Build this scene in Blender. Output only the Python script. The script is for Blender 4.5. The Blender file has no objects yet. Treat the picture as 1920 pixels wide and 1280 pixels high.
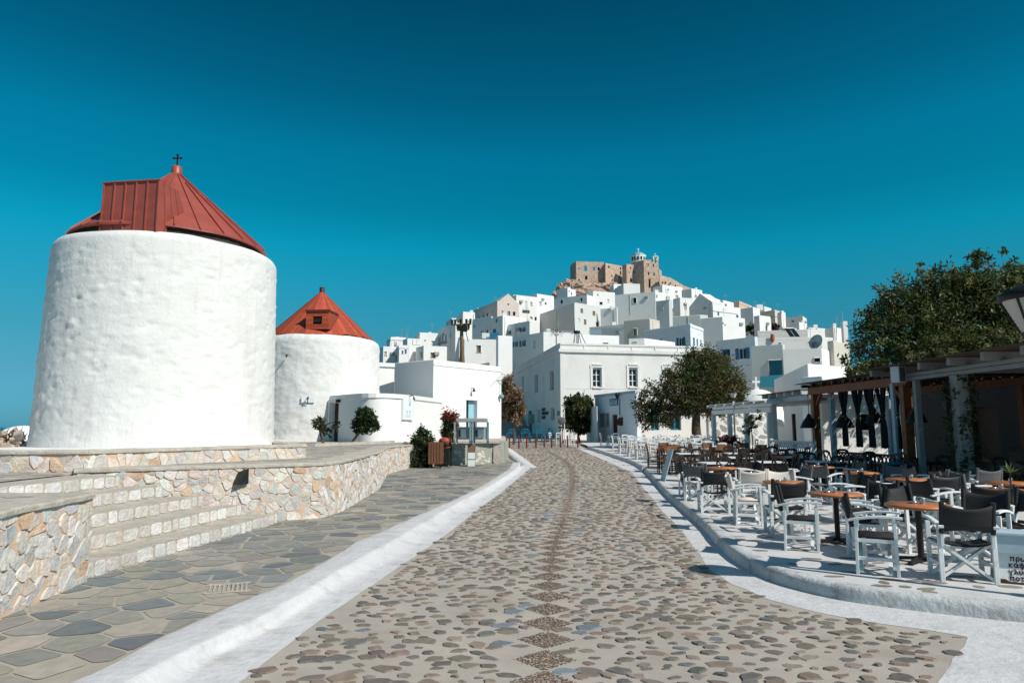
import bpy, bmesh, math, random
from mathutils import Vector, Matrix, noise, geometry
R = math.radians
rnd = random.Random(11)
sc = bpy.context.scene

# ------------------------------------------------------------------ camera
F = 1280.0
TH = math.atan(160.0 / F)
EYE = Vector((0, 0, 1.9))
cd = bpy.data.cameras.new('camera'); cam = bpy.data.objects.new('camera', cd)
sc.collection.objects.link(cam)
cam.location = EYE; cam.rotation_euler = (math.pi / 2 + TH, 0, 0)
cd.lens = 24; cd.sensor_width = 36; cd.clip_start = 0.05; cd.clip_end = 120000
sc.camera = cam

# ------------------------------------------------------------------ light
SUN_EL, SUN_AZ = 42.0, -37.0          # azimuth measured from +X towards +Y
sdir = Vector((math.cos(R(SUN_EL)) * math.cos(R(SUN_AZ)), math.cos(R(SUN_EL)) * math.sin(R(SUN_AZ)), math.sin(R(SUN_EL))))
sl = bpy.data.lights.new('sun', 'SUN'); sl.energy = 4.0; sl.angle = R(0.53); sl.color = (1.0, 0.95, 0.875)
so = bpy.data.objects.new('sun', sl); sc.collection.objects.link(so)
so.rotation_euler = sdir.to_track_quat('Z', 'Y').to_euler()

w = bpy.data.worlds.new('World'); sc.world = w; w.use_nodes = True
nt = w.node_tree; nt.nodes.clear()
sky = nt.nodes.new('ShaderNodeTexSky'); sky.sky_type = 'NISHITA'; sky.sun_disc = False
sky.sun_elevation = R(SUN_EL); sky.sun_rotation = R(90 - SUN_AZ)
sky.air_density = 1.0; sky.dust_density = 0.4; sky.ozone_density = 2.0
tc = nt.nodes.new('ShaderNodeTexCoord'); sp = nt.nodes.new('ShaderNodeSeparateXYZ')
nt.links.new(tc.outputs['Generated'], sp.inputs[0])
rp = nt.nodes.new('ShaderNodeValToRGB')
nt.links.new(sp.outputs['Z'], rp.inputs[0])
mx = nt.nodes.new('ShaderNodeMix'); mx.data_type = 'RGBA'; mx.blend_type = 'MULTIPLY'; mx.inputs[0].default_value = 1
nt.links.new(sky.outputs[0], mx.inputs[6]); nt.links.new(rp.outputs[0], mx.inputs[7])
bg = nt.nodes.new('ShaderNodeBackground'); bg.inputs[1].default_value = 0.12
nt.links.new(mx.outputs[2], bg.inputs[0])
wo = nt.nodes.new('ShaderNodeOutputWorld'); nt.links.new(bg.outputs[0], wo.inputs[0])
# clear deep-teal Aegean sky: tint of the sky model by elevation (z = sine of elevation)
SKY_TINT = [(0.0, (1, 1, 1)), (1.0, (1, 1, 1))]
SKY_TINT = [(0.0, (.10, .39, .72)), (.03, (.105, .395, .66)), (.07, (.125, .40, .56)), (.13, (.10, .48, .535)), (.25, (.012, .735, .745)), (.305, (.004, .645, .655)),
            (.373, (.004, .645, .69)), (.44, (.003, .50, .545)), (.55, (.003, .355, .41)), (.66, (.08, .42, .45)), (.80, (.55, .62, .60)), (1.0, (.95, .95, .90))]
SKY_TINT = [(p_, tuple(c * .86 for c in c_)) for p_, c_ in SKY_TINT]
els = rp.color_ramp.elements
els[0].position = SKY_TINT[0][0]; els[0].color = (*SKY_TINT[0][1], 1)
els[1].position = SKY_TINT[-1][0]; els[1].color = (*SKY_TINT[-1][1], 1)
for p_, c_ in SKY_TINT[1:-1]:
    e_ = els.new(p_); e_.color = (*c_, 1)

sc.view_settings.view_transform = 'Standard'; sc.view_settings.look = 'None'
sc.view_settings.exposure = 0.24; sc.view_settings.gamma = 1.0

# ------------------------------------------------------------------ geometry of the view used to plan positions
cT, sT = math.cos(TH), math.sin(TH)
def ray(px, py):
    u = (px - 960) / F; v = (640 - py) / F
    return Vector((u, cT - v * sT, sT + v * cT))
def at(px, py, Y):
    d = ray(px, py); return EYE + d * (Y / d.y)
def on(px, py, z):
    d = ray(px, py); return EYE + d * ((z - EYE.z) / d.z)
def g(y):                                   # the street climbs gently from 20 m on
    return 0.018 * max(0.0, y - 20.0)
def gp(px, py, dz=0.0):                     # point on the street surface raised by dz
    p = on(px, py, dz)
    if p.y > 20 or p.y < 0:
        d = ray(px, py)
        # EYE.z + t*dz = 0.018*(t*dy-20)+dz0
        t = (0.018 * -20 + dz - EYE.z) / (d.z - 0.018 * d.y)
        p = EYE + d * t
    return p

# ------------------------------------------------------------------ mesh building
class MB:
    def __init__(s): s.v = []; s.f = []; s.c = []; s.sm = []; s.M = None
    def add(s, vs, fs, col=None, smooth=False):
        b = len(s.v)
        if s.M is not None: vs = [s.M @ Vector(p) for p in vs]
        s.v += [tuple(p) for p in vs]
        for f in fs:
            s.f.append([b + i for i in f]); s.c.append(col); s.sm.append(smooth)
    def box(s, c, d, rz=0.0, col=None):
        cx, cy, cz = c; hx, hy, hz = d[0] / 2, d[1] / 2, d[2] / 2
        ca, sa = math.cos(rz), math.sin(rz)
        vs = []
        for z in (-hz, hz):
            for x, y in ((-hx, -hy), (hx, -hy), (hx, hy), (-hx, hy)):
                vs.append((cx + x * ca - y * sa, cy + x * sa + y * ca, cz + z))
        s.add(vs, HEX, col)
    def hexa(s, b4, t4, col=None):
        s.add(list(b4) + list(t4), HEX, col)
    def bar(s, p, q, w, h=None, up=(0, 0, 1), col=None):
        p = Vector(p); q = Vector(q); h = h or w
        d = (q - p).normalized(); u = Vector(up)
        if abs(d.dot(u)) > .97: u = Vector((1, 0, 0))
        sd = d.cross(u).normalized() * (w / 2); uu = sd.cross(d).normalized() * (h / 2)
        a = [p - sd - uu, p + sd - uu, p + sd + uu, p - sd + uu]
        b = [x + (q - p) for x in a]
        s.add(a + b, [(0, 3, 2, 1), (4, 5, 6, 7), (0, 1, 5, 4), (1, 2, 6, 5), (2, 3, 7, 6), (3, 0, 4, 7)], col)
    def ribbon(s, pts, w, h, up=(0, 0, 1), col=None):     # rectangular section swept along pts
        pts = [Vector(p) for p in pts]; n = len(pts); vs = []; fs = []
        for i, p in enumerate(pts):
            d = (pts[min(i + 1, n - 1)] - pts[max(i - 1, 0)]).normalized()
            u = Vector(up); sd = d.cross(u).normalized() * (w / 2); uu = sd.cross(d).normalized() * (h / 2)
            vs += [p - sd - uu, p + sd - uu, p + sd + uu, p - sd + uu]
        for i in range(n - 1):
            b = i * 4
            for k in range(4):
                fs.append((b + k, b + (k + 1) % 4, b + 4 + (k + 1) % 4, b + 4 + k))
        fs += [(0, 3, 2, 1), tuple(range(4 * n - 4, 4 * n))]
        s.add(vs, fs, col)
    def tube(s, pts, r, n=8, col=None, smooth=True):
        pts = [Vector(p) for p in pts]; m = len(pts)
        if not isinstance(r, (list, tuple)): r = [r] * m
        vs = []; fs = []; prev = None
        for i, p in enumerate(pts):
            d = (pts[min(i + 1, m - 1)] - pts[max(i - 1, 0)]).normalized()
            if prev is None:
                u = Vector((0, 0, 1)) if abs(d.z) < .9 else Vector((1, 0, 0))
                a = d.cross(u).normalized()
            else:
                a = (prev - d * prev.dot(d)).normalized()
            prev = a; b = d.cross(a)
            for k in range(n):
                t = 2 * math.pi * k / n
                vs.append(p + (a * math.cos(t) + b * math.sin(t)) * r[i])
        for i in range(m - 1):
            for k in range(n):
                fs.append((i * n + k, i * n + (k + 1) % n, (i + 1) * n + (k + 1) % n, (i + 1) * n + k))
        s.add(vs, fs, col, smooth)
        s.add(vs[:n], [tuple(reversed(range(n)))], col); s.add(vs[-n:], [tuple(range(n))], col)
    def lathe(s, prof, c=(0, 0, 0), n=24, col=None, smooth=True, a0=0.0):
        vs = []; fs = []; m = len(prof)
        for r, z in prof:
            for k in range(n):
                t = a0 + 2 * math.pi * k / n
                vs.append((c[0] + r * math.cos(t), c[1] + r * math.sin(t), c[2] + z))
        for i in range(m - 1):
            for k in range(n):
                fs.append((i * n + k, i * n + (k + 1) % n, (i + 1) * n + (k + 1) % n, (i + 1) * n + k))
        s.add(vs, fs, col, smooth)
        if prof[0][0] > 1e-4: s.add(vs[:n], [tuple(reversed(range(n)))], col)
        if prof[-1][0] > 1e-4: s.add(vs[-n:], [tuple(range(n))], col)
    def prism(s, poly, z0, z1, col=None, top=True, bottom=True):
        n = len(poly)
        if sum(poly[i][0] * poly[(i + 1) % n][1] - poly[(i + 1) % n][0] * poly[i][1] for i in range(n)) < 0:
            poly = list(reversed(poly))
        f0 = z0 if callable(z0) else (lambda x, y: z0); f1 = z1 if callable(z1) else (lambda x, y: z1)
        vs = [(p[0], p[1], f0(p[0], p[1])) for p in poly] + [(p[0], p[1], f1(p[0], p[1])) for p in poly]
        fs = [(i, (i + 1) % n, n + (i + 1) % n, n + i) for i in range(n)]
        if top: fs.append(tuple(range(n, 2 * n)))
        if bottom: fs.append(tuple(reversed(range(n))))
        s.add(vs, fs, col)
    def leaf(s, p, d, n, L, W, col):
        p = Vector(p); d = d.normalized(); sd = d.cross(n)
        if sd.length < 1e-3: sd = d.cross(Vector((1, .3, .2)))
        sd = sd.normalized() * (W / 2)
        s.add([p, p + d * L * .5 + sd, p + d * L, p + d * L * .5 - sd], [(0, 1, 2, 3)], col)
    def build(s, name, mat, parent=None, bevel=0.0, weld=False, seg=2, smooth_angle=None):
        me = bpy.data.meshes.new(name)
        off = Vector((0, 0, 0))
        if parent is not None: off = WL.get(parent.name, Vector((0, 0, 0)))
        else:
            xs = [p[0] for p in s.v]; ys = [p[1] for p in s.v]; zs = [p[2] for p in s.v]
            off = Vector(((min(xs) + max(xs)) / 2, (min(ys) + max(ys)) / 2, min(zs)))
        me.from_pydata([(p[0] - off.x, p[1] - off.y, p[2] - off.z) for p in s.v], [], s.f)
        me.polygons.foreach_set('use_smooth', s.sm)
        if any(c is not None for c in s.c):
            at_ = me.attributes.new('Col', 'FLOAT_COLOR', 'FACE')
            fl = []
            for c in s.c: fl += list(c or (.5, .5, .5)) + [1.0]
            at_.data.foreach_set('color', fl)
        me.update()
        if weld or bevel:
            bm = bmesh.new(); bm.from_mesh(me); bmesh.ops.remove_doubles(bm, verts=bm.verts, dist=1e-4)
            bm.to_mesh(me); bm.free()
        me.materials.append(mat)
        o = bpy.data.objects.new(name, me); sc.collection.objects.link(o)
        if parent is not None: o.parent = parent; WL[o.name] = off
        else: o.location = off; WL[o.name] = off
        if bevel:
            b = o.modifiers.new('bevel', 'BEVEL'); b.width = bevel; b.segments = seg; b.limit_method = 'ANGLE'; b.angle_limit = R(40)
        return o
HEX = [(0, 3, 2, 1), (4, 5, 6, 7), (0, 1, 5, 4), (1, 2, 6, 5), (2, 3, 7, 6), (3, 0, 4, 7)]
WL = {}                                          # where each object's local origin lies in the world

def tag(o, label=None, cat=None, group=None, kind=None):
    if label: o['label'] = label
    if cat: o['category'] = cat
    if group: o['group'] = group
    if kind: o['kind'] = kind
    return o
def thing(name, label, cat, loc=(0, 0, 0), group=None):
    o = bpy.data.objects.new(name, None); sc.collection.objects.link(o)
    o.location = loc; o.empty_display_size = .2; WL[o.name] = Vector(loc)
    return tag(o, label, cat, group)
def dup(o, loc, rz=0.0, label=None, group=None, parent=None):
    c = o.copy(); sc.collection.objects.link(c)
    if parent is not None: c.parent = parent
    else:
        c.location = loc; c.rotation_euler = (0, 0, rz); WL[c.name] = Vector(loc)
    if label: c['label'] = label
    if group: c['group'] = group
    for ch in list(o.children): dup(ch, None, parent=c)
    return c
class Proto:                                      # first placing moves the thing itself, later ones copy it
    def __init__(s, o): s.o = o; s.used = False
    def place(s, loc, rz, label, group=None):
        if not s.used:
            s.used = True; s.o.location = loc; s.o.rotation_euler = (0, 0, rz); s.o['label'] = label
            if group: s.o['group'] = group
            return s.o
        return dup(s.o, loc, rz, label, group)

# ------------------------------------------------------------------ materials
def mk(name, col=(.5, .5, .5), rough=.8, var=.12, scale=4.0, bump=0.0, bscale=30.0, attr=False, metal=0.0,
       stain=None, stain_amt=.5, stain_scale=1.5, detail=6, bdist=.02, streak=None, coat=0.0, spec=.3):
    m = bpy.data.materials.new(name); m.use_nodes = True
    t = m.node_tree; N = t.nodes; L = t.links
    b = N['Principled BSDF']; b.inputs['Roughness'].default_value = rough; b.inputs['Metallic'].default_value = metal
    b.inputs['Specular IOR Level'].default_value = spec
    if coat: b.inputs['Coat Weight'].default_value = coat
    co = N.new('ShaderNodeTexCoord')
    if attr:
        a = N.new('ShaderNodeAttribute'); a.attribute_name = 'Col'; src = a.outputs['Color']
    else:
        a = N.new('ShaderNodeRGB'); a.outputs[0].default_value = (*col, 1); src = a.outputs[0]
    if var:
        n1 = N.new('ShaderNodeTexNoise'); n1.inputs['Scale'].default_value = scale; n1.inputs['Detail'].default_value = detail
        n1.inputs['Roughness'].default_value = .65
        L.new(co.outputs['Object'], n1.inputs['Vector'])
        mr = N.new('ShaderNodeMapRange'); mr.inputs[1].default_value = .25; mr.inputs[2].default_value = .75
        mr.inputs[3].default_value = 1 - var; mr.inputs[4].default_value = 1 + var
        L.new(n1.outputs[0], mr.inputs[0])
        mu = N.new('ShaderNodeMix'); mu.data_type = 'RGBA'; mu.blend_type = 'MULTIPLY'; mu.inputs[0].default_value = 1
        L.new(src, mu.inputs[6]); L.new(mr.outputs[0], mu.inputs[7]); src = mu.outputs[2]
    if stain:
        n2 = N.new('ShaderNodeTexNoise'); n2.inputs['Scale'].default_value = stain_scale; n2.inputs['Detail'].default_value = 8
        n2.inputs['Roughness'].default_value = .7
        if streak:
            mp = N.new('ShaderNodeMapping'); mp.inputs['Scale'].default_value = streak
            L.new(co.outputs['Object'], mp.inputs['Vector']); L.new(mp.outputs[0], n2.inputs['Vector'])
        else: L.new(co.outputs['Object'], n2.inputs['Vector'])
        r2 = N.new('ShaderNodeMapRange'); r2.inputs[1].default_value = .52; r2.inputs[2].default_value = .72
        r2.inputs[3].default_value = 0; r2.inputs[4].default_value = stain_amt
        L.new(n2.outputs[0], r2.inputs[0])
        m2 = N.new('ShaderNodeMix'); m2.data_type = 'RGBA'
        L.new(r2.outputs[0], m2.inputs[0]); L.new(src, m2.inputs[6]); m2.inputs[7].default_value = (*stain, 1); src = m2.outputs[2]
    L.new(src, b.inputs['Base Color'])
    if bump:
        n3 = N.new('ShaderNodeTexNoise'); n3.inputs['Scale'].default_value = bscale; n3.inputs['Detail'].default_value = 8
        n3.inputs['Roughness'].default_value = .6
        L.new(co.outputs['Object'], n3.inputs['Vector'])
        bp = N.new('ShaderNodeBump'); bp.inputs['Strength'].default_value = bump; bp.inputs['Distance'].default_value = bdist
        L.new(n3.outputs[0], bp.inputs['Height']); L.new(bp.outputs[0], b.inputs['Normal'])
    return m
M = {}
M['mill'] = mk('mill_whitewash', (.72, .71, .685), .9, .06, 2.0, .55, 11, stain=(.60, .52, .49), stain_amt=.75, stain_scale=1.0, streak=(3.0, 3.0, .16), bdist=.03)
M['white'] = mk('whitewash', (.80, .79, .77), .9, .06, .6, .25, 4, stain=(.62, .60, .57), stain_amt=.30, stain_scale=.5)
M['white_old'] = mk('aged_whitewash', (.76, .74, .71), .9, .07, .5, .25, 4, stain=(.52, .47, .44), stain_amt=.5, stain_scale=.35, streak=(1.5, 1.5, .5))
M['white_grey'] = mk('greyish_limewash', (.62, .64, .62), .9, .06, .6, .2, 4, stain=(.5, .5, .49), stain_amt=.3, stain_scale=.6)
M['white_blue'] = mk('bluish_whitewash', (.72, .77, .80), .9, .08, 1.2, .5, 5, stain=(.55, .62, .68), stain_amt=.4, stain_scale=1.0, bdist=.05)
M['cream'] = mk('cream_plaster', (.60, .56, .49), .9, .08, .6, .2, 4)
M['pink'] = mk('pink_plaster', (.62, .43, .36), .9, .08, .8, .2, 4)
M['pinkstone'] = mk('pinkish_masonry', (.66, .57, .52), .9, .18, 3.0, .5, 8, stain=(.5, .4, .35), stain_amt=.5, stain_scale=2.2)
M['castle'] = mk('castle_stone', (.54, .40, .31), .95, .30, .9, .9, 2.2, stain=(.33, .23, .175), stain_amt=.7, stain_scale=.7, bdist=.3)
M['rock'] = mk('brown_rock', (.48, .335, .26), .95, .35, .4, 1.0, .9, stain=(.2, .13, .1), stain_amt=.7, stain_scale=.35, bdist=.6)
M['earth'] = mk('dry_earth', (.36, .29, .22), .95, .3, .3, .8, 2, stain=(.2, .17, .12), stain_amt=.5, stain_scale=.2, bdist=.2)
M['sea'] = mk('sea_water', (.015, .10, .16), .25, .1, .001)
M['mortar_road'] = mk('road_mortar', (.405, .36, .31), .92, .18, 1.1, .8, 60, stain=(.30, .26, .22), stain_amt=.7, stain_scale=.8, bdist=.006)
M['cobble'] = mk('cobble_stone', rough=.75, var=.22, scale=18, bump=.6, bscale=45, attr=True, bdist=.006)
M['mosaic'] = mk('pebble_mosaic', rough=.7, var=.15, scale=40, bump=.3, bscale=90, attr=True, bdist=.004)
M['flag'] = mk('flagstone', rough=.8, var=.2, scale=7, bump=.4, bscale=25, attr=True, bdist=.008)
M['flag_mortar'] = mk('flag_mortar', (.375, .335, .275), .95, .15, 6, .4, 60, bdist=.005)
M['wallstone'] = mk('rubble_stone', rough=.92, var=.24, scale=9, bump=1.0, bscale=20, attr=True, bdist=.025, stain=(.56, .36, .25), stain_amt=.6, stain_scale=2.6)
M['wall_mortar'] = mk('peach_mortar', (.60, .43, .31), .95, .15, 5, .7, 40, bdist=.012, stain=(.62, .53, .45), stain_amt=.5, stain_scale=2.5)
M['coping'] = mk('grey_coping', (.47, .425, .365), .95, .26, 4, .9, 16, bdist=.03, stain=(.32, .285, .24), stain_amt=.7, stain_scale=2.2)
M['kerb_white'] = mk('white_kerb_paint', (.58, .575, .58), .85, .10, 2.5, .7, 10, stain=(.36, .34, .32), stain_amt=.7, stain_scale=2.2, bdist=.03)
M['kerb_worn'] = mk('worn_kerb_paint', (.52, .53, .53), .9, .16, 3, .8, 14, stain=(.24, .21, .19), stain_amt=.8, stain_scale=4, bdist=.03)
M['terrace'] = mk('white_terrace_paint', (.57, .565, .56), .85, .08, 2.5, .5, 14, stain=(.40, .37, .34), stain_amt=.55, stain_scale=1.6, bdist=.01)
M['shadewall'] = mk('shade_darkened_plaster', (.085, .08, .073), .9, .15, 2, .2, 8)  # wall colour darkened to hold the deep shade under the pergola
M['floorshade'] = mk('painted_floor_shade', (.07, .062, .055), .7, .2, 3)  # pergola shade put into the floor colour
M['spot'] = mk('bare_floor_stone', rough=.85, var=.2, scale=12, attr=True)
M['redmetal'] = mk('red_painted_metal', (.32, .072, .05), .45, .2, 2.0, .2, 6, stain=(.20, .045, .035), stain_amt=.75, stain_scale=1.3, spec=.5)
M['redwood'] = mk('red_painted_boards', rough=.6, var=.22, scale=5, bump=.4, bscale=20, attr=True)
M['darkgap'] = mk('dark_eave_gap', (.03, .025, .02), .9, .3, 3)  # near-black colour stands in for the shaded gap under the windmill eave
M['iron'] = mk('black_iron', (.022, .02, .02), .5, .2, 8, metal=.3)
M['bollard'] = mk('red_bollard_paint', (.13, .017, .014), .5, .2, 10)
M['teal'] = mk('teal_paint', (.012, .15, .21), .5, .15, 4)
M['blue'] = mk('blue_paint', (.03, .16, .30), .5, .15, 4)
M['lightblue'] = mk('light_blue_paint', (.30, .52, .62), .55, .1, 4)
M['browndoor'] = mk('brown_door', (.055, .022, .014), .5, .2, 6)
M['brownwood'] = mk('brown_wood', (.16, .07, .035), .6, .28, 5, .3, 25)
M['shutterbrown'] = mk('brown_shutter', (.21, .14, .09), .7, .2, 6)
M['beamwood'] = mk('stained_beam', (.20, .065, .025), .55, .3, 4, .3, 20)
M['darkwood'] = mk('dark_walnut_wood', (.035, .019, .012), .45, .25, 8, spec=.4)
M['tablewood'] = mk('orange_varnished_wood', (.46, .165, .058), .38, .2, 9, .15, 40, spec=.5)
M['midwood'] = mk('mid_brown_wood', (.24, .105, .05), .5, .25, 8)
M['chairwhite'] = mk('white_chair_paint', (.72, .74, .74), .5, .07, 12, stain=(.38, .34, .3), stain_amt=.5, stain_scale=14)
M['whitewood'] = mk('white_painted_timber', (.66, .67, .66), .65, .08, 3, .3, 18, stain=(.4, .37, .33), stain_amt=.45, stain_scale=4)
M['pergwood'] = mk('worn_shade_grey_timber', (.27, .268, .26), .75, .14, 3, .4, 18, stain=(.2, .17, .14), stain_amt=.5, stain_scale=4)  # white timber greyed to carry the pergola's shade; the stains are wear
M['discteal'] = mk('dull_teal', (.16, .30, .35), .6, .1, 6)
M['bluegrey'] = mk('blue_grey_paint', (.40, .50, .56), .65, .1, 4)
M['canvas_black'] = mk('black_canvas', (.022, .021, .022), .7, .25, 14)
M['canvas_grey'] = mk('grey_canvas', (.12, .115, .12), .85, .15, 14)
M['canvas_cream'] = mk('cream_canvas', (.62, .55, .49), .9, .08, 10)
M['rush'] = mk('rush_seat', (.36, .25, .13), .9, .25, 30)
M['reed'] = mk('reed_cover', (.17, .115, .08), .9, .3, 10)
M['curtain'] = mk('dark_curtain', (.022, .02, .022), .95, .3, 8)
M['glass'] = mk('dark_window_glass', (.012, .018, .02), .08, .0, spec=.5)
M['paneblue'] = mk('pale_blinds', (.36, .42, .45), .4, .15, 2)
M['pale'] = mk('pale_shutter', (.60, .60, .60), .7, .08, 3)
M['clear'] = mk('clear_panel', (.35, .47, .52), .1, .1, 3)
M['opening'] = mk('dark_interior', (.015, .013, .012), .95, .3, 2)
M['teal_dome'] = mk('teal_dome', (.10, .40, .47), .6, .15, 1.0)
M['concrete'] = mk('grey_green_concrete', (.33, .34, .29), .9, .14, 4, .4, 25)
M['pale_stone'] = mk('pale_set_stone', (.60, .55, .47), .9, .18, 12)
M['metalgrey'] = mk('grey_metal', (.40, .40, .38), .45, .12, 5, metal=.4)
M['plasticblack'] = mk('black_plastic', (.012, .014, .014), .5, .1)
M['binred'] = mk('red_lid', (.36, .07, .045), .5, .15, 6)
M['sign_white'] = mk('white_sign', (.74, .78, .80), .5, .05, 6)
M['ink'] = mk('dark_red_ink', (.07, .008, .008), .7, .0)
M['inkblue'] = mk('blue_ink', (.03, .10, .20), .6, .0)
M['inkdark'] = mk('dark_lettering', (.02, .025, .03), .6, .0)
M['leaf'] = mk('leaves', rough=.55, var=.15, scale=3, attr=True, spec=.35)
M['bark'] = mk('bark', (.095, .066, .048), .95, .35, 7, .8, 18)
M['terracotta'] = mk('terracotta', (.38, .12, .06), .8, .15, 8)
M['lampglass'] = mk('frosted_lamp_glass', (.50, .46, .42), .25, .1, 6)
M['steel'] = mk('steel', (.55, .55, .54), .3, .1, 6, metal=.9)
M['polewood'] = mk('weathered_pole', (.20, .125, .08), .9, .3, 5, .5, 20)
M['awning'] = mk('dark_awning', (.045, .055, .06), .9, .2, 3)

t_ = M['clear'].node_tree; tb_ = t_.nodes.new('ShaderNodeBsdfTransparent'); ms_ = t_.nodes.new('ShaderNodeMixShader'); ms_.inputs[0].default_value = .6
t_.links.new(t_.nodes['Principled BSDF'].outputs[0], ms_.inputs[1]); t_.links.new(tb_.outputs[0], ms_.inputs[2]); t_.links.new(ms_.outputs[0], t_.nodes['Material Output'].inputs['Surface'])
# leaves let some light through
def translucent(m, amt=.35):
    t = m.node_tree; b = t.nodes['Principled BSDF']; src = b.inputs['Base Color'].links[0].from_socket
    tr = t.nodes.new('ShaderNodeBsdfTranslucent'); t.links.new(src, tr.inputs[0])
    ms = t.nodes.new('ShaderNodeMixShader'); ms.inputs[0].default_value = amt
    t.links.new(b.outputs[0], ms.inputs[1]); t.links.new(tr.outputs[0], ms.inputs[2])
    t.links.new(ms.outputs[0], t.nodes['Material Output'].inputs['Surface'])
translucent(M['leaf'])

def vary(c, a=.15, r=rnd):
    k = 1 + r.uniform(-a, a); return tuple(max(0, x * k * (1 + r.uniform(-a, a) * .25)) for x in c)
# ================================================================== THE SETTING
def interp(xs, ys, x):
    if x <= xs[0]: return ys[0]
    for i in range(len(xs) - 1):
        if x <= xs[i + 1]:
            t = (x - xs[i]) / (xs[i + 1] - xs[i]); return ys[i] + t * (ys[i + 1] - ys[i])
    return ys[-1]
def line_x(pts):                                  # X as a function of Y along a polyline
    pts = sorted(((p[1], p[0]) for p in pts)); ys = [p[0] for p in pts]; xs = [p[1] for p in pts]
    def f(y):
        if y < ys[0]: return xs[0] + (xs[1] - xs[0]) / (ys[1] - ys[0]) * (y - ys[0])
        return interp(ys, xs, y)
    return f
def wob(x, y, a, s=1.0): return a * noise.noise(Vector((x * s, y * s, 3.7)))

SKYX = [600, 700, 760, 830, 900, 960, 1050, 1200, 1300, 1400, 1500, 1590, 1680, 1800]
SKYY = [690, 665, 650, 640, 600, 580, 545, 535, 560, 595, 630, 665, 740, 800]
def hill(x, y):
    if y < 70: return -50
    px = 960 + 1280 * x / y
    yp = max(690 - (y - 95) / .9, interp(SKYX, SKYY, px) + 14)
    if y > 262: return 1.9 + 262 * (800 - yp) / 1280 - (y - 262) * .5
    return 1.9 + y * (800 - yp) / 1280 - 3.2
def terrain(x, y):
    z = -0.10 + g(min(y, 90))
    t = min(1, max(0, (y - 74) / 22.0)); t = t * t * (3 - 2 * t)
    z = z * (1 - t) + hill(x, max(y, 95)) * t if t > 0 else z
    l = -17 - .14 * max(y, 0)
    if x < l: z -= (l - x) * .75 + min(1.2, (l - x) * .3)
    r = 46 + .52 * max(y, 0)
    if x > r: z -= (x - r) * .6
    if y < -14: z -= (-14 - y) * .6
    return z + (wob(x, y, 1.0, .12) if (y > 100 or x < l - 2) else 0)
mb = MB(); nx, ny = 122, 146
for j in range(ny + 1):
    for i in range(nx + 1):
        x = -120 + i * 3.0; y = -60 + j * 3.0; mb.v.append((x, y, terrain(x, y)))
for j in range(ny):
    for i in range(nx):
        a = j * (nx + 1) + i; mb.f.append([a, a + 1, a + nx + 2, a + nx + 1]); mb.c.append(None); mb.sm.append(True)
tag(mb.build('ground', M['earth']), kind='structure')
mb = MB(); S = 60000
mb.add([(-S, -S, -62), (S, -S, -62), (S, S, -62), (-S, S, -62)], [(0, 1, 2, 3)])
tag(mb.build('sea', M['sea']), kind='structure')

def sheet(name, poly, dz, mat, z=None, parent=None):
    pl = [Vector((p[0], p[1])) for p in poly]
    if sum(pl[i].x * pl[(i + 1) % len(pl)].y - pl[(i + 1) % len(pl)].x * pl[i].y for i in range(len(pl))) < 0: pl.reverse()
    V, E, Fc, _, _, _ = geometry.delaunay_2d_cdt(pl, [], [list(range(len(pl)))], 1, 1e-5)
    me = bmesh.new(); vs = [me.verts.new((p[0], p[1], 0)) for p in V]
    for f in Fc: me.faces.new([vs[i] for i in f])
    if z is None:
        bmesh.ops.bisect_plane(me, geom=me.verts[:] + me.edges[:] + me.faces[:], plane_co=(0, 20, 0), plane_no=(0, 1, 0), dist=1e-5)
    for v in me.verts: v.co.z = z if z is not None else g(v.co.y) + dz
    me.normal_update()
    for f in me.faces:
        if f.normal.z < 0: f.normal_flip()
    m = bpy.data.meshes.new(name); me.to_mesh(m); me.free(); m.materials.append(mat)
    o = bpy.data.objects.new(name, m); sc.collection.objects.link(o); WL[o.name] = Vector((0, 0, 0))
    return o

# --- street lines read from the photograph, as points on the street
left_inner = [gp(*p) for p in [(450, 1280), (560, 1192), (635, 1139), (760, 1055), (841, 999), (904, 949), (991, 880), (1000, 870)]]
left_outer = [gp(p[0], p[1], .12) for p in [(133, 1280), (267, 1213), (387, 1157), (513, 1103), (640, 1037), (669, 1017), (841, 942), (919, 902), (954, 880), (962, 868)]]
left_crest = [gp(p[0], p[1], .13) for p in [(240, 1280), (353, 1217), (500, 1150), (560, 1113), (735, 1014), (860, 942), (966, 881), (975, 870)]]
left_foot = [gp(p[0], p[1], .01) for p in [(340, 1280), (417, 1223), (560, 1146), (760, 1036), (872, 958), (975, 882), (986, 870)]]
right_outer = [gp(*p) for p in [(1085, 842), (1140, 866), (1183, 884), (1211, 920), (1246, 962), (1284, 1003), (1331, 1068), (1373, 1094), (1442, 1123), (1527, 1147), (1634, 1166), (1741, 1181), (1818, 1194)]]
right_foot = [gp(*p) for p in [(1098, 840), (1150, 857), (1198, 877), (1262, 943), (1310, 985), (1339, 1022), (1372, 1055), (1416, 1079), (1484, 1100), (1544, 1113), (1655, 1132), (1920, 1160), (2400, 1198)]]
right_top = [gp(p[0], p[1], .15) for p in [(1103, 837), (1152, 852), (1202, 871), (1266, 930), (1321, 973), (1353, 1005), (1397, 1038), (1463, 1068), (1553, 1091), (1655, 1107), (1920, 1134), (2400, 1168)]]
LI, LO, LC, LF = line_x(left_inner), line_x(left_outer), line_x(left_crest), line_x(left_foot)
RO, RF, RT = line_x(right_outer), line_x(right_foot), line_x(right_top)

road = [(-7, -4), (9, -4), (16, 8), (16, 30), (9, 47), (9, 78), (-14, 78), (-14, 47), (-3, 47), (-3, 30)]
tag(sheet('road', road, 0.0, M['mortar_road']), kind='structure')

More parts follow.
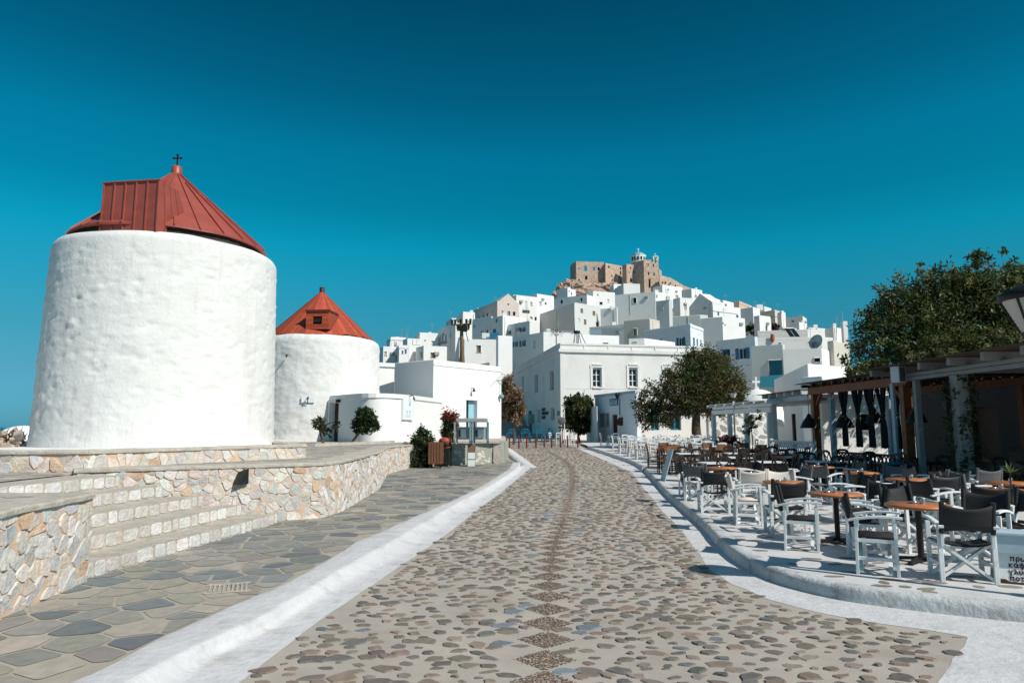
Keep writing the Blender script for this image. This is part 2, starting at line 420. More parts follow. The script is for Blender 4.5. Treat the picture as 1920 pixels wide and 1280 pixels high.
# --- left kerb: flat top, sloping face, painted gutter
mb = MB(); prev = None; Ys = [1.2 + i * .16 for i in range(int((31.2 - 1.2) / .16))]
for y in Ys:
    z = g(y); j = lambda k, a=.018: wob(k * 7.3, y, a, 1.6)
    xo, xc, xf, xi = LO(y), LC(y), LF(y), LI(y)
    if xc < xo + .12: xc = xo + .12
    if xf < xc + .1: xf = xc + .1
    if xi < xf + .12: xi = xf + .12
    jo = wob(1, y, .05, 1.6) + wob(9, y, .02, 6); jc = wob(4, y, .03, 1.2) + wob(5, y, .018, 5); jf = wob(7, y, .03, 1.1)
    row = [(xo - .02 + jo, y, z + .10), (xo + jo, y, z + .128), (xo + .02 + jo, y, z + .134), (xo * .6 + xc * .4, y, z + .136 + j(2, .012)), (xc - .03 + jc, y, z + .140 + j(3, .01)), (xc + jc, y, z + .138 + j(3, .01)),
           (xc + .03 + jc, y, z + .118 + j(4, .012)), (xc * .62 + xf * .38 + j(5), y, z + .068 + j(5, .014)), (xf - .03 + jf, y, z + .022), (xf + .03 + jf, y, z + .011), (xf * .5 + xi * .5, y, z + .007), (xi + j(7, .02) + wob(3, y, .012, 7), y, z + .003)]
    mb.v += row; n = len(row)
    if y == Ys[-1]: mb.f.append([len(mb.v) - n + k for k in range(n)]); mb.c.append(None); mb.sm.append(False)
    if prev is not None:
        for k in range(n - 1):
            mb.f.append([prev + k, prev + k + 1, prev + n + k + 1, prev + n + k]); mb.c.append(None); mb.sm.append(True)
    prev = len(mb.v) - n
# its far leg turns back to the bollards
p, q = gp(990, 877, 0), gp(944, 839, 0); d = (q - p).normalized(); sd = Vector((d.y, -d.x, 0)).normalized()
pr = [(-.32, .0), (-.28, .12), (.06, .14), (.2, .03), (.42, .006)]
vs = []
for i in range(9):
    c = p + (q - p) * (i / 8)
    for o, h in pr: vs.append((c.x + sd.x * o, c.y + sd.y * o, g(c.y + sd.y * o) + h))
fs = [(i * 5 + k, i * 5 + k + 1, i * 5 + 6 + k, i * 5 + 5 + k) for i in range(8) for k in range(4)]
mb.add(vs, fs, None, True); mb.add(vs[:5], [(0, 1, 2, 3, 4)]); mb.add(vs[-5:], [(4, 3, 2, 1, 0)])
mb.add([(v[0], v[1], v[2]) for v in vs[::5]] + [(v[0], v[1], v[2] - .25) for v in vs[::5]], [(i, i + 1, 10 + i, 9 + i) for i in range(8)])
tag(mb.build('left_kerb', M['kerb_white']), kind='structure')

# --- right painted strip, kerb and terrace
ro2 = right_outer + [gp(1783, 1235), gp(1762, 1280), gp(1738, 1340), Vector((2.6, 2.5, 0))]
RO = line_x(ro2)
def strip(name, xa, xb, ys, dz, mat):
    mb = MB()
    for y in ys: mb.v += [(xa(y), y, g(y) + dz), (xb(y), y, g(y) + dz)]
    for i in range(len(ys) - 1): mb.f.append([2 * i, 2 * i + 1, 2 * i + 3, 2 * i + 2]); mb.c.append(None); mb.sm.append(False)
    return mb.build(name, mat)
ys_ = sorted(set([2.5 + .06 * i for i in range(730)] + [20.0]))
tag(strip('painted_street_edge', lambda y: RO(y) + wob(y, 3, .04, 1.4) + wob(y, 8, .018, 6), lambda y: max(RF(y), RO(y) + .05) + .25 if y > 6.3 else 12, ys_, .003, M['kerb_white']), kind='structure')

def smooth_line(pts, step):
    out = []; n = len(pts)
    for i in range(n - 1):
        p0, p1, p2, p3 = pts[max(i - 1, 0)], pts[i], pts[i + 1], pts[min(i + 2, n - 1)]
        k = max(2, int((p2 - p1).length / step))
        for t in range(k):
            t /= k
            out.append(.5 * ((2 * p1) + (p2 - p0) * t + (2 * p0 - 5 * p1 + 4 * p2 - p3) * t * t + (3 * p1 - p0 - 3 * p2 + p3) * t ** 3))
    out.append(pts[-1]); return out
kt = smooth_line(sorted([Vector((p.x, p.y, 0)) for p in right_top], key=lambda p: -p.y), .22)
def kerb_run(pts):
    mb = MB(); vs = []; n = len(pts)
    prof = [(-.085, .0), (-.075, .06), (-.068, .115), (-.045, .148), (-.01, .160), (.06, .163), (.15, .157), (.19, .148)]
    for i, p in enumerate(pts):
        d = (pts[min(i + 1, n - 1)] - pts[max(i - 1, 0)]).normalized(); nn = Vector((-d.y, d.x, 0))
        for k, (o, h) in enumerate(prof):
            c = p + nn * (o + wob(p.x * 3 + k, p.y * 3, .012, 1.3))
            vs.append((c.x, c.y, g(c.y) + h + wob(p.x * 2, p.y * 2 + k, .008, 1.7)))
    m = len(prof)
    fs = [(i * m + k, i * m + m + k, i * m + m + 1 + k, i * m + 1 + k) for i in range(n - 1) for k in range(m - 1)]
    mb.add(vs, fs, None, True)
    mb.add(vs[:m], [tuple(range(m))]); mb.add(vs[-m:], [tuple(reversed(range(m)))])
    return mb
brk = min(range(len(kt)), key=lambda i: abs(kt[i].y - 27.6))
far_run, near_run = kt[:brk - 2], kt[brk + 1:]
tag(kerb_run(far_run).build('terrace_kerb', M['kerb_worn']), kind='structure')
tag(kerb_run(near_run).build('terrace_kerb', M['kerb_worn']), kind='structure')
KT = line_x(kt)
tag(strip('terrace', lambda y: KT(y) + .08, lambda y: 30.0, sorted(set([kt[-1].y + .02 + .15 * i for i in range(305)] + [20.0])), .15, M['terrace']), kind='structure')
# bare stones left unpainted in the terrace floor
mb = MB()
for _ in range(520):
    y = 6.4 + 14 * rnd.random() ** 1.6; x = RT(y) + .2 + rnd.random() * 8
    if y < 8.2 and x > RT(y) + 6: continue
    rx, ry = rnd.uniform(.05, .17), rnd.uniform(.035, .09); a = rnd.uniform(-.5, .5); vs = []
    for k in range(10):
        t = k * .6283; r = 1 + rnd.uniform(-.14, .14); u, v = rx * r * math.cos(t), ry * r * math.sin(t)
        X, Y = x + u * math.cos(a) - v * math.sin(a), y + u * math.sin(a) + v * math.cos(a); vs.append((X, Y, g(Y) + .1535))
    mb.add(vs, [tuple(range(10))], vary((.25, .215, .18), .25))
tag(mb.build('bare_floor_stones', M['spot']), kind='stuff')

# --- cobbles
def blob(mb, x, y, rx, ry, a, z, h, col, n=9, jag=.2):
    ring0 = []; ring1 = []
    for k in range(n):
        t = 2 * math.pi * (k + rnd.uniform(-.25, .25)) / n; r = 1 + rnd.uniform(-jag, jag)
        u, v = rx * r * math.cos(t), ry * r * math.sin(t); ca, sa = math.cos(a), math.sin(a)
        ring0.append((x + u * ca - v * sa, y + u * sa + v * ca, z)); u *= .84; v *= .84
        ring1.append((x + u * ca - v * sa, y + u * sa + v * ca, z + h * rnd.uniform(.75, 1.1)))
    fs = [(k, (k + 1) % n, n + (k + 1) % n, n + k) for k in range(n)] + [tuple(range(n, 2 * n))]
    mb.add(ring0 + ring1, fs, col)
cline = smooth_line([gp(*p) for p in [(1010, 1420), (1021, 1266), (1030, 1104), (1040, 1024), (1058, 970), (1074, 900), (1066, 872), (1050, 858), (1026, 845)]], .02)
acc = 0; dia = []; nxt = 0.1
for i in range(1, len(cline)):
    acc += (cline[i] - cline[i - 1]).length
    if acc >= nxt: dia.append((cline[i], (cline[i] - cline[max(0, i - 4)]).normalized())); nxt += .525
mb = MB(); pal = [(.155, .128, .105), (.175, .142, .115), (.13, .115, .10), (.20, .165, .135), (.115, .105, .095), (.18, .138, .11)]
CX = line_x([c for c in cline if c.y < 26])
y = 2.6; row = 0
while y < 56:
    sp_ = .192 if y < 24 else .215
    xl, xr = (LI(y) + .04, RO(y) - .04) if y < 31 else (interp([31, 46, 56], [1.0, -.8, -2], y), interp([31, 46, 56], [RO(31), 4.4, 4.4], y))
    x = xl + rnd.random() * sp_
    while x < xr:
        xx, yy = x + rnd.uniform(-.045, .045), y + rnd.uniform(-.045, .045)
        near = min((abs(xx - c.x) / .29 + abs(yy - c.y) / .29) for c, _ in dia) if y < 46 else 9
        if near > 1.22 and rnd.random() > .07:
            k = rnd.random()
            rx = rnd.uniform(.060, .095) * (1.4 if k > .82 else (.6 if k < .18 else 1)); ry = rx * rnd.uniform(.48, .85)
            col = vary(tuple(1.22 * v for v in rnd.choice(pal)), .2)
            if rnd.random() < .03: col = vary((.15, .165, .17), .15)
            if rnd.random() < .018: col = vary((.27, .185, .14), .15)
            if near < 1.9 and rnd.random() < .16: col = vary((.18, .21, .235), .15); rx = .13; ry = .085
            blob(mb, xx, yy, rx, ry, rnd.uniform(-.5, .5), g(yy) - .004, rnd.uniform(.008, .022), col, rnd.choice((6, 7, 8, 9)) if y < 18 else 6, .28)
        x += sp_ * rnd.uniform(.92, 1.3)
    y += sp_ * .72 * rnd.uniform(.92, 1.08)
tag(mb.build('cobblestones', M['cobble']), kind='stuff')
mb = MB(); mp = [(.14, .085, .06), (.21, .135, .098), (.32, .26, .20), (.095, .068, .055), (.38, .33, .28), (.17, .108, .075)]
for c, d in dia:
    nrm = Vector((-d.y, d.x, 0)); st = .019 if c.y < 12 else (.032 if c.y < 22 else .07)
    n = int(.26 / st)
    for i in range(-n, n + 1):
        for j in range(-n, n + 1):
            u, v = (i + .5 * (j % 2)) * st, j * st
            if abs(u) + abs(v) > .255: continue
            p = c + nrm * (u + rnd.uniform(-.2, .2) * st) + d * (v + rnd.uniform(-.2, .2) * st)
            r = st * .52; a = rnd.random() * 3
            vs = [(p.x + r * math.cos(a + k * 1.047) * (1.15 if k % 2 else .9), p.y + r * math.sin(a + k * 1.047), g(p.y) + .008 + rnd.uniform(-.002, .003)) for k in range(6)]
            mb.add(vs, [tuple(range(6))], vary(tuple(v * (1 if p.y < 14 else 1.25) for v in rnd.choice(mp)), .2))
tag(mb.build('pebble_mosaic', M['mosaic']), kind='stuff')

# --- Voronoi stones
def clip(poly, p, nrm):
    out = []; n = len(poly)
    for i in range(n):
        a, b = poly[i], poly[(i + 1) % n]
        da = (a[0] - p[0]) * nrm[0] + (a[1] - p[1]) * nrm[1]; db = (b[0] - p[0]) * nrm[0] + (b[1] - p[1]) * nrm[1]
        if da <= 0: out.append(a)
        if (da < 0 < db) or (db < 0 < da):
            t = da / (da - db); out.append((a[0] + (b[0] - a[0]) * t, a[1] + (b[1] - a[1]) * t))
    return out
def voronoi(x0, x1, y0, y1, sx, sy, jit=.42, r=rnd, drop=0.0):
    nx, ny = max(1, round((x1 - x0) / sx)), max(1, round((y1 - y0) / sy)); sx, sy = (x1 - x0) / nx, (y1 - y0) / ny
    P = {}
    for i in range(nx):
        for j in range(ny):
            P[i, j] = (x0 + (i + .5 + (.25 if j % 2 else -.25) + r.uniform(-jit, jit)) * sx, y0 + (j + .5 + r.uniform(-jit, jit)) * sy)
    if drop:
        for k in list(P):
            if r.random() < drop and sum((k[0] + a, k[1] + b) in P for a, b in ((1, 0), (-1, 0), (0, 1), (0, -1))) >= 3: del P[k]
    cells = []
    for (i, j), p in P.items():
        poly = [(x0, y0), (x1, y0), (x1, y1), (x0, y1)]
        for di in range(-2, 3):
            for dj in range(-2, 3):
                q = P.get((i + di, j + dj))
                if q is None or q == p: continue
                poly = clip(poly, ((p[0] + q[0]) / 2, (p[1] + q[1]) / 2), (q[0] - p[0], q[1] - p[1]))
                if len(poly) < 3: break
            if len(poly) < 3: break
        if len(poly) >= 3: cells.append((p, poly))
    return cells
def inset(poly, d):
    n = len(poly); cx = sum(p[0] for p in poly) / n; cy = sum(p[1] for p in poly) / n; out = poly
    for i in range(n):
        a, b = poly[i], poly[(i + 1) % n]; ex, ey = b[0] - a[0], b[1] - a[1]; l = math.hypot(ex, ey)
        if l < 1e-6: continue
        nx, ny = ey / l, -ex / l
        if (cx - a[0]) * nx + (cy - a[1]) * ny > 0: nx, ny = -nx, -ny
        out = clip(out, (a[0] - nx * d, a[1] - ny * d), (nx, ny))
        if len(out) < 3: return None
    return out
def chaikin(poly, k=.22):
    out = []; n = len(poly)
    for i in range(n):
        a, b = poly[i], poly[(i + 1) % n]
        out += [(a[0] + (b[0] - a[0]) * k, a[1] + (b[1] - a[1]) * k), (a[0] + (b[0] - a[0]) * (1 - k), a[1] + (b[1] - a[1]) * (1 - k))]
    return out

# --- flagstone pavement on the left
px0 = [(LO(y), y) for y in [1.2, 4, 7, 10, 14, 18, 22, 26, 30.9]]
poly = [(p[0] + .14, p[1]) for p in px0] + [tuple(gp(958, 862, .12)[:2]), tuple(gp(941, 845, .12)[:2]), (-3.5, 46), (-9, 30), (-9, 1.2)]
tag(sheet('pavement', poly, .12, M['flag_mortar']), kind='structure')
mb = MB(); fp = [(.30, .285, .25), (.26, .25, .225), (.205, .212, .208), (.33, .30, .25), (.165, .182, .19), (.34, .31, .265), (.28, .262, .225)]
for (p, c) in voronoi(-8, 1.2, 1.5, 33, .44, .36, .47):
    if p[0] > LO(p[1]) - .02 or p[1] < 2: continue
    y = p[1]; x1, x2 = LO(y - .4), LO(y + .4); nrm = (.8, -(x2 - x1))
    c = clip(c, (LO(y) - .012, y), nrm)
    if len(c) < 3: continue
    c = inset(c, rnd.uniform(.012, .028))
    if not c: continue
    c = chaikin(c, .1); z = .123 + rnd.uniform(0, .003); n = len(c)
    mb.add([(q[0], q[1], g(q[1]) + z) for q in c], [tuple(range(n))], vary(rnd.choice(fp), .15))
tag(mb.build('flagstones', M['flag']), kind='stuff')

# --- rubble walls
SP = [(.60, .57, .54), (.64, .59, .54), (.57, .54, .51), (.53, .52, .50), (.62, .54, .47), (.56, .40, .29), (.66, .64, .61), (.60, .52, .45), (.50, .50, .48), (.64, .58, .53), (.62, .59, .56), (.66, .62, .59), (.60, .56, .52), (.55, .53, .51)]
def wall_map(path):
    pts = [Vector((p[0], p[1], 0)) for p in path]; ls = [0]
    for i in range(1, len(pts)): ls.append(ls[-1] + (pts[i] - pts[i - 1]).length)
    ns = []
    for i in range(len(pts) - 1):
        d = (pts[i + 1] - pts[i]).normalized(); ns.append(Vector((d.y, -d.x, 0)))
    vn = [ns[0]] + [(ns[i - 1] + ns[i]).normalized() for i in range(1, len(ns))] + [ns[-1]]
    def P(s, d):
        for i in range(len(pts) - 1):
            if s <= ls[i + 1] or i == len(pts) - 2:
                t = (s - ls[i]) / (ls[i + 1] - ls[i]); nn = (vn[i] * (1 - t) + vn[i + 1] * t)
                return pts[i] + (pts[i + 1] - pts[i]) * t + nn * d
    return P, ls
def stonework(mb, path, z0, z1, sx, sy, joint=(.001, .010), bulge=(.004, .018), pal=SP):
    P, ls = wall_map(path); H = 1.0 * (z1(ls[-1] / 2) - z0(ls[-1] / 2))
    for (p, c) in voronoi(0, ls[-1], 0, H, sx, sy, .47, drop=.24):
        c = inset(c, rnd.uniform(*joint))
        if not c or len(c) < 3: continue
        c = chaikin(c, .2); jj = .13 * min(sx, sy); c = [(a_ + rnd.uniform(-jj, jj) * .5, b_ + rnd.uniform(-jj, jj) * .5) for a_, b_ in c]; n = len(c); cx = sum(q[0] for q in c) / n; cy = sum(q[1] for q in c) / n
        b = rnd.uniform(*bulge); tilt = rnd.uniform(-.12, .12); tu = rnd.uniform(-.12, .12); vs = []
        for k, (sc_, dd) in enumerate(((1.0, -.012), (.975, b * .75), (.90, b))):
            for q in c:
                s = cx + (q[0] - cx) * sc_; v = cy + (q[1] - cy) * sc_
                o = dd + ((q[0] - cx) * tilt + (q[1] - cy) * tu if k else 0) + (rnd.uniform(-.004, .004) if k else 0)
                a = P(s, o); zz = z0(s) + (z1(s) - z0(s)) * v / H
                vs.append((a.x, a.y, zz))
        a = P(cx, b * 1.05); vs.append((a.x, a.y, z0(cx) + (z1(cx) - z0(cx)) * cy / H))
        fs = []
        for r in range(2): fs += [(r * n + k, r * n + (k + 1) % n, (r + 1) * n + (k + 1) % n, (r + 1) * n + k) for k in range(n)]
        fs += [(2 * n + k, 2 * n + (k + 1) % n, 3 * n) for k in range(n)]
        mb.add(vs, fs, vary(rnd.choice(pal), .14))
def stone_wall(name, label, path, zf0, zf1, thick, sx=.30, sy=.20, over=.035, **kw):
    P, ls = wall_map(path); L = ls[-1]; n = max(2, int(L / .25)); ss = sorted(set([L * i / n for i in range(n + 1)] + ls))
    root = thing(name, label, 'wall', (path[0][0], path[0][1], 0))
    body = MB(); cop = MB(); vs = []; cv = []
    for s in ss:
        f, b = P(s, 0), P(s, -thick)
        vs += [(f.x, f.y, zf0(s) - .1), (f.x, f.y, zf1(s) - .03), (b.x, b.y, zf1(s) - .03), (b.x, b.y, zf0(s) - .1)]
        o = over + wob(s * 3, thick, .03, 1.5); f2 = P(s, o); fm = P(s, o - .03); b = P(s, -thick - .01)
        hz = zf1(s) + wob(s * 2, 9, .014, 1.5)
        cv += [(f2.x, f2.y, zf1(s) - .06), (f2.x, f2.y, hz - .018), (fm.x, fm.y, hz), (b.x, b.y, zf1(s) + wob(s * 2, 4, .012, 1.3)), (b.x, b.y, zf1(s) - .06)]
    m = len(ss)
    body.add(vs, [(i * 4 + k, i * 4 + 4 + k, i * 4 + 4 + (k + 1) % 4, i * 4 + (k + 1) % 4) for i in range(m - 1) for k in range(4)] + [(0, 1, 2, 3), (4 * m - 1, 4 * m - 2, 4 * m - 3, 4 * m - 4)])
    cop.add(cv, [(i * 5 + k, i * 5 + 5 + k, i * 5 + 5 + (k + 1) % 5, i * 5 + (k + 1) % 5) for i in range(m - 1) for k in range(5)] + [(0, 1, 2, 3, 4), tuple(5 * m - 1 - k for k in range(5))])
    body.build('mortar_core', M['wall_mortar'], root)
    cop.build('coping', M['coping'], root)
    st = MB(); stonework(st, path, zf0, lambda s: zf1(s) - .05, sx, sy, **kw); st.build('stonework', M['wallstone'], root)
    return root
xy = lambda p: (p.x, p.y)
Wa = [(-4.5, 1.0), xy(gp(-40, 1185, .12)), xy(gp(0, 1160, .12)), xy(gp(163, 1091, .12)), (-7.4, 8.1)]
stone_wall('stone_wall', 'low rubble wall with peach mortar at the bottom left corner, beside the steps', Wa, lambda s: .12, lambda s: 1.13, .5, .19, .13)
P1 = gp(540, 975, .12)
Wc = [(-7.3, 11.55), xy(P1), xy(gp(600, 971, .12)), xy(gp(635, 961, .12)), xy(gp(672, 940, .12)), xy(gp(710, 917, .12)), xy(gp(725, 889, .12)), xy(gp(768, 877, .12))]
stone_wall('stone_wall', 'long rubble retaining wall with rounded corner, right of the steps', Wc, lambda s: .10, lambda s: 1.2, .55, .19, .125)
Wu = [(-14, 11.3), (-8.8, 11.7), (-7.3, 11.95), xy(on(572, 857, 1.2)), (-5.1, 17.0), (-6.6, 19.5)]
stone_wall('stone_wall', 'low upper rubble wall in front of the big windmill', Wu, lambda s: 1.12, lambda s: 1.5, .42, .22, .14)
pa = [Wa[0], Wa[1], Wa[2], Wa[3], (-7.3, 8.1), (-7.3, 11.9), (-8.8, 11.7), (-14, 11.3), (-17, 11), (-17, 1)]
pa = [(x - .3 if x > -5.2 else x, y) for x, y in pa]
tag(sheet('stone_terrace', pa, 0, M['coping'], z=1.125), kind='structure')
P5 = gp(725, 889, .12); P6 = gp(768, 877, .12)
pc = [Wc[0]] + [(x - .25, y + .2) for x, y in Wc[1:-1]] + [(P6.x, P6.y + .1), xy(gp(848, 877, .0)), xy(gp(942, 874, .0)), (-.4, 46), (-.6, 56), (-30, 56), (-24, 24), xy(on(560, 856, 1.2)), (-7.3, 12.0)]
tag(sheet('stone_terrace', pc, 0, M['coping'], z=1.192), kind='structure')
def inside(p, poly):
    c = False; n = len(poly)
    for i in range(n):
        a, b = poly[i], poly[i - 1]
        if (a[1] > p[1]) != (b[1] > p[1]) and p[0] < (b[0] - a[0]) * (p[1] - a[1]) / (b[1] - a[1]) + a[0]: c = not c
    return c
mb = MB()
for (p, c) in voronoi(-9.5, -.6, 12.2, 33, .55, .48, .46):
    if any(not inside(q, pc) for q in c) : continue
    c = inset(c, rnd.uniform(.015, .04))
    if not c: continue
    c = chaikin(c, .12); n = len(c); mb.add([(q[0], q[1], 1.196) for q in c], [tuple(range(n))], vary(rnd.choice([(.42, .39, .34), (.36, .34, .31), (.47, .42, .35), (.40, .35, .29)]), .15))
for (p, c) in voronoi(-12, -4.9, 2, 12, .5, .44, .46):
    if any(not inside(q, pa) for q in c): continue
    c = inset(c, rnd.uniform(.015, .04))
    if not c: continue
    c = chaikin(c, .12); n = len(c); mb.add([(q[0], q[1], 1.129) for q in c], [tuple(range(n))], vary(rnd.choice([(.46, .42, .37), (.40, .37, .33), (.50, .45, .38), (.43, .38, .32)]), .15))
tag(mb.build('terrace_flagstones', M['flag']), kind='stuff')
pm = [(-17, 11.2), (-8.8, 11.75), (-7.35, 12.0), (-4.95, 15.75), (-5.2, 17.0), (-6.7, 19.6), (-7.5, 25), (-20, 25)]
tag(sheet('windmill_platform', pm, 0, M['white_old'], z=1.44), kind='structure')
# front of the raised ground behind the shrubs and the telephone, and of the plateau edge
mb = MB()
a, b = (P6.x, P6.y), xy(gp(848, 877)); mb.prism([a, b, (b[0], b[1] + .4), (a[0], a[1] + .4)], 0, 1.19)
c = xy(gp(942, 874)); mb.prism([(c[0], c[1]), (-.4, 46), (-.6, 56), (-.9, 56), (-.8, 46), (c[0] - .4, c[1])], 0, 1.19)
tag(mb.build('terrace_edge', M['coping']), kind='structure')

# --- steps
root = thing('stone_steps', 'five stone steps with pale riser stones between the rubble walls', 'steps', (-5.5, 10, .1))
d0 = (gp(540, 975, .12) - gp(165, 1085, .12)); d0.z = 0; d0.normalize(); n0 = Vector((-d0.y, d0.x, 0))
base = gp(165, 1085, .12)
tr, rh = .475, .2
def seg_end(off, y):                              # point on the riser line with given offset
    p = base + n0 * off; t = (y - p.y) / d0.y; return p + d0 * t
for k in range(5):
    off = tr * k; z0 = .12 + rh * k; z1 = z0 + rh
    a = seg_end(off, 7.75); b_y = 13.0 - .42 * k * .9
    bb = seg_end(off, min(b_y, 13.05)); a2 = seg_end(off + tr + (.9 if k == 4 else 0), 7.75); b2 = seg_end(off + tr + (.9 if k == 4 else 0), b_y - .2)
    st = MB(); st.prism([(a.x, a.y), (bb.x, bb.y), (b2.x, b2.y), (a2.x, a2.y)], .05, z1 - .012)
    so2 = st.build('step', M['coping'], root)
    rs = MB(); path = [(a.x, a.y), (bb.x, bb.y)]
    L = (bb - a).length; s = 0; Pm, _ = wall_map(path)
    while s < L - .1:
        wd = min(rnd.uniform(.17, .36), L - s); gap = rnd.uniform(.025, .05); h0, h1 = rnd.uniform(.0, .02), rh - rnd.uniform(.015, .03)
        c = chaikin([(s + gap / 2, h0), (s + wd - gap / 2, h0 + rnd.uniform(-.005, .01)), (s + wd - gap / 2, h1), (s + gap / 2, h1 + rnd.uniform(-.012, .01))], .14)
        n = len(c); cx = s + wd / 2; cy = rh / 2; vs = []
        for sc_, dd in ((1, -.01), (.985, .005), (.93, .010)):
            for q in c:
                p = Pm(cx + (q[0] - cx) * sc_, dd + rnd.uniform(-.003, .003)); vs.append((p.x, p.y, z0 + cy + (q[1] - cy) * sc_))
        fs = []
        for r in range(2): fs += [(r * n + i, r * n + (i + 1) % n, (r + 1) * n + (i + 1) % n, (r + 1) * n + i) for i in range(n)]
        fs.append(tuple(range(2 * n, 3 * n)))
        rs.add(vs, fs, vary(rnd.choice([(.66, .63, .60), (.61, .58, .55), (.70, .67, .64), (.56, .52, .48)]), .1)); s += wd
    rs.build('riser_stones', M['wallstone'], so2)
# ================================================================== BUILDINGS
ZM = {'A': (700, 560, 8.0), 'B': (900, 530, 9.6), 'C': (1080, 520, 9.145), 'D': (1240, 540, 9.145), 'E': (1420, 560, 9.844),
      'F': (1030, 455, 6.857), 'G': (900, 620, 4.3636), 'H': (1300, 440, 4.0), 'P': (0, 0, 1.0), 'S': (500, 520, 3.369)}
def zp(Z, x, y):
    o = ZM[Z]; return (o[0] + x / o[2], o[1] + (y / o[2] if y is not None else 0))
def kx(px, py):
    d = ray(px, py); return d.x / d.y
def solve_dir(C, px, py, dx, dy):                 # point on the line from C along (dx,dy) seen in column px
    k = kx(px, py); t = (k * C.y - C.x) / (dx - k * dy)
    return Vector((C.x + dx * t, C.y + dy * t, C.z))
class Face:
    def __init__(s, a, b):
        s.O = Vector((a.x, a.y, 0)); d = Vector((b.x - a.x, b.y - a.y, 0)); s.L = d.length; s.e = d / s.L; s.n = Vector((s.e.y, -s.e.x, 0))
    def p(s, u, z, d=0.0):
        q = s.O + s.e * u + s.n * d; return Vector((q.x, q.y, z))
    def hit(s, px, py):
        d = ray(px, py); den = d.dot(s.n); t = (s.O - EYE).dot(s.n) / den
        q = EYE + d * t; return (q - s.O).dot(s.e), q.z
def facade(mb, F_, z0, z1, holes, depth=.22, z1b=None):
    us = sorted(set([0, F_.L] + [h[0] for h in holes] + [h[1] for h in holes])); zs = sorted(set([z0, z1] + [h[2] for h in holes] + [h[3] for h in holes]))
    us = [u for u in us if -1e-6 <= u <= F_.L + 1e-6]; zs = [z for z in zs if z0 - 1e-6 <= z <= z1 + 1e-6]
    top = (lambda u: z1) if z1b is None else (lambda u: z1 + (z1b - z1) * u / F_.L)
    Z = lambda u, z: top(u) if abs(z - z1) < 1e-6 else z
    for i in range(len(us) - 1):
        for j in range(len(zs) - 1):
            uc, zc = (us[i] + us[i + 1]) / 2, (zs[j] + zs[j + 1]) / 2
            if any(h[0] < uc < h[1] and h[2] < zc < h[3] for h in holes): continue
            q = [(us[i], zs[j]), (us[i + 1], zs[j]), (us[i + 1], zs[j + 1]), (us[i], zs[j + 1])]
            mb.add([F_.p(u, Z(u, z)) for u, z in q], [(0, 1, 2, 3)])
    for h in holes:
        c = [(h[0], h[2]), (h[1], h[2]), (h[1], h[3]), (h[0], h[3])]
        for k in range(4):
            a, b = c[k], c[(k + 1) % 4]
            mb.add([F_.p(a[0], a[1]), F_.p(b[0], b[1]), F_.p(b[0], b[1], -depth), F_.p(a[0], a[1], -depth)], [(0, 3, 2, 1)])
def fbox(mb, F_, u0, u1, z0, z1, d0, d1, col=None):
    b = [F_.p(u0, z0, d1), F_.p(u1, z0, d1), F_.p(u1, z0, d0), F_.p(u0, z0, d0)]
    t = [F_.p(u0, z1, d1), F_.p(u1, z1, d1), F_.p(u1, z1, d0), F_.p(u0, z1, d0)]
    mb.hexa(b, t, col)
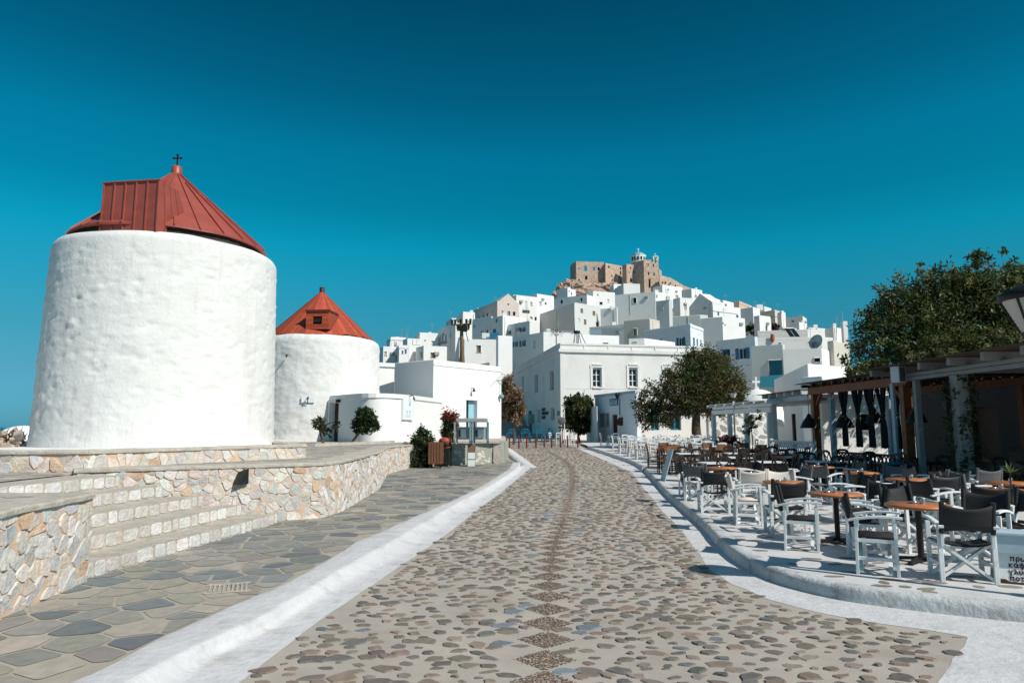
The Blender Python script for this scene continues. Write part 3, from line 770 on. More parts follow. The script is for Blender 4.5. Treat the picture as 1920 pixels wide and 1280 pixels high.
def window(root, F_, h, style, depth=.22):
    u0, u1, z0, z1 = h; w, hh = u1 - u0, z1 - z0
    def frame(mat, name, t, mull=True, rows=0):
        m = MB(); d0, d1 = -depth + .01, -depth + .07
        fbox(m, F_, u0, u0 + t, z0, z1, d0, d1); fbox(m, F_, u1 - t, u1, z0, z1, d0, d1)
        fbox(m, F_, u0 + t, u1 - t, z0, z0 + t, d0, d1); fbox(m, F_, u0 + t, u1 - t, z1 - t, z1, d0, d1)
        if mull: fbox(m, F_, (u0 + u1) / 2 - t * .5, (u0 + u1) / 2 + t * .5, z0 + t, z1 - t, d0, d1 - .003)
        for r in range(rows):
            zz = z0 + hh * (r + 1) / (rows + 1); fbox(m, F_, u0 + t, u1 - t, zz - t * .35, zz + t * .35, d0, d1 - .006)
        return m.build(name, mat, root)
    def pane(mat, par, name='pane'):
        m = MB(); m.add([F_.p(u0, z0, -depth + .02), F_.p(u1, z0, -depth + .02), F_.p(u1, z1, -depth + .02), F_.p(u0, z1, -depth + .02)], [(0, 1, 2, 3)])
        return m.build(name, mat, par)
    def panel(mat, name, n=2):
        m = MB(); g_ = .03
        for k in range(n):
            a, b = u0 + w * k / n, u0 + w * (k + 1) / n; fbox(m, F_, a + (0 if k == 0 else g_ / 2), b - (0 if k == n - 1 else g_ / 2), z0, z1, -depth, -depth + .1)
        return m.build(name, mat, root)
    if style == 'dark': pane(M['opening'], frame(M['darkwood'], 'window', .05, False))
    elif style == 'hole': pass
    elif style == 'glass': pane(M['glass'], frame(M['whitewood'], 'window', .08, True))
    elif style == 'sash': pane(M['glass'], frame(M['whitewood'], 'window', .09, True, 2))
    elif style == 'blind': pane(M['paneblue'], frame(M['whitewood'], 'window', .07, True))
    elif style == 'brown': panel(M['shutterbrown'], 'window')
    elif style == 'pale': panel(M['pale'], 'window')
    elif style == 'blue': pane(M['glass'], frame(M['blue'], 'window', .14, True))
    elif style == 'teal': pane(M['glass'], frame(M['teal'], 'window', .16, True))
    elif style == 'light': pane(M['lightblue'], frame(M['whitewood'], 'window', .1, False))
    elif style == 'dteal': panel(M['teal'], 'door')
    elif style == 'dblue': panel(M['blue'], 'door')
    elif style == 'dbrown': panel(M['browndoor'], 'door', 1)
    elif style == 'dwhite': panel(M['pale'], 'door', 1)
    elif style in ('shut', 'shutb'):
        wo_ = frame(M['whitewood'], 'window', .08, True); pane(M['glass'], wo_)
        for sgn in (-1, 1):
            m = MB(); a = u0 - w * .48 if sgn < 0 else u1; fbox(m, F_, a + .02, a + w * .48 - .02, z0 - .03, z1 + .03, .02, .07)
            m.build('shutter', M['teal' if style == 'shut' else 'blue'], wo_)
def block(root, pts, yb, Y, mat, wins=(), zdrop=3.5, cornice=0, name='wall', open_top=False, bevel=.11, depth=.22, backd=None, zb=None, trim=None, gable=0, yrb=None, winparent=None):
    (xl, yl), (xc, yc), (xr, yr) = pts
    C = at(xc, yc, Y); zt = C.z
    def end(px, py, dx, dy):
        if py is not None and abs(800 - py) > 25:
            q = on(px, py, zt); l = (q - C).length
            if 1.0 < l < 42 and q.y > Y - 3: return q
        return solve_dir(C, px, py or yc, dx, dy)
    L = end(xl, yl, -.50, .87); Rr = end(xr, yr, .94, .34)
    B = L + Rr - C
    if backd:
        f = Face(L, C); B = Rr - f.n * 0 + (L - C).normalized() * backd; L2 = L
    zb_ = zb if zb is not None else at(xc, yb, Y).z - zdrop
    zb_ = min([zb_] + [terrain(q.x, q.y) - .4 for q in (L, C, Rr, B)])
    FL, FR = Face(L, C), Face(C, Rr); hs = {'L': [], 'R': []}; wl = []
    for wn in wins:
        f = FL if wn[0] == 'L' else FR; x0, y0, x1, y1 = wn[1:5]
        u0, _ = f.hit(x0, (y0 + y1) / 2); u1, _ = f.hit(x1, (y0 + y1) / 2); _, za = f.hit((x0 + x1) / 2, y1); _, zb2 = f.hit((x0 + x1) / 2, y0)
        u0, u1 = max(.05, min(u0, u1)), min(f.L - .05, max(u0, u1)); za, zb2 = max(zb_ + .05, za), min(zt - .05, zb2)
        if u1 - u0 < .1 or zb2 - za < .1: continue
        hs[wn[0]].append((u0, u1, za, zb2)); wl.append((f, (u0, u1, za, zb2), wn[5]))
    mb = MB()
    facade(mb, FL, zb_, zt, hs['L'], depth); facade(mb, FR, zb_, zt, hs['R'], depth)
    if open_top:
        for f, k in ((FL, 'L'), (FR, 'R')):
            fi = Face(f.p(0, 0, -depth), f.p(f.L, 0, -depth)); m2 = MB(); facade(m2, fi, zb_, zt, hs[k], 0.0)
            for q in m2.f: mb.add([m2.v[i] for i in reversed(q)], [(0, 1, 2, 3)])
            mb.add([f.p(0, zt), f.p(f.L, zt), f.p(f.L, zt, -depth), f.p(0, zt, -depth)], [(0, 1, 2, 3)])
            for u in (0, f.L): mb.add([f.p(u, zb_), f.p(u, zt), f.p(u, zt, -depth), f.p(u, zb_, -depth)], [(0, 1, 2, 3)])
    else:
        facade(mb, Face(Rr, B), zb_, zt, []); facade(mb, Face(B, L), zb_, zt, [])
        mb.add([(q.x, q.y, zt) for q in (L, C, Rr, B)], [(0, 1, 2, 3)])
    if gable:                                     # triangular gable on the right face
        f = FR if gable > 0 else FL; hgt = abs(gable); mid = f.L / 2; dpt = min(6, (L - C).length if gable > 0 else (Rr - C).length)
        a, b, t = f.p(0, zt), f.p(f.L, zt), f.p(mid, zt + hgt); a2, b2, t2 = f.p(0, zt, -dpt), f.p(f.L, zt, -dpt), f.p(mid, zt + hgt, -dpt)
        mb.add([a, b, t, a2, b2, t2], [(0, 1, 2), (5, 4, 3), (1, 4, 5, 2), (0, 2, 5, 3)])
    wall = mb.build(name, mat, root, bevel=bevel, weld=True)
    if cornice:
        m = MB(); c = .10
        def off(p_, n1, n2, k): return p_ + (n1 + n2) * k
        Q = [off(L, FL.n, -FR.n * 0, c), C + FL.n * c + FR.n * c, off(Rr, FR.n, FR.n * 0, c)]
        Lq = L + FL.n * c; Rq = Rr + FR.n * c
        for a, b in ((Lq, C + FL.n * c + FR.n * c), (C + FL.n * c + FR.n * c, Rq)):
            f = Face(a, b); fbox(m, f, 0, f.L, zt - cornice * .6, zt - cornice * .6 + cornice, -c + .003, 0)
        m.build('cornice', trim or mat, root)
    for f, h, st in wl: window(winparent and wall or root, f, h, st, depth)
    return wall, FL, FR, zt, zb_, (L, C, Rr, B)
def hy(yb, k=.9): return 95 + (690 - yb) * k
def H(label, Z, xl, yl, xc, yc, xr, yr, yb, wins=(), mat='white', Y=None, cat='house', group=None, nm='house', **kw):
    P_ = [zp(Z, xl, yl), zp(Z, xc, yc), zp(Z, xr, yr)]
    P_ = [(P_[0][0], P_[0][1] if yl is not None else None), P_[1], (P_[2][0], P_[2][1] if yr is not None else None)]
    ybp = zp(Z, 0, yb)[1]
    Y = Y or hy(ybp)
    ws = [(w_[0], *zp(Z, w_[1], w_[2]), *zp(Z, w_[3], w_[4]), w_[5]) for w_ in wins]
    C = at(P_[1][0], ybp, Y)
    root = thing(nm, label, cat, (C.x, C.y, C.z), group)
    r = block(root, P_, ybp, Y, M[mat], ws, **kw)
    if Y > 95 and nm == 'house': roof_bits(root, r, M[mat])
    return root, r
rb = random.Random(77)
def roof_bits(root, r, mat):                      # what stands on the flat roofs: parapets, chimneys, aerials, pipes
    _, FL, FR, zt, zb_, (L, C, Rr, B) = r
    if rb.random() < .55:
        m = MB(); h = rb.uniform(.25, .5)
        for f in (FL, FR): fbox(m, f, 0 if f is FL else .02, f.L - .02, zt, zt + h * rb.uniform(.8, 1), -.28, -.03)
        m.build('parapet', mat, root, bevel=.05)
    e1, e2 = (L - C), (Rr - C)
    def spot(): return C + e1 * rb.uniform(.1, .5) + e2 * rb.uniform(.15, .85)
    if rb.random() < .5: c = spot(); m = MB(); m.box((c.x, c.y, zt + .35), (rb.uniform(.5, .9), rb.uniform(.5, .9), .9)); m.build('chimney', mat, root, bevel=.06)
    if rb.random() < .45:
        c = spot(); h = rb.uniform(1.6, 3.0); m = MB(); m.tube([(c.x, c.y, zt), (c.x, c.y, zt + h)], .03, 4)
        for k in range(3): m.bar((c.x - .5 + .1 * k, c.y, zt + h - .15 - .25 * k), (c.x + .5 - .1 * k, c.y, zt + h - .15 - .25 * k), .03)
        m.build('antenna', M['metalgrey'], root)
    f = FR if FR.L > FL.L * .6 else FL
    if rb.random() < .5: u = rb.uniform(.08, .92) * f.L; m = MB(); m.tube([f.p(u, max(zb_, zt - 5), .05), f.p(u, zt - .15, .05)], .045, 5); m.build('drainpipe', M['pale'], root)
    if rb.random() < .3: u = rb.uniform(.15, .8) * f.L; m = MB(); fbox(m, f, u, u + .8, zt - 1.5, zt - .95, 0, .3); m.build('air_conditioner', M['metalgrey'], root, bevel=.03)

# ---------------------------------------------------------------- the hillside town, from the front rows to the skyline
G0 = 'white houses on the hill'
# left end of the town (A)
H('white house with dark sun beds on its flat terrace, beside the orange cone windmill', 'A', 60, None, 150, 712, 345, None, 960, [('R', 175, 790, 200, 850, 'pale')], Y=118)
H('low white house with pale cornice at the far left end of town', 'A', 200, 650, 260, 605, 500, None, 760, [('L', 245, 640, 262, 700, 'blind'), ('R', 330, 650, 350, 690, 'pale')], Y=134, cornice=.25)
H('little white house with two blue arched windows and a flat cornice slab', 'A', 320, 790, 388, 712, 530, None, 930, [('R', 425, 775, 450, 825, 'dblue'), ('R', 470, 760, 500, 820, 'dblue'), ('L', 335, 830, 360, 930, 'dark')], Y=112, cornice=.5)
H('blank white house wall between the blue windows and the brown shutter', 'A', 480, None, 532, 722, 725, None, 900, [], Y=114)
H('white cube house with one closed pale brown shutter', 'A', 640, None, 755, 702, 1105, None, 890, [('R', 865, 805, 935, 885, 'brown'), ('L', 718, 805, 738, 885, 'dark')], Y=111)
H('white house behind with a dark slatted shade over its terrace', 'A', 440, None, 512, 592, 725, None, 720, [('R', 600, 690, 700, 712, 'dark')], Y=130)
H('white house with a small light blue window at the left skyline', 'A', 620, 580, 695, 538, 972, None, 700, [('R', 875, 630, 918, 675, 'light'), ('R', 770, 610, 785, 630, 'pale')], Y=138)
H('grey shaded house with two tall dark doors behind the utility pole', 'A', 975, 480, 1232, 385, 1300, None, 690, [('L', 1030, 550, 1050, 640, 'dblue'), ('L', 1078, 545, 1098, 640, 'dblue'), ('L', 1150, 540, 1165, 580, 'dark')], Y=132)
H('small white roof hut on the skyline left of the utility pole', 'A', 1090, 370, 1175, 315, 1275, None, 420, [], Y=152)
H('white house with shaded flank and one narrow window above the utility pole', 'A', 1265, 255, 1345, 215, 1525, None, 520, [('L', 1298, 310, 1315, 370, 'dark'), ('R', 1420, 330, 1450, 380, 'pale')], Y=150)
H('thin white roof block on the skyline beside the long grey house', 'A', 1500, None, 1528, 183, 1660, None, 260, [], Y=166)
H('plain white house with one brown shuttered window behind the low white gallery', 'A', 1345, None, 1366, 604, 1842, 612, 960, [('R', 1560, 697, 1614, 803, 'brown')], Y=98)
# middle left (B)
H('long grey shaded house with slit windows and a pinkish stone gable front', 'B', -108, 520, 312, 356, 700, None, 640,
  [('L', 52, 570, 74, 670, 'dark'), ('L', 120, 545, 142, 655, 'dark'), ('L', 222, 515, 246, 610, 'pale'), ('L', -30, 600, -12, 660, 'dark'),
   ('R', 388, 500, 420, 575, 'glass'), ('R', 495, 510, 545, 590, 'glass'), ('R', 592, 520, 636, 592, 'dark'), ('R', 495, 372, 524, 402, 'dark')], 'pinkstone', Y=150, gable=2.2)
H('tall cream house with two grey windows over a dark slatted balcony', 'B', 430, 325, 652, 234, 1030, 275, 650, [('R', 706, 320, 744, 404, 'blind'), ('R', 905, 345, 942, 430, 'blind'), ('R', 805, 330, 850, 470, 'pale'), ('R', 900, 612, 944, 662, 'dark'), ('R', 985, 615, 1020, 680, 'dark')], 'white_old', Y=162)
H('white house with grey blinds on the skyline left of the rock', 'B', 870, 235, 1027, 197, 1330, 243, 430, [('R', 1070, 335, 1110, 408, 'blind'), ('R', 1165, 355, 1195, 390, 'dark')], Y=172)
H('little lavender shaded house with two round dark vents below the rock', 'B', 1382, 125, 1576, 98, 1722, 130, 270, [('R', 1596, 140, 1612, 168, 'dark'), ('R', 1636, 178, 1660, 214, 'dark')], Y=205)
H('white house with blue railed balcony and blue door below the stone gable house', 'B', 205, 640, 410, 586, 832, 640, 960, [('L', 288, 645, 322, 714, 'dark'), ('L', 232, 830, 298, 905, 'dblue'), ('R', 715, 596, 750, 612, 'dark')], Y=122)
H('low grey flank of a white house with a small square window and dark doorway', 'B', -140, 700, 208, 640, 230, None, 1010, [('L', 115, 845, 142, 905, 'dark'), ('L', 22, 870, 50, 900, 'dark'), ('L', -110, 760, -88, 810, 'dark')], Y=126)
H('white house with two teal shuttered windows on its shaded flank, upper of two', 'B', 428, 770, 893, 684, 1076, 694, 930, [('L', 498, 866, 540, 936, 'shut'), ('L', 748, 806, 796, 884, 'shut')], Y=118)
H('white terrace house with teal shuttered windows and light blue railing, lower of two', 'B', 582, 985, 1142, 885, 1700, 905, 1200, [('L', 612, 1066, 660, 1152, 'shut'), ('L', 742, 1040, 796, 1144, 'shut'), ('L', 960, 1040, 1000, 1190, 'dwhite')], Y=96)
H('narrow white block beside the teal shuttered terrace house', 'B', 285, None, 322, 948, 588, 960, 1260, [], Y=95)
# centre (B and C)
H('wide lavender shaded house with three small dark windows under the castle rock', 'P', 1012.5, 563, 1100.5, 552.3, 1122, 558, 590, [('L', 1051, 562, 1055, 569, 'dark'), ('L', 1088.5, 558, 1092, 565, 'dark'), ('L', 1020.5, 582, 1026.5, 589.6, 'dark')], Y=185)
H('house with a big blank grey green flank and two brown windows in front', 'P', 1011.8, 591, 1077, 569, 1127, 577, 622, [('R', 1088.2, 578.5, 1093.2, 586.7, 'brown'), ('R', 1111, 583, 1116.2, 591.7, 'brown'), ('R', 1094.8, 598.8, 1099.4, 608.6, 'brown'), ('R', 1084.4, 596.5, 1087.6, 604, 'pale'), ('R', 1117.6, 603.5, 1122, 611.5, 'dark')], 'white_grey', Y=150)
H('white house with a small dark air conditioner right of the lavender flank', 'C', 175, None, 292, 232, 668, 260, 560, [('R', 365, 285, 384, 308, 'dark'), ('R', 540, 372, 568, 430, 'pale'), ('R', 405, 420, 455, 465, 'dark')], Y=188)
H('wide white house directly below the middle of the castle wall', 'C', 655, 215, 812, 122, 1098, 130, 300, [], Y=214)
H('small white lean-to with a pale vent under the castle wall', 'C', 590, 160, 645, 113, 830, 120, 230, [('R', 715, 145, 745, 168, 'pale')], Y=222)
H('largest lavender shaded house with a single square dark window, centre of the hill', 'C', 672, 300, 1358, 243, 1640, 285, 760, [('L', 980, 346, 1038, 440, 'dark'), ('R', 1375, 300, 1392, 340, 'pale')], Y=160)
H('lower lavender wing left of the single window house', 'C', 418, 566, 700, 542, 716, None, 860, [], Y=152)
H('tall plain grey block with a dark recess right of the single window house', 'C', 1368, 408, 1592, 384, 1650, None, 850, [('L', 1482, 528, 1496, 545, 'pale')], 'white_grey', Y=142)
H('long low lavender wall with a grey top edge behind the big white hall', 'C', 232, 868, 828, 818, 905, None, 1080, [], Y=126, cornice=.4)
H('beige house with one dark casement window and a brown drainpipe', 'C', 818, 772, 1264, 734, 1440, 775, 1090, [('L', 984, 876, 1048, 996, 'glass')], 'cream', Y=118)
H('bluish white house with teal shutters and three blue side windows', 'P', 1206, 623, 1294, 610, 1318.5, 618.5, 652, [('L', 1272.5, 633, 1281, 648, 'shut'), ('L', 1227, 637, 1237, 641.5, 'shut'), ('R', 1299.5, 633, 1303, 648, 'dblue'), ('R', 1306, 635.5, 1309, 649, 'dblue'), ('R', 1313, 637, 1315.5, 649, 'dblue')], 'white_blue', Y=104, cornice=.35)
H('flat white terrace parapet right behind the roof of the big white hall', 'C', 20, None, 50, 978, 738, 1000, 1140, [('R', 470, 1118, 550, 1136, 'dark')], Y=90)
H('low white roof wedge behind the roof of the big white hall', 'C', 905, 1050, 1172, 1040, 1700, 1110, 1180, [('L', 975, 1102, 1045, 1118, 'dark')], Y=88)
# right of centre (D)
H('white house with grey flank just under the castle on the right', 'P', 1223.8, 541, 1241.8, 536.2, 1280, 541, 564, [('R', 1251, 541.5, 1254, 544, 'pale'), ('R', 1266.8, 553, 1271.2, 558, 'blind')], Y=218)
H('topmost white house on the right skyline with a grey roof terrace flank', 'D', 345, 35, 515, 5, 700, 38, 210, [('R', 572, 118, 604, 158, 'blind')], Y=212)
H('big plain sunlit white house with one pale door right of the hill centre', 'D', 195, None, 318, 188, 520, 200, 480, [('R', 396, 272, 434, 362, 'pale')], Y=182)
H('gabled house with a broad grey shaded end wall', 'D', 472, 330, 872, 235, 1062, None, 490, [], Y=172, gable=-3.0)
H('white roof blocks on the skyline behind the grey gabled house', 'D', 700, 160, 838, 145, 1012, 205, 230, [('R', 905, 180, 925, 200, 'pale')], Y=200)
H('white upper storey with grey flank on the skyline above the blue awning', 'D', 885, 245, 1056, 204, 1242, 250, 340, [], Y=190)
H('white house front with a blue grey awning and round blue window', 'D', 860, None, 882, 288, 1352, 340, 520, [('R', 962, 412, 992, 470, 'dblue'), ('R', 1282, 458, 1322, 506, 'dblue')], Y=165)
H('grey house with rounded white sunlit front behind the teal window house', 'D', 664, 520, 1045, 488, 1432, 520, 860, [('R', 1055, 590, 1068, 610, 'dark'), ('R', 1085, 620, 1098, 640, 'dark')], Y=138)
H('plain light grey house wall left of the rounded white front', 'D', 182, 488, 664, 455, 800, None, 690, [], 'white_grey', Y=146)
H('rough bluish white house with two teal windows above the round tree', 'P', 1343, 639, 1415, 631, 1421, None, 676, [('L', 1354.3, 654.8, 1369, 671.2, 'teal'), ('L', 1385.4, 652.6, 1399, 672.9, 'shutb')], 'white_blue', Y=94)
H('blue grey shaded house with pale sunlit end beside the hillside bush', 'D', 1355, 380, 1570, 348, 1690, 385, 610, [('R', 1600, 515, 1618, 550, 'pale'), ('R', 1640, 505, 1660, 545, 'pale')], Y=160)
H('pinkish plastered house with a cornice on the right skyline', 'D', 1238, 260, 1332, 238, 1535, 320, 360, [], 'pink', Y=196, cornice=.8)
# right end of the town (E)
H('white house with a small roof cube on the right skyline', 'E', -10, 180, 132, 158, 262, 195, 270, [], Y=186)
H('beige flat roofed house with a dark teal awning, right of the pinkish house', 'E', 20, None, 322, 230, 445, 270, 330, [], 'cream', Y=178)
H('tall narrow white house beside the dark teal awning', 'E', 370, 300, 442, 264, 522, 285, 490, [], Y=172)
H('large pale house with an ochre sign patch near the right end of the skyline', 'E', 520, 350, 836, 316, 912, 365, 610, [('L', 630, 400, 680, 435, 'brown')], 'white_old', Y=160)
H('low white house in front of the large pale house', 'E', 600, 470, 772, 448, 908, 475, 640, [], Y=148)
H('white house with one slim blue window behind the red pot', 'E', -70, None, 36, 340, 248, 365, 640, [('R', 150, 505, 180, 600, 'dblue')], Y=146)
H('long low white house with a flat roof slab near the right end', 'E', 905, None, 946, 540, 1246, 562, 720, [], Y=140, cornice=.3)
H('last white house of the row with grey flank, by the antenna masts', 'E', 1246, 560, 1402, 518, 1640, 560, 720, [], Y=136)
H('long grey white house with a parapet below the solar panels', 'E', 0, 640, 930, 608, 1252, None, 800, [('L', 955, 680, 985, 722, 'dark')], 'white_old', Y=118)
H('flat roofed grey white house behind the satellite dish', 'E', 10, 775, 1190, 752, 1405, None, 960, [('L', 405, 805, 432, 828, 'dark'), ('L', 950, 785, 975, 806, 'dark')], 'white_old', Y=104)
H('grey green house front with a teal balcony door', 'P', 1408, 649, 1467, 645.5, 1472, None, 742, [('L', 1442, 675, 1467, 703, 'dteal')], 'white_grey', Y=88)
H('lavender house with one low dark window and a slanting pipe', 'P', 1467.5, 655, 1540, 652.5, 1567, 660, 700, [('L', 1527, 671, 1538, 678, 'dark')], 'white', Y=84)
H('cream pillar house with a white sunlit end, left of the big right tree', 'E', 1285, 780, 1402, 768, 1700, 830, 1180, [], 'cream', Y=86)
H('white house with a steep sloping parapet behind the brown pergola', 'P', 1451, 711, 1513.7, 681, 1610, 690, 745, [], Y=47, zdrop=4)
H('low white wing with grey flank, nearest behind the brown pergola', 'P', 1500, None, 1541, 704.5, 1665, 711, 748, [], Y=43, zdrop=4)

# town details that stand on their own
def post(name, label, cat, px, yt, yb, Y, r=.04, mat='metalgrey', arms=()):
    a, b = at(px, yb, Y), at(px, yt, Y); m = MB(); m.tube([a, b], r, 6)
    for f, l in arms:
        c = a + (b - a) * f; m.tube([c - Vector((l, 0, 0)), c + Vector((l, 0, 0))], r * .7, 5)
    return tag(m.build(name, M[mat]), label, cat)
post('antenna_mast', 'thin antenna mast with a dark box on the right end roofs', 'antenna', 1579, 584, 632, 136, .07, 'metalgrey', [(.4, .5)])
post('antenna_mast', 'plain thin antenna mast, left of the two on the right end roofs', 'antenna', 1568.5, 592, 636, 136, .06)
post('antenna_mast', 'thin antenna mast on the far left white roofs', 'antenna', 761.3, 624, 637, 131, .06)
m = MB(); a = at(1584, 628, 134); m.box((a.x, a.y, a.z), (.9, .9, 5.4)); tag(m.build('chimney', M['white'], bevel=.05), 'slim white chimney tower beside the antenna masts', 'chimney')
m = MB(); a = at(1423, 577, 187); m.box((a.x, a.y, a.z), (1.6, 1.6, 1.6)); tag(m.build('water_tank', M['white']), 'small white water tank on a right skyline roof', 'tank')
# satellite dish
a = at(1532, 642, 87); root = thing('satellite_dish', 'grey satellite dish on a white roof right of the solar panels', 'dish', (a.x, a.y, a.z - 1.2))
m = MB(); m.M = Matrix.Translation(a) @ Matrix.Rotation(R(-62), 4, 'Z') @ Matrix.Rotation(R(72), 4, 'X')
m.lathe([(.02, 0), (.35, .03), (.7, .12), (.98, .25), (1.0, .27), (.98, .28), (.69, .15), (.02, .03)], n=28); m.build('reflector', M['metalgrey'], root)
m = MB(); m.tube([a + Vector((-.5, .1, -1.2)), a + Vector((-.5, .1, -.1)), a], .05, 6); m.build('stand', M['iron'], root)
# solar panels
a = at(1478, 624, 116); root = thing('solar_panel', 'two dark tilted solar panels on a flat white roof', 'solar panel', (a.x, a.y, a.z - .8))
for k in (0, 1):
    m = MB(); o = Vector((k * .9 - .6, 0, 0)); m.hexa([a + o + Vector((.0, 0, .7)), a + o + Vector((.7, 0, .7)), a + o + Vector((1.5, -.3, -.7)), a + o + Vector((.75, -.3, -.7))],
           [a + o + Vector((.0, -.05, .78)), a + o + Vector((.7, -.05, .78)), a + o + Vector((1.5, -.35, -.62)), a + o + Vector((.75, -.35, -.62))]); m.build('panel', M['glass'], root)
m = MB(); m.tube([a + Vector((-.9, .3, .75)), a + Vector((1.0, .3, .75))], .3, 10); m.build('tank', M['metalgrey'], root)
a = at(1448.5, 634, 105); m = MB(); m.lathe([(.18, 0), (.28, .35), (.34, .8), (.25, 1.1), (.3, 1.25), (.26, 1.25)], (a.x, a.y, a.z - .6), 14)
tag(m.build('chimney_pot', M['terracotta']), 'red clay chimney pot on a white parapet', 'chimney pot')
# blue balcony railing, awnings, light railings
def panel_between(name, label, cat, Z, pts, Y, mat, th=.08, balusters=False, parent=None):
    P_ = [at(*zp(Z, *p), Y) for p in pts]; m = MB(); n = Vector((0, th, 0))
    m.hexa([P_[3], P_[2], P_[2] + n, P_[3] + n], [P_[0], P_[1], P_[1] + n, P_[0] + n])
    o = m.build(name, M[mat]); return tag(o, label, cat)
panel_between('balcony_railing', 'bright blue balcony railing in front of a blue door', 'railing', 'B', [(175, 905), (350, 895), (350, 1005), (175, 1010)], 119.5, 'blue')
panel_between('balcony_railing', 'white balustrade left of the bright blue railing', 'railing', 'B', [(38, 900), (172, 905), (172, 1005), (38, 1000)], 120, 'white')
panel_between('glass_railing', 'light blue glass railing on a white roof terrace behind the big hall', 'railing', 'C', [(215, 905), (432, 880), (432, 968), (215, 968)], 94, 'clear')
panel_between('glass_railing', 'pale glass railing with white posts on the teal shutter terrace', 'railing', 'B', [(1165, 850), (1690, 868), (1690, 910), (1165, 905)], 97, 'clear')
panel_between('balcony_railing', 'dark teal balcony front below the teal door', 'railing', 'P', [(1425.5, 706), (1467, 701.5), (1467, 725), (1425.5, 726)], 84.5, 'teal')
def awning(label, Z, pts, Y, dy, mat, th=.1):
    P_ = [at(*zp(Z, *p), Y) for p in pts]; P_[0] = P_[0] + Vector((0, dy, dy * .12)); P_[1] = P_[1] + Vector((0, dy, dy * .12)); m = MB(); n = Vector((0, 0, th))
    m.hexa([P_[3] - n, P_[2] - n, P_[1] - n, P_[0] - n], [P_[3], P_[2], P_[1], P_[0]]); return tag(m.build('awning', M[mat]), label, 'awning')
awning('flat dark awning over the two tall dark doors', 'A', [(985, 640), (1095, 635), (1095, 668), (950, 672)], 128, 3, 'awning')
awning('long blue grey awning over a white house front on the right', 'D', [(890, 378), (1310, 430), (1310, 442), (890, 388)], 160, 3, 'bluegrey')
awning('dark teal awning on the right skyline', 'E', [(130, 310), (350, 310), (372, 330), (100, 330)], 172, 3.5, 'awning')
awning('dark slatted shade over a cream house balcony', 'B', [(765, 480), (900, 490), (890, 545), (760, 535)], 159, 1.5, 'awning')

# ---------------------------------------------------------------- castle and church on the top
CY = 246
c0 = at(1160, 545, CY)
castle = thing('castle', 'ruined brown stone castle crowning the hilltop', 'castle', (c0.x, c0.y, c0.z))
def K(xl, yl, xc, yc, xr, yr, yb, wins, Y=CY, **kw):
    P_ = [zp('F', xl, yl), zp('F', xc, yc), zp('F', xr, yr)]
    ws = [(w_[0], *zp('F', w_[1], w_[2]), *zp('F', w_[3], w_[4]), w_[5]) for w_ in wins]
    return block(castle, P_, zp('F', 0, yb)[1], Y, M['castle'], ws, zdrop=6, bevel=.15, depth=.8, winparent=True, **kw)
K(268, 290, 343, 239, 700, 249, 620, [('R', 447, 300, 486, 366, 'hole'), ('R', 560, 312, 588, 355, 'hole'), ('R', 621, 315, 650, 357, 'dark'), ('R', 460, 425, 490, 475, 'dark'), ('R', 372, 322, 384, 336, 'dark'), ('R', 372, 470, 396, 490, 'dark')], open_top=True)
K(665, 300, 720, 261, 936, 300, 620, [('R', 756, 297, 776, 323, 'dark'), ('R', 905, 316, 924, 346, 'dark'), ('R', 905, 362, 921, 414, 'dark'), ('R', 892, 424, 912, 452, 'dark'), ('R', 902, 468, 918, 520, 'dark'), ('R', 796, 418, 808, 432, 'dark'), ('R', 802, 474, 818, 490, 'dark')], Y=245)
K(938, 290, 990, 274, 1215, 296, 620, [('R', 1036, 312, 1052, 330, 'dark'), ('R', 1074, 366, 1098, 392, 'dark'), ('R', 1038, 456, 1068, 508, 'dark'), ('R', 1130, 466, 1158, 514, 'dark'), ('R', 1152, 380, 1172, 402, 'dark'), ('R', 1020, 376, 1032, 388, 'dark'), ('R', 1132, 336, 1142, 348, 'dark')], Y=244)
K(1062, 255, 1212, 218, 1402, 226, 640, [('R', 1264, 264, 1278, 300, 'dark'), ('R', 1330, 274, 1348, 312, 'dark'), ('R', 1268, 376, 1288, 416, 'dark'), ('R', 1338, 386, 1354, 426, 'dark'), ('R', 1280, 464, 1302, 580, 'dark')], Y=242)
K(1395, 330, 1412, 328, 1444, 366, 640, [], Y=244)
m = MB(); Q = [(1436, 420), (1500, 436), (1560, 452), (1640, 496), (1720, 548), (1815, 584), (1900, 640)]; P_ = [at(*zp('F', *q), 240 + i * 1.5) for i, q in enumerate(Q)]
for i in range(len(P_) - 1):
    a, b = P_[i], P_[i + 1]; dn = Vector((0, 0, -14)); bk = Vector((.4, 1.4, 0))
    zt_ = max(a.z, b.z) if i % 2 else None
    m.hexa([a + dn, b + dn, b + dn + bk, a + dn + bk], [a, b, b + bk, a + bk])
wl_ = m.build('rampart', M['castle'], castle)
for x, y in [(1456, 490), (1496, 490), (1555, 500), (1560, 545), (1622, 530), (1655, 575), (1600, 560)]:
    p_ = at(*zp('F', x, y + 22), 240.0 + (x - 1436) / 58); m = MB(); m.box((p_.x, p_.y, p_.z), (.38, .5, .55)); m.build('loophole', M['opening'], wl_)
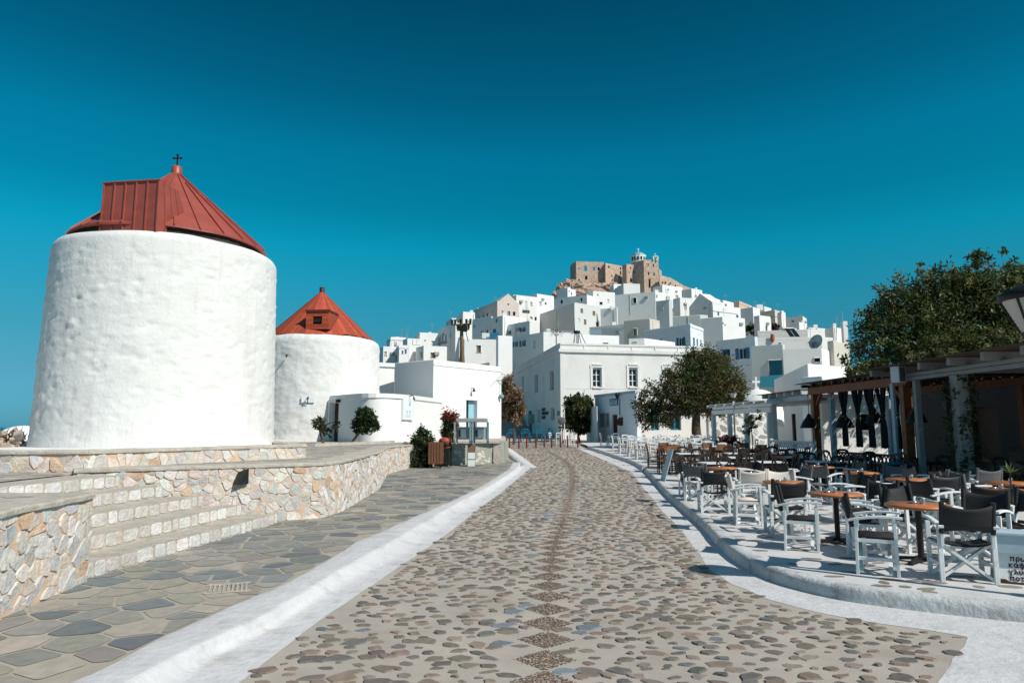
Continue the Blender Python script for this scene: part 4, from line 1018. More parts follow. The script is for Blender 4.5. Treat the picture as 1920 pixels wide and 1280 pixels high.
# rock the castle stands on
def lump(name, centers, mat, noise_a, noise_s, label=None, kind=None, n1=28, n2=18):
    m = MB()
    for c, r in centers:
        vs = []; b = []
        for i in range(n2 + 1):
            th = math.pi * i / n2
            for k in range(n1):
                ph = 2 * math.pi * k / n1; d = Vector((math.sin(th) * math.cos(ph), math.sin(th) * math.sin(ph), math.cos(th)))
                q = Vector((c.x + d.x * r[0], c.y + d.y * r[1], c.z + d.z * r[2])); f = noise.fractal(q * noise_s, 1.0, 2.1, 4)
                f += .6 * (noise.cell(q * noise_s * 1.7) - .5); vs.append(q + Vector((d.x * r[0], d.y * r[1], d.z * r[2])).normalized() * f * noise_a)
        fs = [(i * n1 + k, (i + 1) * n1 + k, (i + 1) * n1 + (k + 1) % n1, i * n1 + (k + 1) % n1) for i in range(n2) for k in range(n1)]
        m.add(vs, fs)
    o = m.build(name, mat); return tag(o, label, kind=kind)
ce = [(at(*zp('F', 215, 575), 246), (2.6, 3, 3.0)), (at(*zp('F', 150, 590), 246), (1.6, 3, 2.4)), (at(*zp('F', 300, 590), 246), (3.4, 3, 3.2)), (at(*zp('F', 430, 585), 244.5), (4.6, 2.6, 2.3)), (at(*zp('F', 640, 580), 244), (4.2, 2.4, 2.2)),
      (at(*zp('F', 800, 600), 243), (4, 2.5, 2.4)), (at(*zp('F', 75, 680), 238), (.8, 1.5, 1.6)), (at(*zp('F', 500, 660), 243), (9, 3, 2.6))]
lump('rock_outcrop', ce, M['rock'], .7, .45, kind='structure')
# church: drum, dome, cross, belfry
ct = at(*zp('F', 1146, 250), 251); px1 = 251 / 1280 / 6.857
church = thing('church', 'white church drum with teal dome and cross above the castle', 'church', (ct.x, ct.y, ct.z - 4))
Rd = 100 * px1; m = MB(); m.lathe([(Rd, -5), (Rd, 75 * px1), (Rd * 1.03, 78 * px1), (Rd * 1.03, 84 * px1)], (ct.x, ct.y, ct.z), 12, smooth=False); m.build('drum', M['white'], church)
m = MB(); rr = 88 * px1; m.lathe([(rr * math.cos(t * math.pi / 16), 80 * px1 + 54 * px1 * math.sin(t * math.pi / 16)) for t in range(9)], (ct.x, ct.y, ct.z), 32); m.build('dome', M['teal_dome'], church)
m = MB(); zt = ct.z + 134 * px1; m.tube([(ct.x, ct.y, zt - .1), (ct.x, ct.y, zt + 52 * px1)], .14, 6); m.tube([(ct.x - 16 * px1, ct.y, zt + 36 * px1), (ct.x + 16 * px1, ct.y, zt + 36 * px1)], .13, 6); m.build('cross', M['white'], church)
for k in range(6):
    t = R(-150 + k * 24); m = MB(); m.M = Matrix.Translation((ct.x + Rd * 1.0 * math.cos(t), ct.y + Rd * math.sin(t), ct.z + 35 * px1)) @ Matrix.Rotation(t, 4, 'Z'); m.box((0, 0, 0), (.25, .55, 1.2)); m.build('window', M['opening'], church)
cb = at(*zp('F', 1362, 226), 243); belf = thing('belfry', 'small white belfry with a teal cap beside the church dome', 'belfry', (cb.x, cb.y, cb.z))
s_ = 243 / 1280 / 6.857; m = MB(); w_ = 34 * s_
for sx in (-1, 1):
    for sy in (-1, 1): m.box((cb.x + sx * w_ * .8, cb.y + sy * w_ * .8, cb.z + 20 * s_), (w_ * .42, w_ * .42, 44 * s_))
m.box((cb.x, cb.y, cb.z + 45 * s_), (w_ * 2.15, w_ * 2.15, 8 * s_)); m.build('arcade', M['white'], belf)
m = MB(); m.lathe([(w_ * .62 * math.cos(t * math.pi / 12), 49 * s_ + 26 * s_ * math.sin(t * math.pi / 12)) for t in range(7)], (cb.x, cb.y, cb.z), 16); m.build('cap', M['teal_dome'], belf)
m = MB(); m.tube([(cb.x, cb.y, cb.z + 72 * s_), (cb.x, cb.y, cb.z + 92 * s_)], .1, 6); m.tube([(cb.x - .35, cb.y, cb.z + 86 * s_), (cb.x + .35, cb.y, cb.z + 86 * s_)], .1, 6); m.build('cross', M['white'], belf)
# ---------------------------------------------------------------- windmills
def mill_wall(name_root, cx, cy, z0, z1, r0, r1, mat, seed, bumps, pits, shoulder=.21):
    n1, n2 = 240, 110; vs = []; rr = random.Random(seed)
    H = z1 - z0; P = []
    for _ in range(pits):
        P.append((rr.uniform(-math.pi, .4), rr.uniform(.15, H - .4), rr.uniform(.026, .065), rr.uniform(.012, .032) * rr.choice((1, 1, -1))))
    prof = []
    for i in range(n2 + 1):
        z = H * i / n2; r = r0 + (r1 - r0) * i / n2
        if z < .3: r += .03 * (1 - z / .3)
        d = H - z
        if d < shoulder: r -= shoulder - math.sqrt(max(0, shoulder ** 2 - (shoulder - d) ** 2))
        prof.append((r, z))
    for r, z in prof:
        for k in range(n1):
            t = 2 * math.pi * k / n1; q = Vector((math.cos(t) * r0, math.sin(t) * r0, z))
            f = bumps * (.6 * noise.noise(q * .8 + Vector((seed, 0, 0))) + .55 * noise.noise(q * 2.3) + .35 * noise.noise(q * 5.1) + .2 * noise.noise(q * 9))
            for (pt, pz, ps, pd) in P:
                if abs(pz - z) < ps * 2.2:
                    da = (t - pt + math.pi) % (2 * math.pi) - math.pi
                    e = (da * r) ** 2 / (ps * 1.5) ** 2 + (pz - z) ** 2 / ps ** 2
                    if e < 5: f -= pd * math.exp(-e)
            vs.append((cx + (r + f) * math.cos(t), cy + (r + f) * math.sin(t), z0 + z + (.05 * noise.noise(Vector((math.cos(t) * 2, math.sin(t) * 2, seed))) if z > H - .05 else 0)))
    fs = [(i * n1 + k, i * n1 + (k + 1) % n1, (i + 1) * n1 + (k + 1) % n1, (i + 1) * n1 + k) for i in range(n2) for k in range(n1)]
    m = MB(); m.add(vs, fs, None, True); rt = prof[-1][0]
    m.lathe([(rt + .02, H), (rt - .6, H + .02), (.01, H + .02)], (cx, cy, z0), n1)
    return m.build('wall', mat, name_root)
# big windmill
mx_, my_ = -9.12, 17.85; zb_, zt_ = 1.44, 6.42
mill = thing('windmill', 'big round whitewashed windmill with red metal cone roof and box dormer', 'windmill', (mx_, my_, zb_))
mill_wall(mill, mx_, my_, zb_, zt_, 2.79, 2.67, M['mill'], 3, .011, 700)
apx = at(325, 322, my_); rx, ry = mx_ + .0, my_; er, ez = 2.37, zt_ + .24; az_ = apx.z
m = MB(); m.lathe([(er - .10, zt_ - .05), (er - .08, ez - .02), (er - .3, ez - .02)], (rx, ry, 0), 48); m.build('eave_ring', M['darkgap'], mill)
roof = MB(); ns = 26
def cone_pt(t, f, up=0.0): # f 0 eave .. 1 apex
    r = er * (1 - f); return Vector((rx + (r + up * .7) * math.cos(t), ry + (r + up * .7) * math.sin(t), ez + (az_ - ez) * f + up * .7 + (.012 * math.sin(t * 9) if f < .02 else 0)))
vs = []; n1 = ns * 2
for f in (0, .25, .5, .75, .965):
    for k in range(n1): vs.append(cone_pt(2 * math.pi * k / n1, f))
fs = [(i * n1 + k, i * n1 + (k + 1) % n1, (i + 1) * n1 + (k + 1) % n1, (i + 1) * n1 + k) for i in range(4) for k in range(n1)]
roof.add(vs, fs)
rv = [cone_pt(2 * math.pi * k / n1, 0) - Vector((0, 0, .05)) for k in range(n1)]
roof.add(vs[:n1] + rv, [(k, n1 + k, n1 + (k + 1) % n1, (k + 1) % n1) for k in range(n1)])
roof.add(rv, [tuple(range(n1))])
for k in range(ns):
    t = 2 * math.pi * (k + .5) / ns; top = .96 if k % 2 == 0 else (.62 if k % 4 == 1 else .80)
    roof.bar(cone_pt(t, -.005, .015), cone_pt(t, top, .015), .028, .05)
rf = roof.build('roof', M['redmetal'], mill)
m = MB(); m.lathe([(.13, -.14), (.135, .12), (.10, .15), (.01, .17)], (rx, ry, az_), 12); m.build('roof_cap', M['redmetal'], mill)
m = MB(); m.box((rx, ry, az_ + .30), (.03, .03, .32)); m.box((rx, ry, az_ + .38), (.20, .03, .03))
for dx, dz in ((-.10, .38), (.10, .38), (0, .47)): m.box((rx + dx, ry, az_ + dz), (.05, .04, .05))
m.build('cross', M['iron'], mill)
# box dormer: its front plane faces the street side, ridge running back into the cone
dA, dB = at(188, 430, 15.62), at(293, 431, 15.40); f = Face(dA, dB); zc = at(240, 341, 15.5).z; zd = min(dA.z, dB.z) - .02
w_ = f.L; dep = 1.6; m = MB()
b4 = [f.p(0, zd), f.p(w_, zd), f.p(w_, zd, -dep * .9), f.p(0, zd, -dep * .9)]; t4 = [f.p(.03, zc), f.p(w_, zc), f.p(w_ + .02, zc - .02, -dep * .42), f.p(.05, zc - .02, -dep * .42)]
m.hexa(b4, t4)
for k in range(6):
    u = w_ * k / 5; m.bar(f.p(u, zd - .01, .012), f.p(.03 + (w_ - .03) * k / 5, zc + .012, .012), .03, .035, up=(f.n.x, f.n.y, 0))
for k in range(3):
    d = -dep * (.10 + .12 * k); m.bar(f.p(w_ + .012, zd + .1, d * 1.7), f.p(w_ + .012, zc - .02, d), .025, .025)
m.bar(f.p(-.02, zc + .012, .02), f.p(w_ + .03, zc + .012, .02), .03, .03)
m.build('dormer', M['redmetal'], mill)

# second windmill, behind
nx_, ny_ = -.283 * 36.6, 36.6; z0_, z1_ = 1.19, at(600, 624, 33.6).z
mill2 = thing('windmill', 'smaller windmill behind, white with orange red boarded cone roof', 'windmill', (nx_, ny_, z0_))
mill_wall(mill2, nx_, ny_, z0_, z1_, 3.28, 3.12, M['mill'], 8, .05, 60, .4)
a2 = at(597, 545, ny_).z; er2, ez2 = 2.80, z1_ + .02
m = MB(); nb = 64; rr = random.Random(4)
for k in range(nb):
    t0, t1 = 2 * math.pi * k / nb, 2 * math.pi * (k + .97) / nb; lo = rr.uniform(-.03, .05); up = rr.uniform(0, .02)
    def cp(t, fr): r = er2 * (1 - fr) + .02; return Vector((nx_ + r * math.cos(t), ny_ + r * math.sin(t), ez2 + (a2 - ez2) * fr + up))
    tm = (t0 + t1) / 2; col = vary((.37, .07, .034), .24, rr)
    m.add([cp(t0, -lo), cp(t1, -lo), cp(t1, .97), cp(t0, .97)], [(0, 1, 2, 3)], col)
    dn = Vector((0, 0, .04)); m.add([cp(t0, -lo) - dn, cp(t1, -lo) - dn, cp(t1, -lo), cp(t0, -lo)], [(0, 1, 2, 3)], col)
m.build('roof', M['redwood'], mill2)
m = MB(); m.lathe([(.02, -.02), (er2 - .1, -.04)], (nx_, ny_, ez2), 40); m.lathe([(.14, -.1), (.14, .18), (.01, .2)], (nx_, ny_, a2), 10); m.build('roof_cap', M['browndoor'], mill2)
da, db = at(573, 617, 34.0), at(616, 617, 33.9); f = Face(da, db); zc = at(595, 583, 33.95).z; zd = da.z
m = MB(); hu = (f.L * .30, f.L * .70, zd + (zc - zd) * .38, zd + (zc - zd) * .72); nrow = 7
for k in range(nrow):
    za, zb2 = zd + (zc - zd) * k / nrow, zd + (zc - zd) * (k + .94) / nrow; col = vary((.40, .075, .03), .2, rr)
    if hu[2] - .05 < (za + zb2) / 2 < hu[3] + .02:
        fbox(m, f, 0, hu[0], za, zb2, -.05, 0, col); fbox(m, f, hu[1], f.L, za, zb2, -.05, 0, col)
    else: fbox(m, f, 0, f.L, za, zb2, -.05, 0, col)
fbox(m, f, -.04, f.L + .04, zc - .02, zc + .07, -1.3, .06, (.12, .03, .02)); fbox(m, f, 0, .05, zd, zc - .02, -1.5, -.052, (.3, .06, .03)); fbox(m, f, f.L - .05, f.L, zd, zc - .02, -1.5, -.052, (.3, .06, .03))
dm = m.build('dormer', M['redwood'], mill2)
m = MB(); fbox(m, f, hu[0], hu[1], hu[2], hu[3], -.3, -.06); m.build('opening', M['opening'], dm)
# tiny lamp and bracketed plate on its wall
def wall_pt(px, py):
    d = ray(px, py); d2 = Vector((d.x, d.y)); k = (nx_ * d.x + ny_ * d.y) / d2.length_squared; cl = d2 * k; off = (Vector((nx_, ny_)) - cl).length
    R_ = 3.26; t = k - math.sqrt(max(0, R_ ** 2 - off ** 2)) / d2.length; return EYE + d * t
q = wall_pt(578, 749); root = thing('wall_plaque', 'small pale plaque with a lamp on the second windmill wall', 'plaque', (q.x, q.y, q.z - .2))
n_ = (Vector((q.x - nx_, q.y - ny_, 0))).normalized(); fq = Face(q - Vector((-n_.y, n_.x, 0)) * .32, q + Vector((-n_.y, n_.x, 0)) * .32)
m = MB(); fbox(m, fq, 0, .62, q.z - .14, q.z + .14, -.05, .045); m.build('plate', M['sign_white'], root)
m = MB(); m.tube([fq.p(.30, q.z - .22, .05), fq.p(.33, q.z + .05, .22), fq.p(.33, q.z + .16, .1)], .02, 6); m.lathe([(.05, 0), (.04, .09)], tuple(fq.p(.33, q.z + .02, .22)), 8); m.build('lamp', M['iron'], root)
q = wall_pt(539, 666); m = MB(); m.tube([q, q + n_ * .25, q + n_ * .28 - Vector((0, 0, .12))], .035, 6); tag(m.build('wall_lamp', M['iron']), 'small dark lamp stub high on the second windmill', 'lamp')

# ---------------------------------------------------------------- curved shed with the brown door
def onz(px, py, z): return on(px, py, z)
zs = 3.42
Q = [Vector((-.268 * 33.9, 33.9, zs)), Vector((-.2523 * 33.2, 33.2, zs)), onz(655, 739, zs), onz(680, 737.3, zs), onz(705, 737, zs), onz(735, 738, zs), onz(765, 740.3, zs), onz(800, 744.5, zs), onz(829, 748.8, zs)]
shed = thing('shed', 'low curved white shed with a brown door joined to the second windmill', 'shed', (Q[3].x, Q[3].y, 1.19))
sm_ = [Q[0], Q[1]] + smooth_line(Q[1:], .35)[1:]
m = MB(); z0_ = 1.1; dh = (.02, 0, 0, 0)
fd = Face(Q[0], Q[1]); du0, _ = fd.hit(622, 790); du1, _ = fd.hit(636, 790); dz = at(630, 755, Q[1].y + .2).z
facade(m, fd, z0_, zs, [(max(.03, du0), min(fd.L - .03, du1), z0_ + .05, dz)], .22)
pts = sm_[1:]; n = len(pts); nz = 8; vs = []
for i, p in enumerate(pts):
    d = (pts[min(i + 1, n - 1)] - pts[max(i - 1, 0)]).normalized(); nn = Vector((d.y, -d.x, 0))
    for k in range(nz + 1):
        z = z0_ + (zs - .2 - z0_) * k / nz; o = .02 * noise.noise(Vector((p.x * 1.6, p.y * 1.6, z * 1.8))); vs.append((p.x + nn.x * o, p.y + nn.y * o, z))
m.add(vs, [(i * (nz + 1) + k, (i + 1) * (nz + 1) + k, (i + 1) * (nz + 1) + k + 1, i * (nz + 1) + k + 1) for i in range(n - 1) for k in range(nz)], None, True)
e = Q[-1]; b1 = Vector((e.x - 3.5, e.y + 1.5, 0)); poly = [(p.x, p.y, zs - .2) for p in [Q[0]] + pts] + [(b1.x, b1.y, zs - .2), (Q[0].x - .6, Q[0].y + 2.5, zs - .2)]
m.add(poly, [tuple(range(len(poly)))]); m.add([(e.x, e.y, z0_), (b1.x, b1.y, z0_), (b1.x, b1.y, zs - .2), (e.x, e.y, zs - .2)], [(0, 1, 2, 3)])
m.build('wall', M['white'], shed)
m = MB(); pr = [(0, -.2), (.07, -.2), (.07, 0), (0, 0.01)]; vs = []; allp = [Q[0]] + pts
for i, p in enumerate(allp):
    d = (allp[min(i + 1, len(allp) - 1)] - allp[max(i - 1, 0)]).normalized(); nn = Vector((d.y, -d.x, 0))
    vs += [(p.x + nn.x * .06, p.y + nn.y * .06, zs - .2), (p.x + nn.x * .06, p.y + nn.y * .06, zs), (p.x - nn.x * .3, p.y - nn.y * .3, zs), (p.x - nn.x * .3, p.y - nn.y * .3, zs - .2)]
L_ = len(allp); m.add(vs, [(i * 4 + k, i * 4 + 4 + k, i * 4 + 4 + (k + 1) % 4, i * 4 + (k + 1) % 4) for i in range(L_ - 1) for k in range(4)] + [(0, 1, 2, 3), (4 * L_ - 1, 4 * L_ - 2, 4 * L_ - 3, 4 * L_ - 4)])
m.build('parapet', M['white'], shed)
m = MB(); fbox(m, fd, max(.03, du0), min(fd.L - .03, du1), z0_ + .05, dz, -.22, -.16); dr = m.build('door', M['browndoor'], shed)
m = MB(); um = (du0 + du1) / 2 + .05; fbox(m, fd, um - .05, um + .12, dz - .72, dz - .5, -.158, -.15); m.build('notice', M['sign_white'], dr)
m = MB(); fbox(m, fd, du0 - .12, du0 - .02, z0_, dz + .1, .0, .14); fbox(m, fd, du0 - .12, fd.L + .04, dz + .02, zs - .22, .01, .18); m.build('door_surround', M['white'], shed)
q = fd.p(fd.L + .06, zs - .28, .1); m = MB(); m.box((q.x, q.y - .05, q.z), (.16, .16, .14)); m.build('floodlight', M['iron'], shed)
# plaques and lamps on the curved wall
fw = Face(onz(753, 739.2, zs), onz(772, 741, zs))
def on_face(fc, px, py): return fc.hit(px, py)
u0, z1 = fw.hit(752.5, 746.5); u1, z0 = fw.hit(772, 787)
root = thing('information_board', 'pale blue white information board on the curved shed wall', 'sign', tuple(fw.p(u0, z0)))
m = MB(); fbox(m, fw, u0, u1, z0, z1, -.05, .10); bd = m.build('board', M['sign_white'], root)
m = MB(); w = u1 - u0
for k, (a, b) in enumerate([(.3, .45), (.55, .7)]): fbox(m, fw, u0 + w * a, u0 + w * b, z0 + (z1 - z0) * .38, z0 + (z1 - z0) * .43, .1, .104); fbox(m, fw, u0 + w * (a + .05), u0 + w * (b - .04), z0 + (z1 - z0) * .30, z0 + (z1 - z0) * .37, .1, .104)
for k in range(3): fbox(m, fw, u0 + w * .25, u0 + w * .75, z0 + (z1 - z0) * (.12 + .06 * k), z0 + (z1 - z0) * (.135 + .06 * k), .1, .104)
m.build('lettering', M['bluegrey'], bd)
u, z = fw.hit(764, 743); m = MB(); q = fw.p(u, z, .1); m.tube([q, q + fw.n * .18 + Vector((0, 0, .06)), q + fw.n * .25 - Vector((0, 0, .06))], .022, 6); m.lathe([(.06, -.12), (.03, .0)], tuple(q + fw.n * .25 - Vector((0, 0, .04))), 8)
tag(m.build('wall_lamp', M['iron']), 'small wall lamp over the pale information board', 'lamp')

# ---------------------------------------------------------------- white gallery with the blue door
def solo(label, cat, nm, px, yb, Y, mat, wins, zb=None, **kw):
    C = at(px[1][0], yb, Y); root = thing(nm, label, cat, (C.x, C.y, zb if zb is not None else C.z)); r = block(root, px, yb, Y, M[mat], wins, zb=zb, **kw); return root, r
gal, (gw, gFL, gFR, gz, gzb, gq) = solo('white flat roofed building with a light blue door beside the second windmill', 'building', 'gallery_building',
     [(740, 680.5), (813, 673.5), (940, 687.5)], 822, 39.5, 'white', [('R', 873, 750, 893.5, 822, 'none')], zb=.9, bevel=.05, depth=.35)
u0, za = gFR.hit(873, 750); u1, _ = gFR.hit(893.5, 800); zd0 = 1.2
m = MB(); fbox(m, gFR, u0, u0 + (u1 - u0) * .48, .95, za - .02, -.34, -.28); dr = m.build('door', M['glass'], gal)
m = MB(); fbox(m, gFR, u0 + (u1 - u0) * .50, u1, .95, za - .02, -.34, -.22); m.build('door', M['lightblue'], gal)
m = MB(); fbox(m, gFR, u0 - .12, u0, .95, za + .12, -.02, .03); fbox(m, gFR, u1, u1 + .12, .95, za + .12, -.02, .03); fbox(m, gFR, u0, u1, za, za + .12, -.02, .03); m.build('door_surround', M['white'], gal)
m = MB(); fbox(m, gFR, 0, gFR.L, gz - .34, gz - .29, 0, .035); m.build('string_course', M['white'], gal)
m = MB(); q = gFR.p((u0 + u1) / 2, za + .75, .0); m.tube([q, q + gFR.n * .2], .02, 6); m.lathe([(.10, -.22), (.05, -.05), (.03, .0)], tuple(q + gFR.n * .22), 10); tag(m.build('wall_lamp', M['iron']), 'dark bell lamp above the light blue door', 'lamp')
q = gFR.p(gFR.L, at(940, 716, gq[2].y).z, .02)
root = thing('wall_bracket', 'iron bracket with a hanging round disc on the white gallery corner', 'bracket', tuple(q))
m = MB(); m.tube([q + Vector((-.5, -.4, .05)), q + Vector((.15, -.2, .1)), q + Vector((.7, -.1, .1))], .025, 6); m.tube([q + Vector((.0, -.25, .1)), q + Vector((.0, -.25, -.75))], .012, 5); m.lathe([(.09, -.1), (.03, .12)], tuple(q + Vector((.62, -.1, -.02))), 8); m.build('arm', M['iron'], root)
m = MB(); m.M = Matrix.Translation(q + Vector((0, -.28, -.95))) @ Matrix.Rotation(R(90), 4, 'X'); m.lathe([(.001, -.015), (.16, -.015), (.16, .015), (.001, .015)], n=20); m.build('disc', M['discteal'], root)
solo('recessed white wing between the second windmill and the blue door building', 'building', 'gallery_building', [(690, None), (700, 682), (741, 684)], 822, 42.6, 'white', [], zb=.9, cornice=.25)

# ---------------------------------------------------------------- the big two storey hall
hall, (hw, hFL, hFR, hz, hzb, hq) = solo('big two storey white hall with cornice and tall sash windows behind the street', 'building', 'town_hall',
    [(967.5, 690), (1050, 644), (1322, 651)], 824, 62, 'white_old',
    [('R', 1111, 690.5, 1128.5, 725.5, 'sash'), ('R', 1179, 690.5, 1196, 725, 'sash'), ('R', 1245, 690.5, 1258, 722, 'sash'),
     ('L', 978, 706, 983, 741, 'pale'), ('L', 1002.5, 702, 1009, 736, 'blind'), ('L', 1031, 694.5, 1038, 731.5, 'glass'), ('L', 990, 770, 997.2, 812, 'dteal'), ('L', 1008, 768, 1014.8, 792, 'pale'), ('L', 1032.5, 764, 1039.5, 788, 'glass'), ('L', 975.5, 777, 980, 797, 'pale'), ('R', 1220, 766, 1236, 806, 'teal'), ('R', 1256, 766, 1277, 806, 'teal')],
    zb=.6, depth=.3, bevel=.04)
zc = at(1051, 656.5, 62).z
m = MB(); C_ = hq[1]
for f, flip in ((hFL, 0), (hFR, 1)):
    fbox(m, f, -.16 if flip else 0, f.L + (0 if flip else .16), zc - .16, zc + .14, -.02 - .003 * flip, .17 - .004 * flip); fbox(m, f, 0, f.L, hz - .1, hz + .06, -.12 - .003 * flip, .06 - .004 * flip)
for k in range(1, 7): fbox(m, hFR, hFR.L * k / 6.2 - .05, hFR.L * k / 6.2 + .05, zc + .14, hz - .1, 0, .05)
fbox(m, hFR, 0, .4, hzb, zc - .16, 0, .035); fbox(m, hFL, hFL.L - .8, hFL.L, hzb, zc - .16, 0, .035)
zmid = at(1051, 728, 62).z; fbox(m, hFR, .4, hFR.L, zmid, zmid + .1, 0, .02)
m.build('cornice', M['white_old'], hall)
for (x0, x1, y0, y1) in [(1111, 1128.5, 690.5, 725.5), (1179, 1196, 690.5, 725), (1245, 1258, 690.5, 722)]:
    u0, zt2 = hFR.hit(x0, y0); u1, zb2 = hFR.hit(x1, y1); m = MB()
    fbox(m, hFR, u0 - .22, u0, zb2 - .1, zt2 + .1, 0, .06); fbox(m, hFR, u1, u1 + .22, zb2 - .1, zt2 + .1, 0, .06); fbox(m, hFR, u0 - .24, u1 + .24, zt2 + .1, zt2 + .32, 0, .08); fbox(m, hFR, u0 - .05, u1 + .05, zt2 + .32, zt2 + .40, 0, .16); fbox(m, hFR, u0, u1, zb2 - .12, zb2 - .002, 0, .12)
    m.build('window_surround', M['white'], hall)
# short rows of dark lettering on the flank: too small to read in the photograph
root = thing('wall_lettering', 'three short rows of dark lettering on the hall flank', 'sign', tuple(hFL.p(hFL.hit(1016, 790)[0], hFL.hit(1016, 790)[1])))
for (xa, xb, y) in [(1016, 1023, 768), (1016, 1029, 775), (1016, 1023.5, 782.5)]:
    u0, z = hFL.hit(xa, y); u1, _ = hFL.hit(xb, y); m = MB(); u = u0
    while u < u1 - .12:
        w = rnd.uniform(.18, .34); w = min(w, u1 - u); k = rnd.random()
        fbox(m, hFL, u, u + w * .28, z - .17, z + .17, 0, .02); fbox(m, hFL, u + w * .3, u + w * .78, z + .09, z + .17, 0, .02)
        if k > .35: fbox(m, hFL, u + w * .3, u + w * .70, z - .05, z + .02, 0, .02)
        if k < .6: fbox(m, hFL, u + w * .55, u + w * .78, z - .17, z + .085, 0, .02)
        u += w
    m.build('letters', M['inkdark'], root)
u0, z0 = hFL.hit(1046, 779); u1, z1 = hFL.hit(1050, 770); m = MB(); fbox(m, hFL, u0, min(u1, hFL.L - .05), z0, z1, .036, .06); tag(m.build('wall_sign', M['teal']), 'small teal sign near the corner of the hall', 'sign')
u0, z0 = hFL.hit(1000, 784); m = MB(); q = hFL.p(u0, z0, .06); m.tube([hFL.p(u0, z0 - .55, .05), hFL.p(u0, z0 + .45, .05)], [.55, .5], 12); tag(m.build('wall_shield', M['concrete']), 'dull oval shield beside the teal door of the hall', 'shield')
# roof bits over the hall: dry plant and iron stool
q = at(1043, 643, 66); m = MB()
for k in range(60):
    d = Vector((rnd.gauss(0, 1), rnd.gauss(0, 1), abs(rnd.gauss(.5, .6)))).normalized(); m.leaf(q + Vector((0, 0, .6)) + d * rnd.uniform(.2, .7), d, Vector((0, 0, 1)), .3, .12, vary((.16, .09, .05), .3))
m.tube([q - Vector((0, 0, .2)), q + Vector((0, 0, .8))], .05, 5, (.1, .08, .06)); tag(m.build('dry_plant', M['leaf']), 'dry brown plant on the hall roof edge', 'plant')
q = at(1082, 646, 65); m = MB()
for dx, dy in ((-.3, 0), (.35, 0), (0, .3), (.7, -.1)): m.tube([q + Vector((dx * 1.2, dy, 0)), q + Vector((dx * .5, dy * .5, 1.1))], .035, 5)
m.lathe([(.25, 1.05), (.33, 1.15), (.33, 1.3), (.2, 1.35)], tuple(q), 10); m.tube([q + Vector((-.2, 0, 1.2)), q + Vector((-.25, 0, 2.6))], .03, 5); tag(m.build('iron_brazier', M['iron']), 'dark iron brazier on legs on the hall roof', 'brazier')

# ---------------------------------------------------------------- ticket kiosk
kio, (kw_, kFL, kFR, kz, kzb, kq) = solo('small flat roofed kiosk with blue framed sign and brown door', 'kiosk', 'kiosk', [(1115.5, 742), (1193, 733.5), (1200, None)], 815, 50, 'white_blue',
    [('L', 1121, 774, 1142.5, 800.5, 'blind'), ('L', 1148, 777, 1157.5, 820, 'dbrown')], zb=.6, depth=.2, bevel=.04)
m = MB(); fbox(m, kFL, 0, kFL.L, kz - .14, kz + .08, -.1, .1); m.build('cornice', M['bluegrey'], kio)
solo('lower annex wing of the kiosk with a narrow dark window', 'kiosk', 'kiosk_annex', [(1099, 765.3), (1119, 761), (1120, None)], 815, 53, 'white_blue', [('L', 1104.5, 775, 1112.5, 798, 'dark')], zb=.6)
u0, z0 = kFL.hit(1144, 760.5); u1, z1 = kFL.hit(1159, 746.5)
root = thing('framed_sign', 'blue framed sign with two lines of lettering high on the kiosk', 'sign', tuple(kFL.p(u0, z0)))
m = MB(); fbox(m, kFL, u0, u1, z0, z1, 0, .05); m.build('frame', M['inkblue'], root)
w, h = u1 - u0, z1 - z0; m = MB(); fbox(m, kFL, u0 + w * .07, u1 - w * .07, z0 + h * .1, z1 - h * .32, .05, .056); fbox(m, kFL, u0 + w * .07, u1 - w * .07, z1 - h * .25, z1 - h * .1, .05, .056); bd = m.build('board', M['bluegrey'], root)
m = MB(); u = u0 + w * .14
while u < u1 - w * .16:
    fbox(m, kFL, u, u + w * .03, z1 - h * .22, z1 - h * .13, .056, .06); fbox(m, kFL, u + w * .035, u + w * .06, z1 - h * .16, z1 - h * .13, .056, .06); u += w * .085
u = u0 + w * .28
while u < u1 - w * .3:
    for zz in (.42, .22): fbox(m, kFL, u, u + w * .05, z0 + h * zz, z0 + h * (zz + .12), .056, .06)
    u += w * .09
m.build('lettering', M['inkblue'], bd)
u0, z0 = kFL.hit(1162, 797); u1, z1 = kFL.hit(1168, 782.5)
for k, (a, b, c, d) in enumerate([(1160, 1164, 797, 785), (1163.5, 1168, 797.5, 782)]):
    ua, za = kFL.hit(a, c); ub, zb2 = kFL.hit(b, d); m = MB(); fbox(m, kFL, ua, ub, za, zb2, .0, .12 + .05 * k); tag(m.build('notice_case', M['darkwood'], bevel=.01), ['lower dark notice case beside the kiosk door', 'taller dark notice case beside the kiosk door'][k], 'notice case')
u0, z0 = kFL.hit(1163.5, 778); _, z1 = kFL.hit(1163.5, 741); m = MB(); q = kFL.p(u0, z1, .25); m.tube([kFL.p(u0, z0, .06), kFL.p(u0, z1 - .4, .06), q], .03, 6); m.lathe([(.08, -.25), (.2, .12), (.02, .2)], tuple(q), 10); tag(m.build('wall_lamp', M['iron']), 'lantern on a thin pipe over the kiosk notice cases', 'lamp')

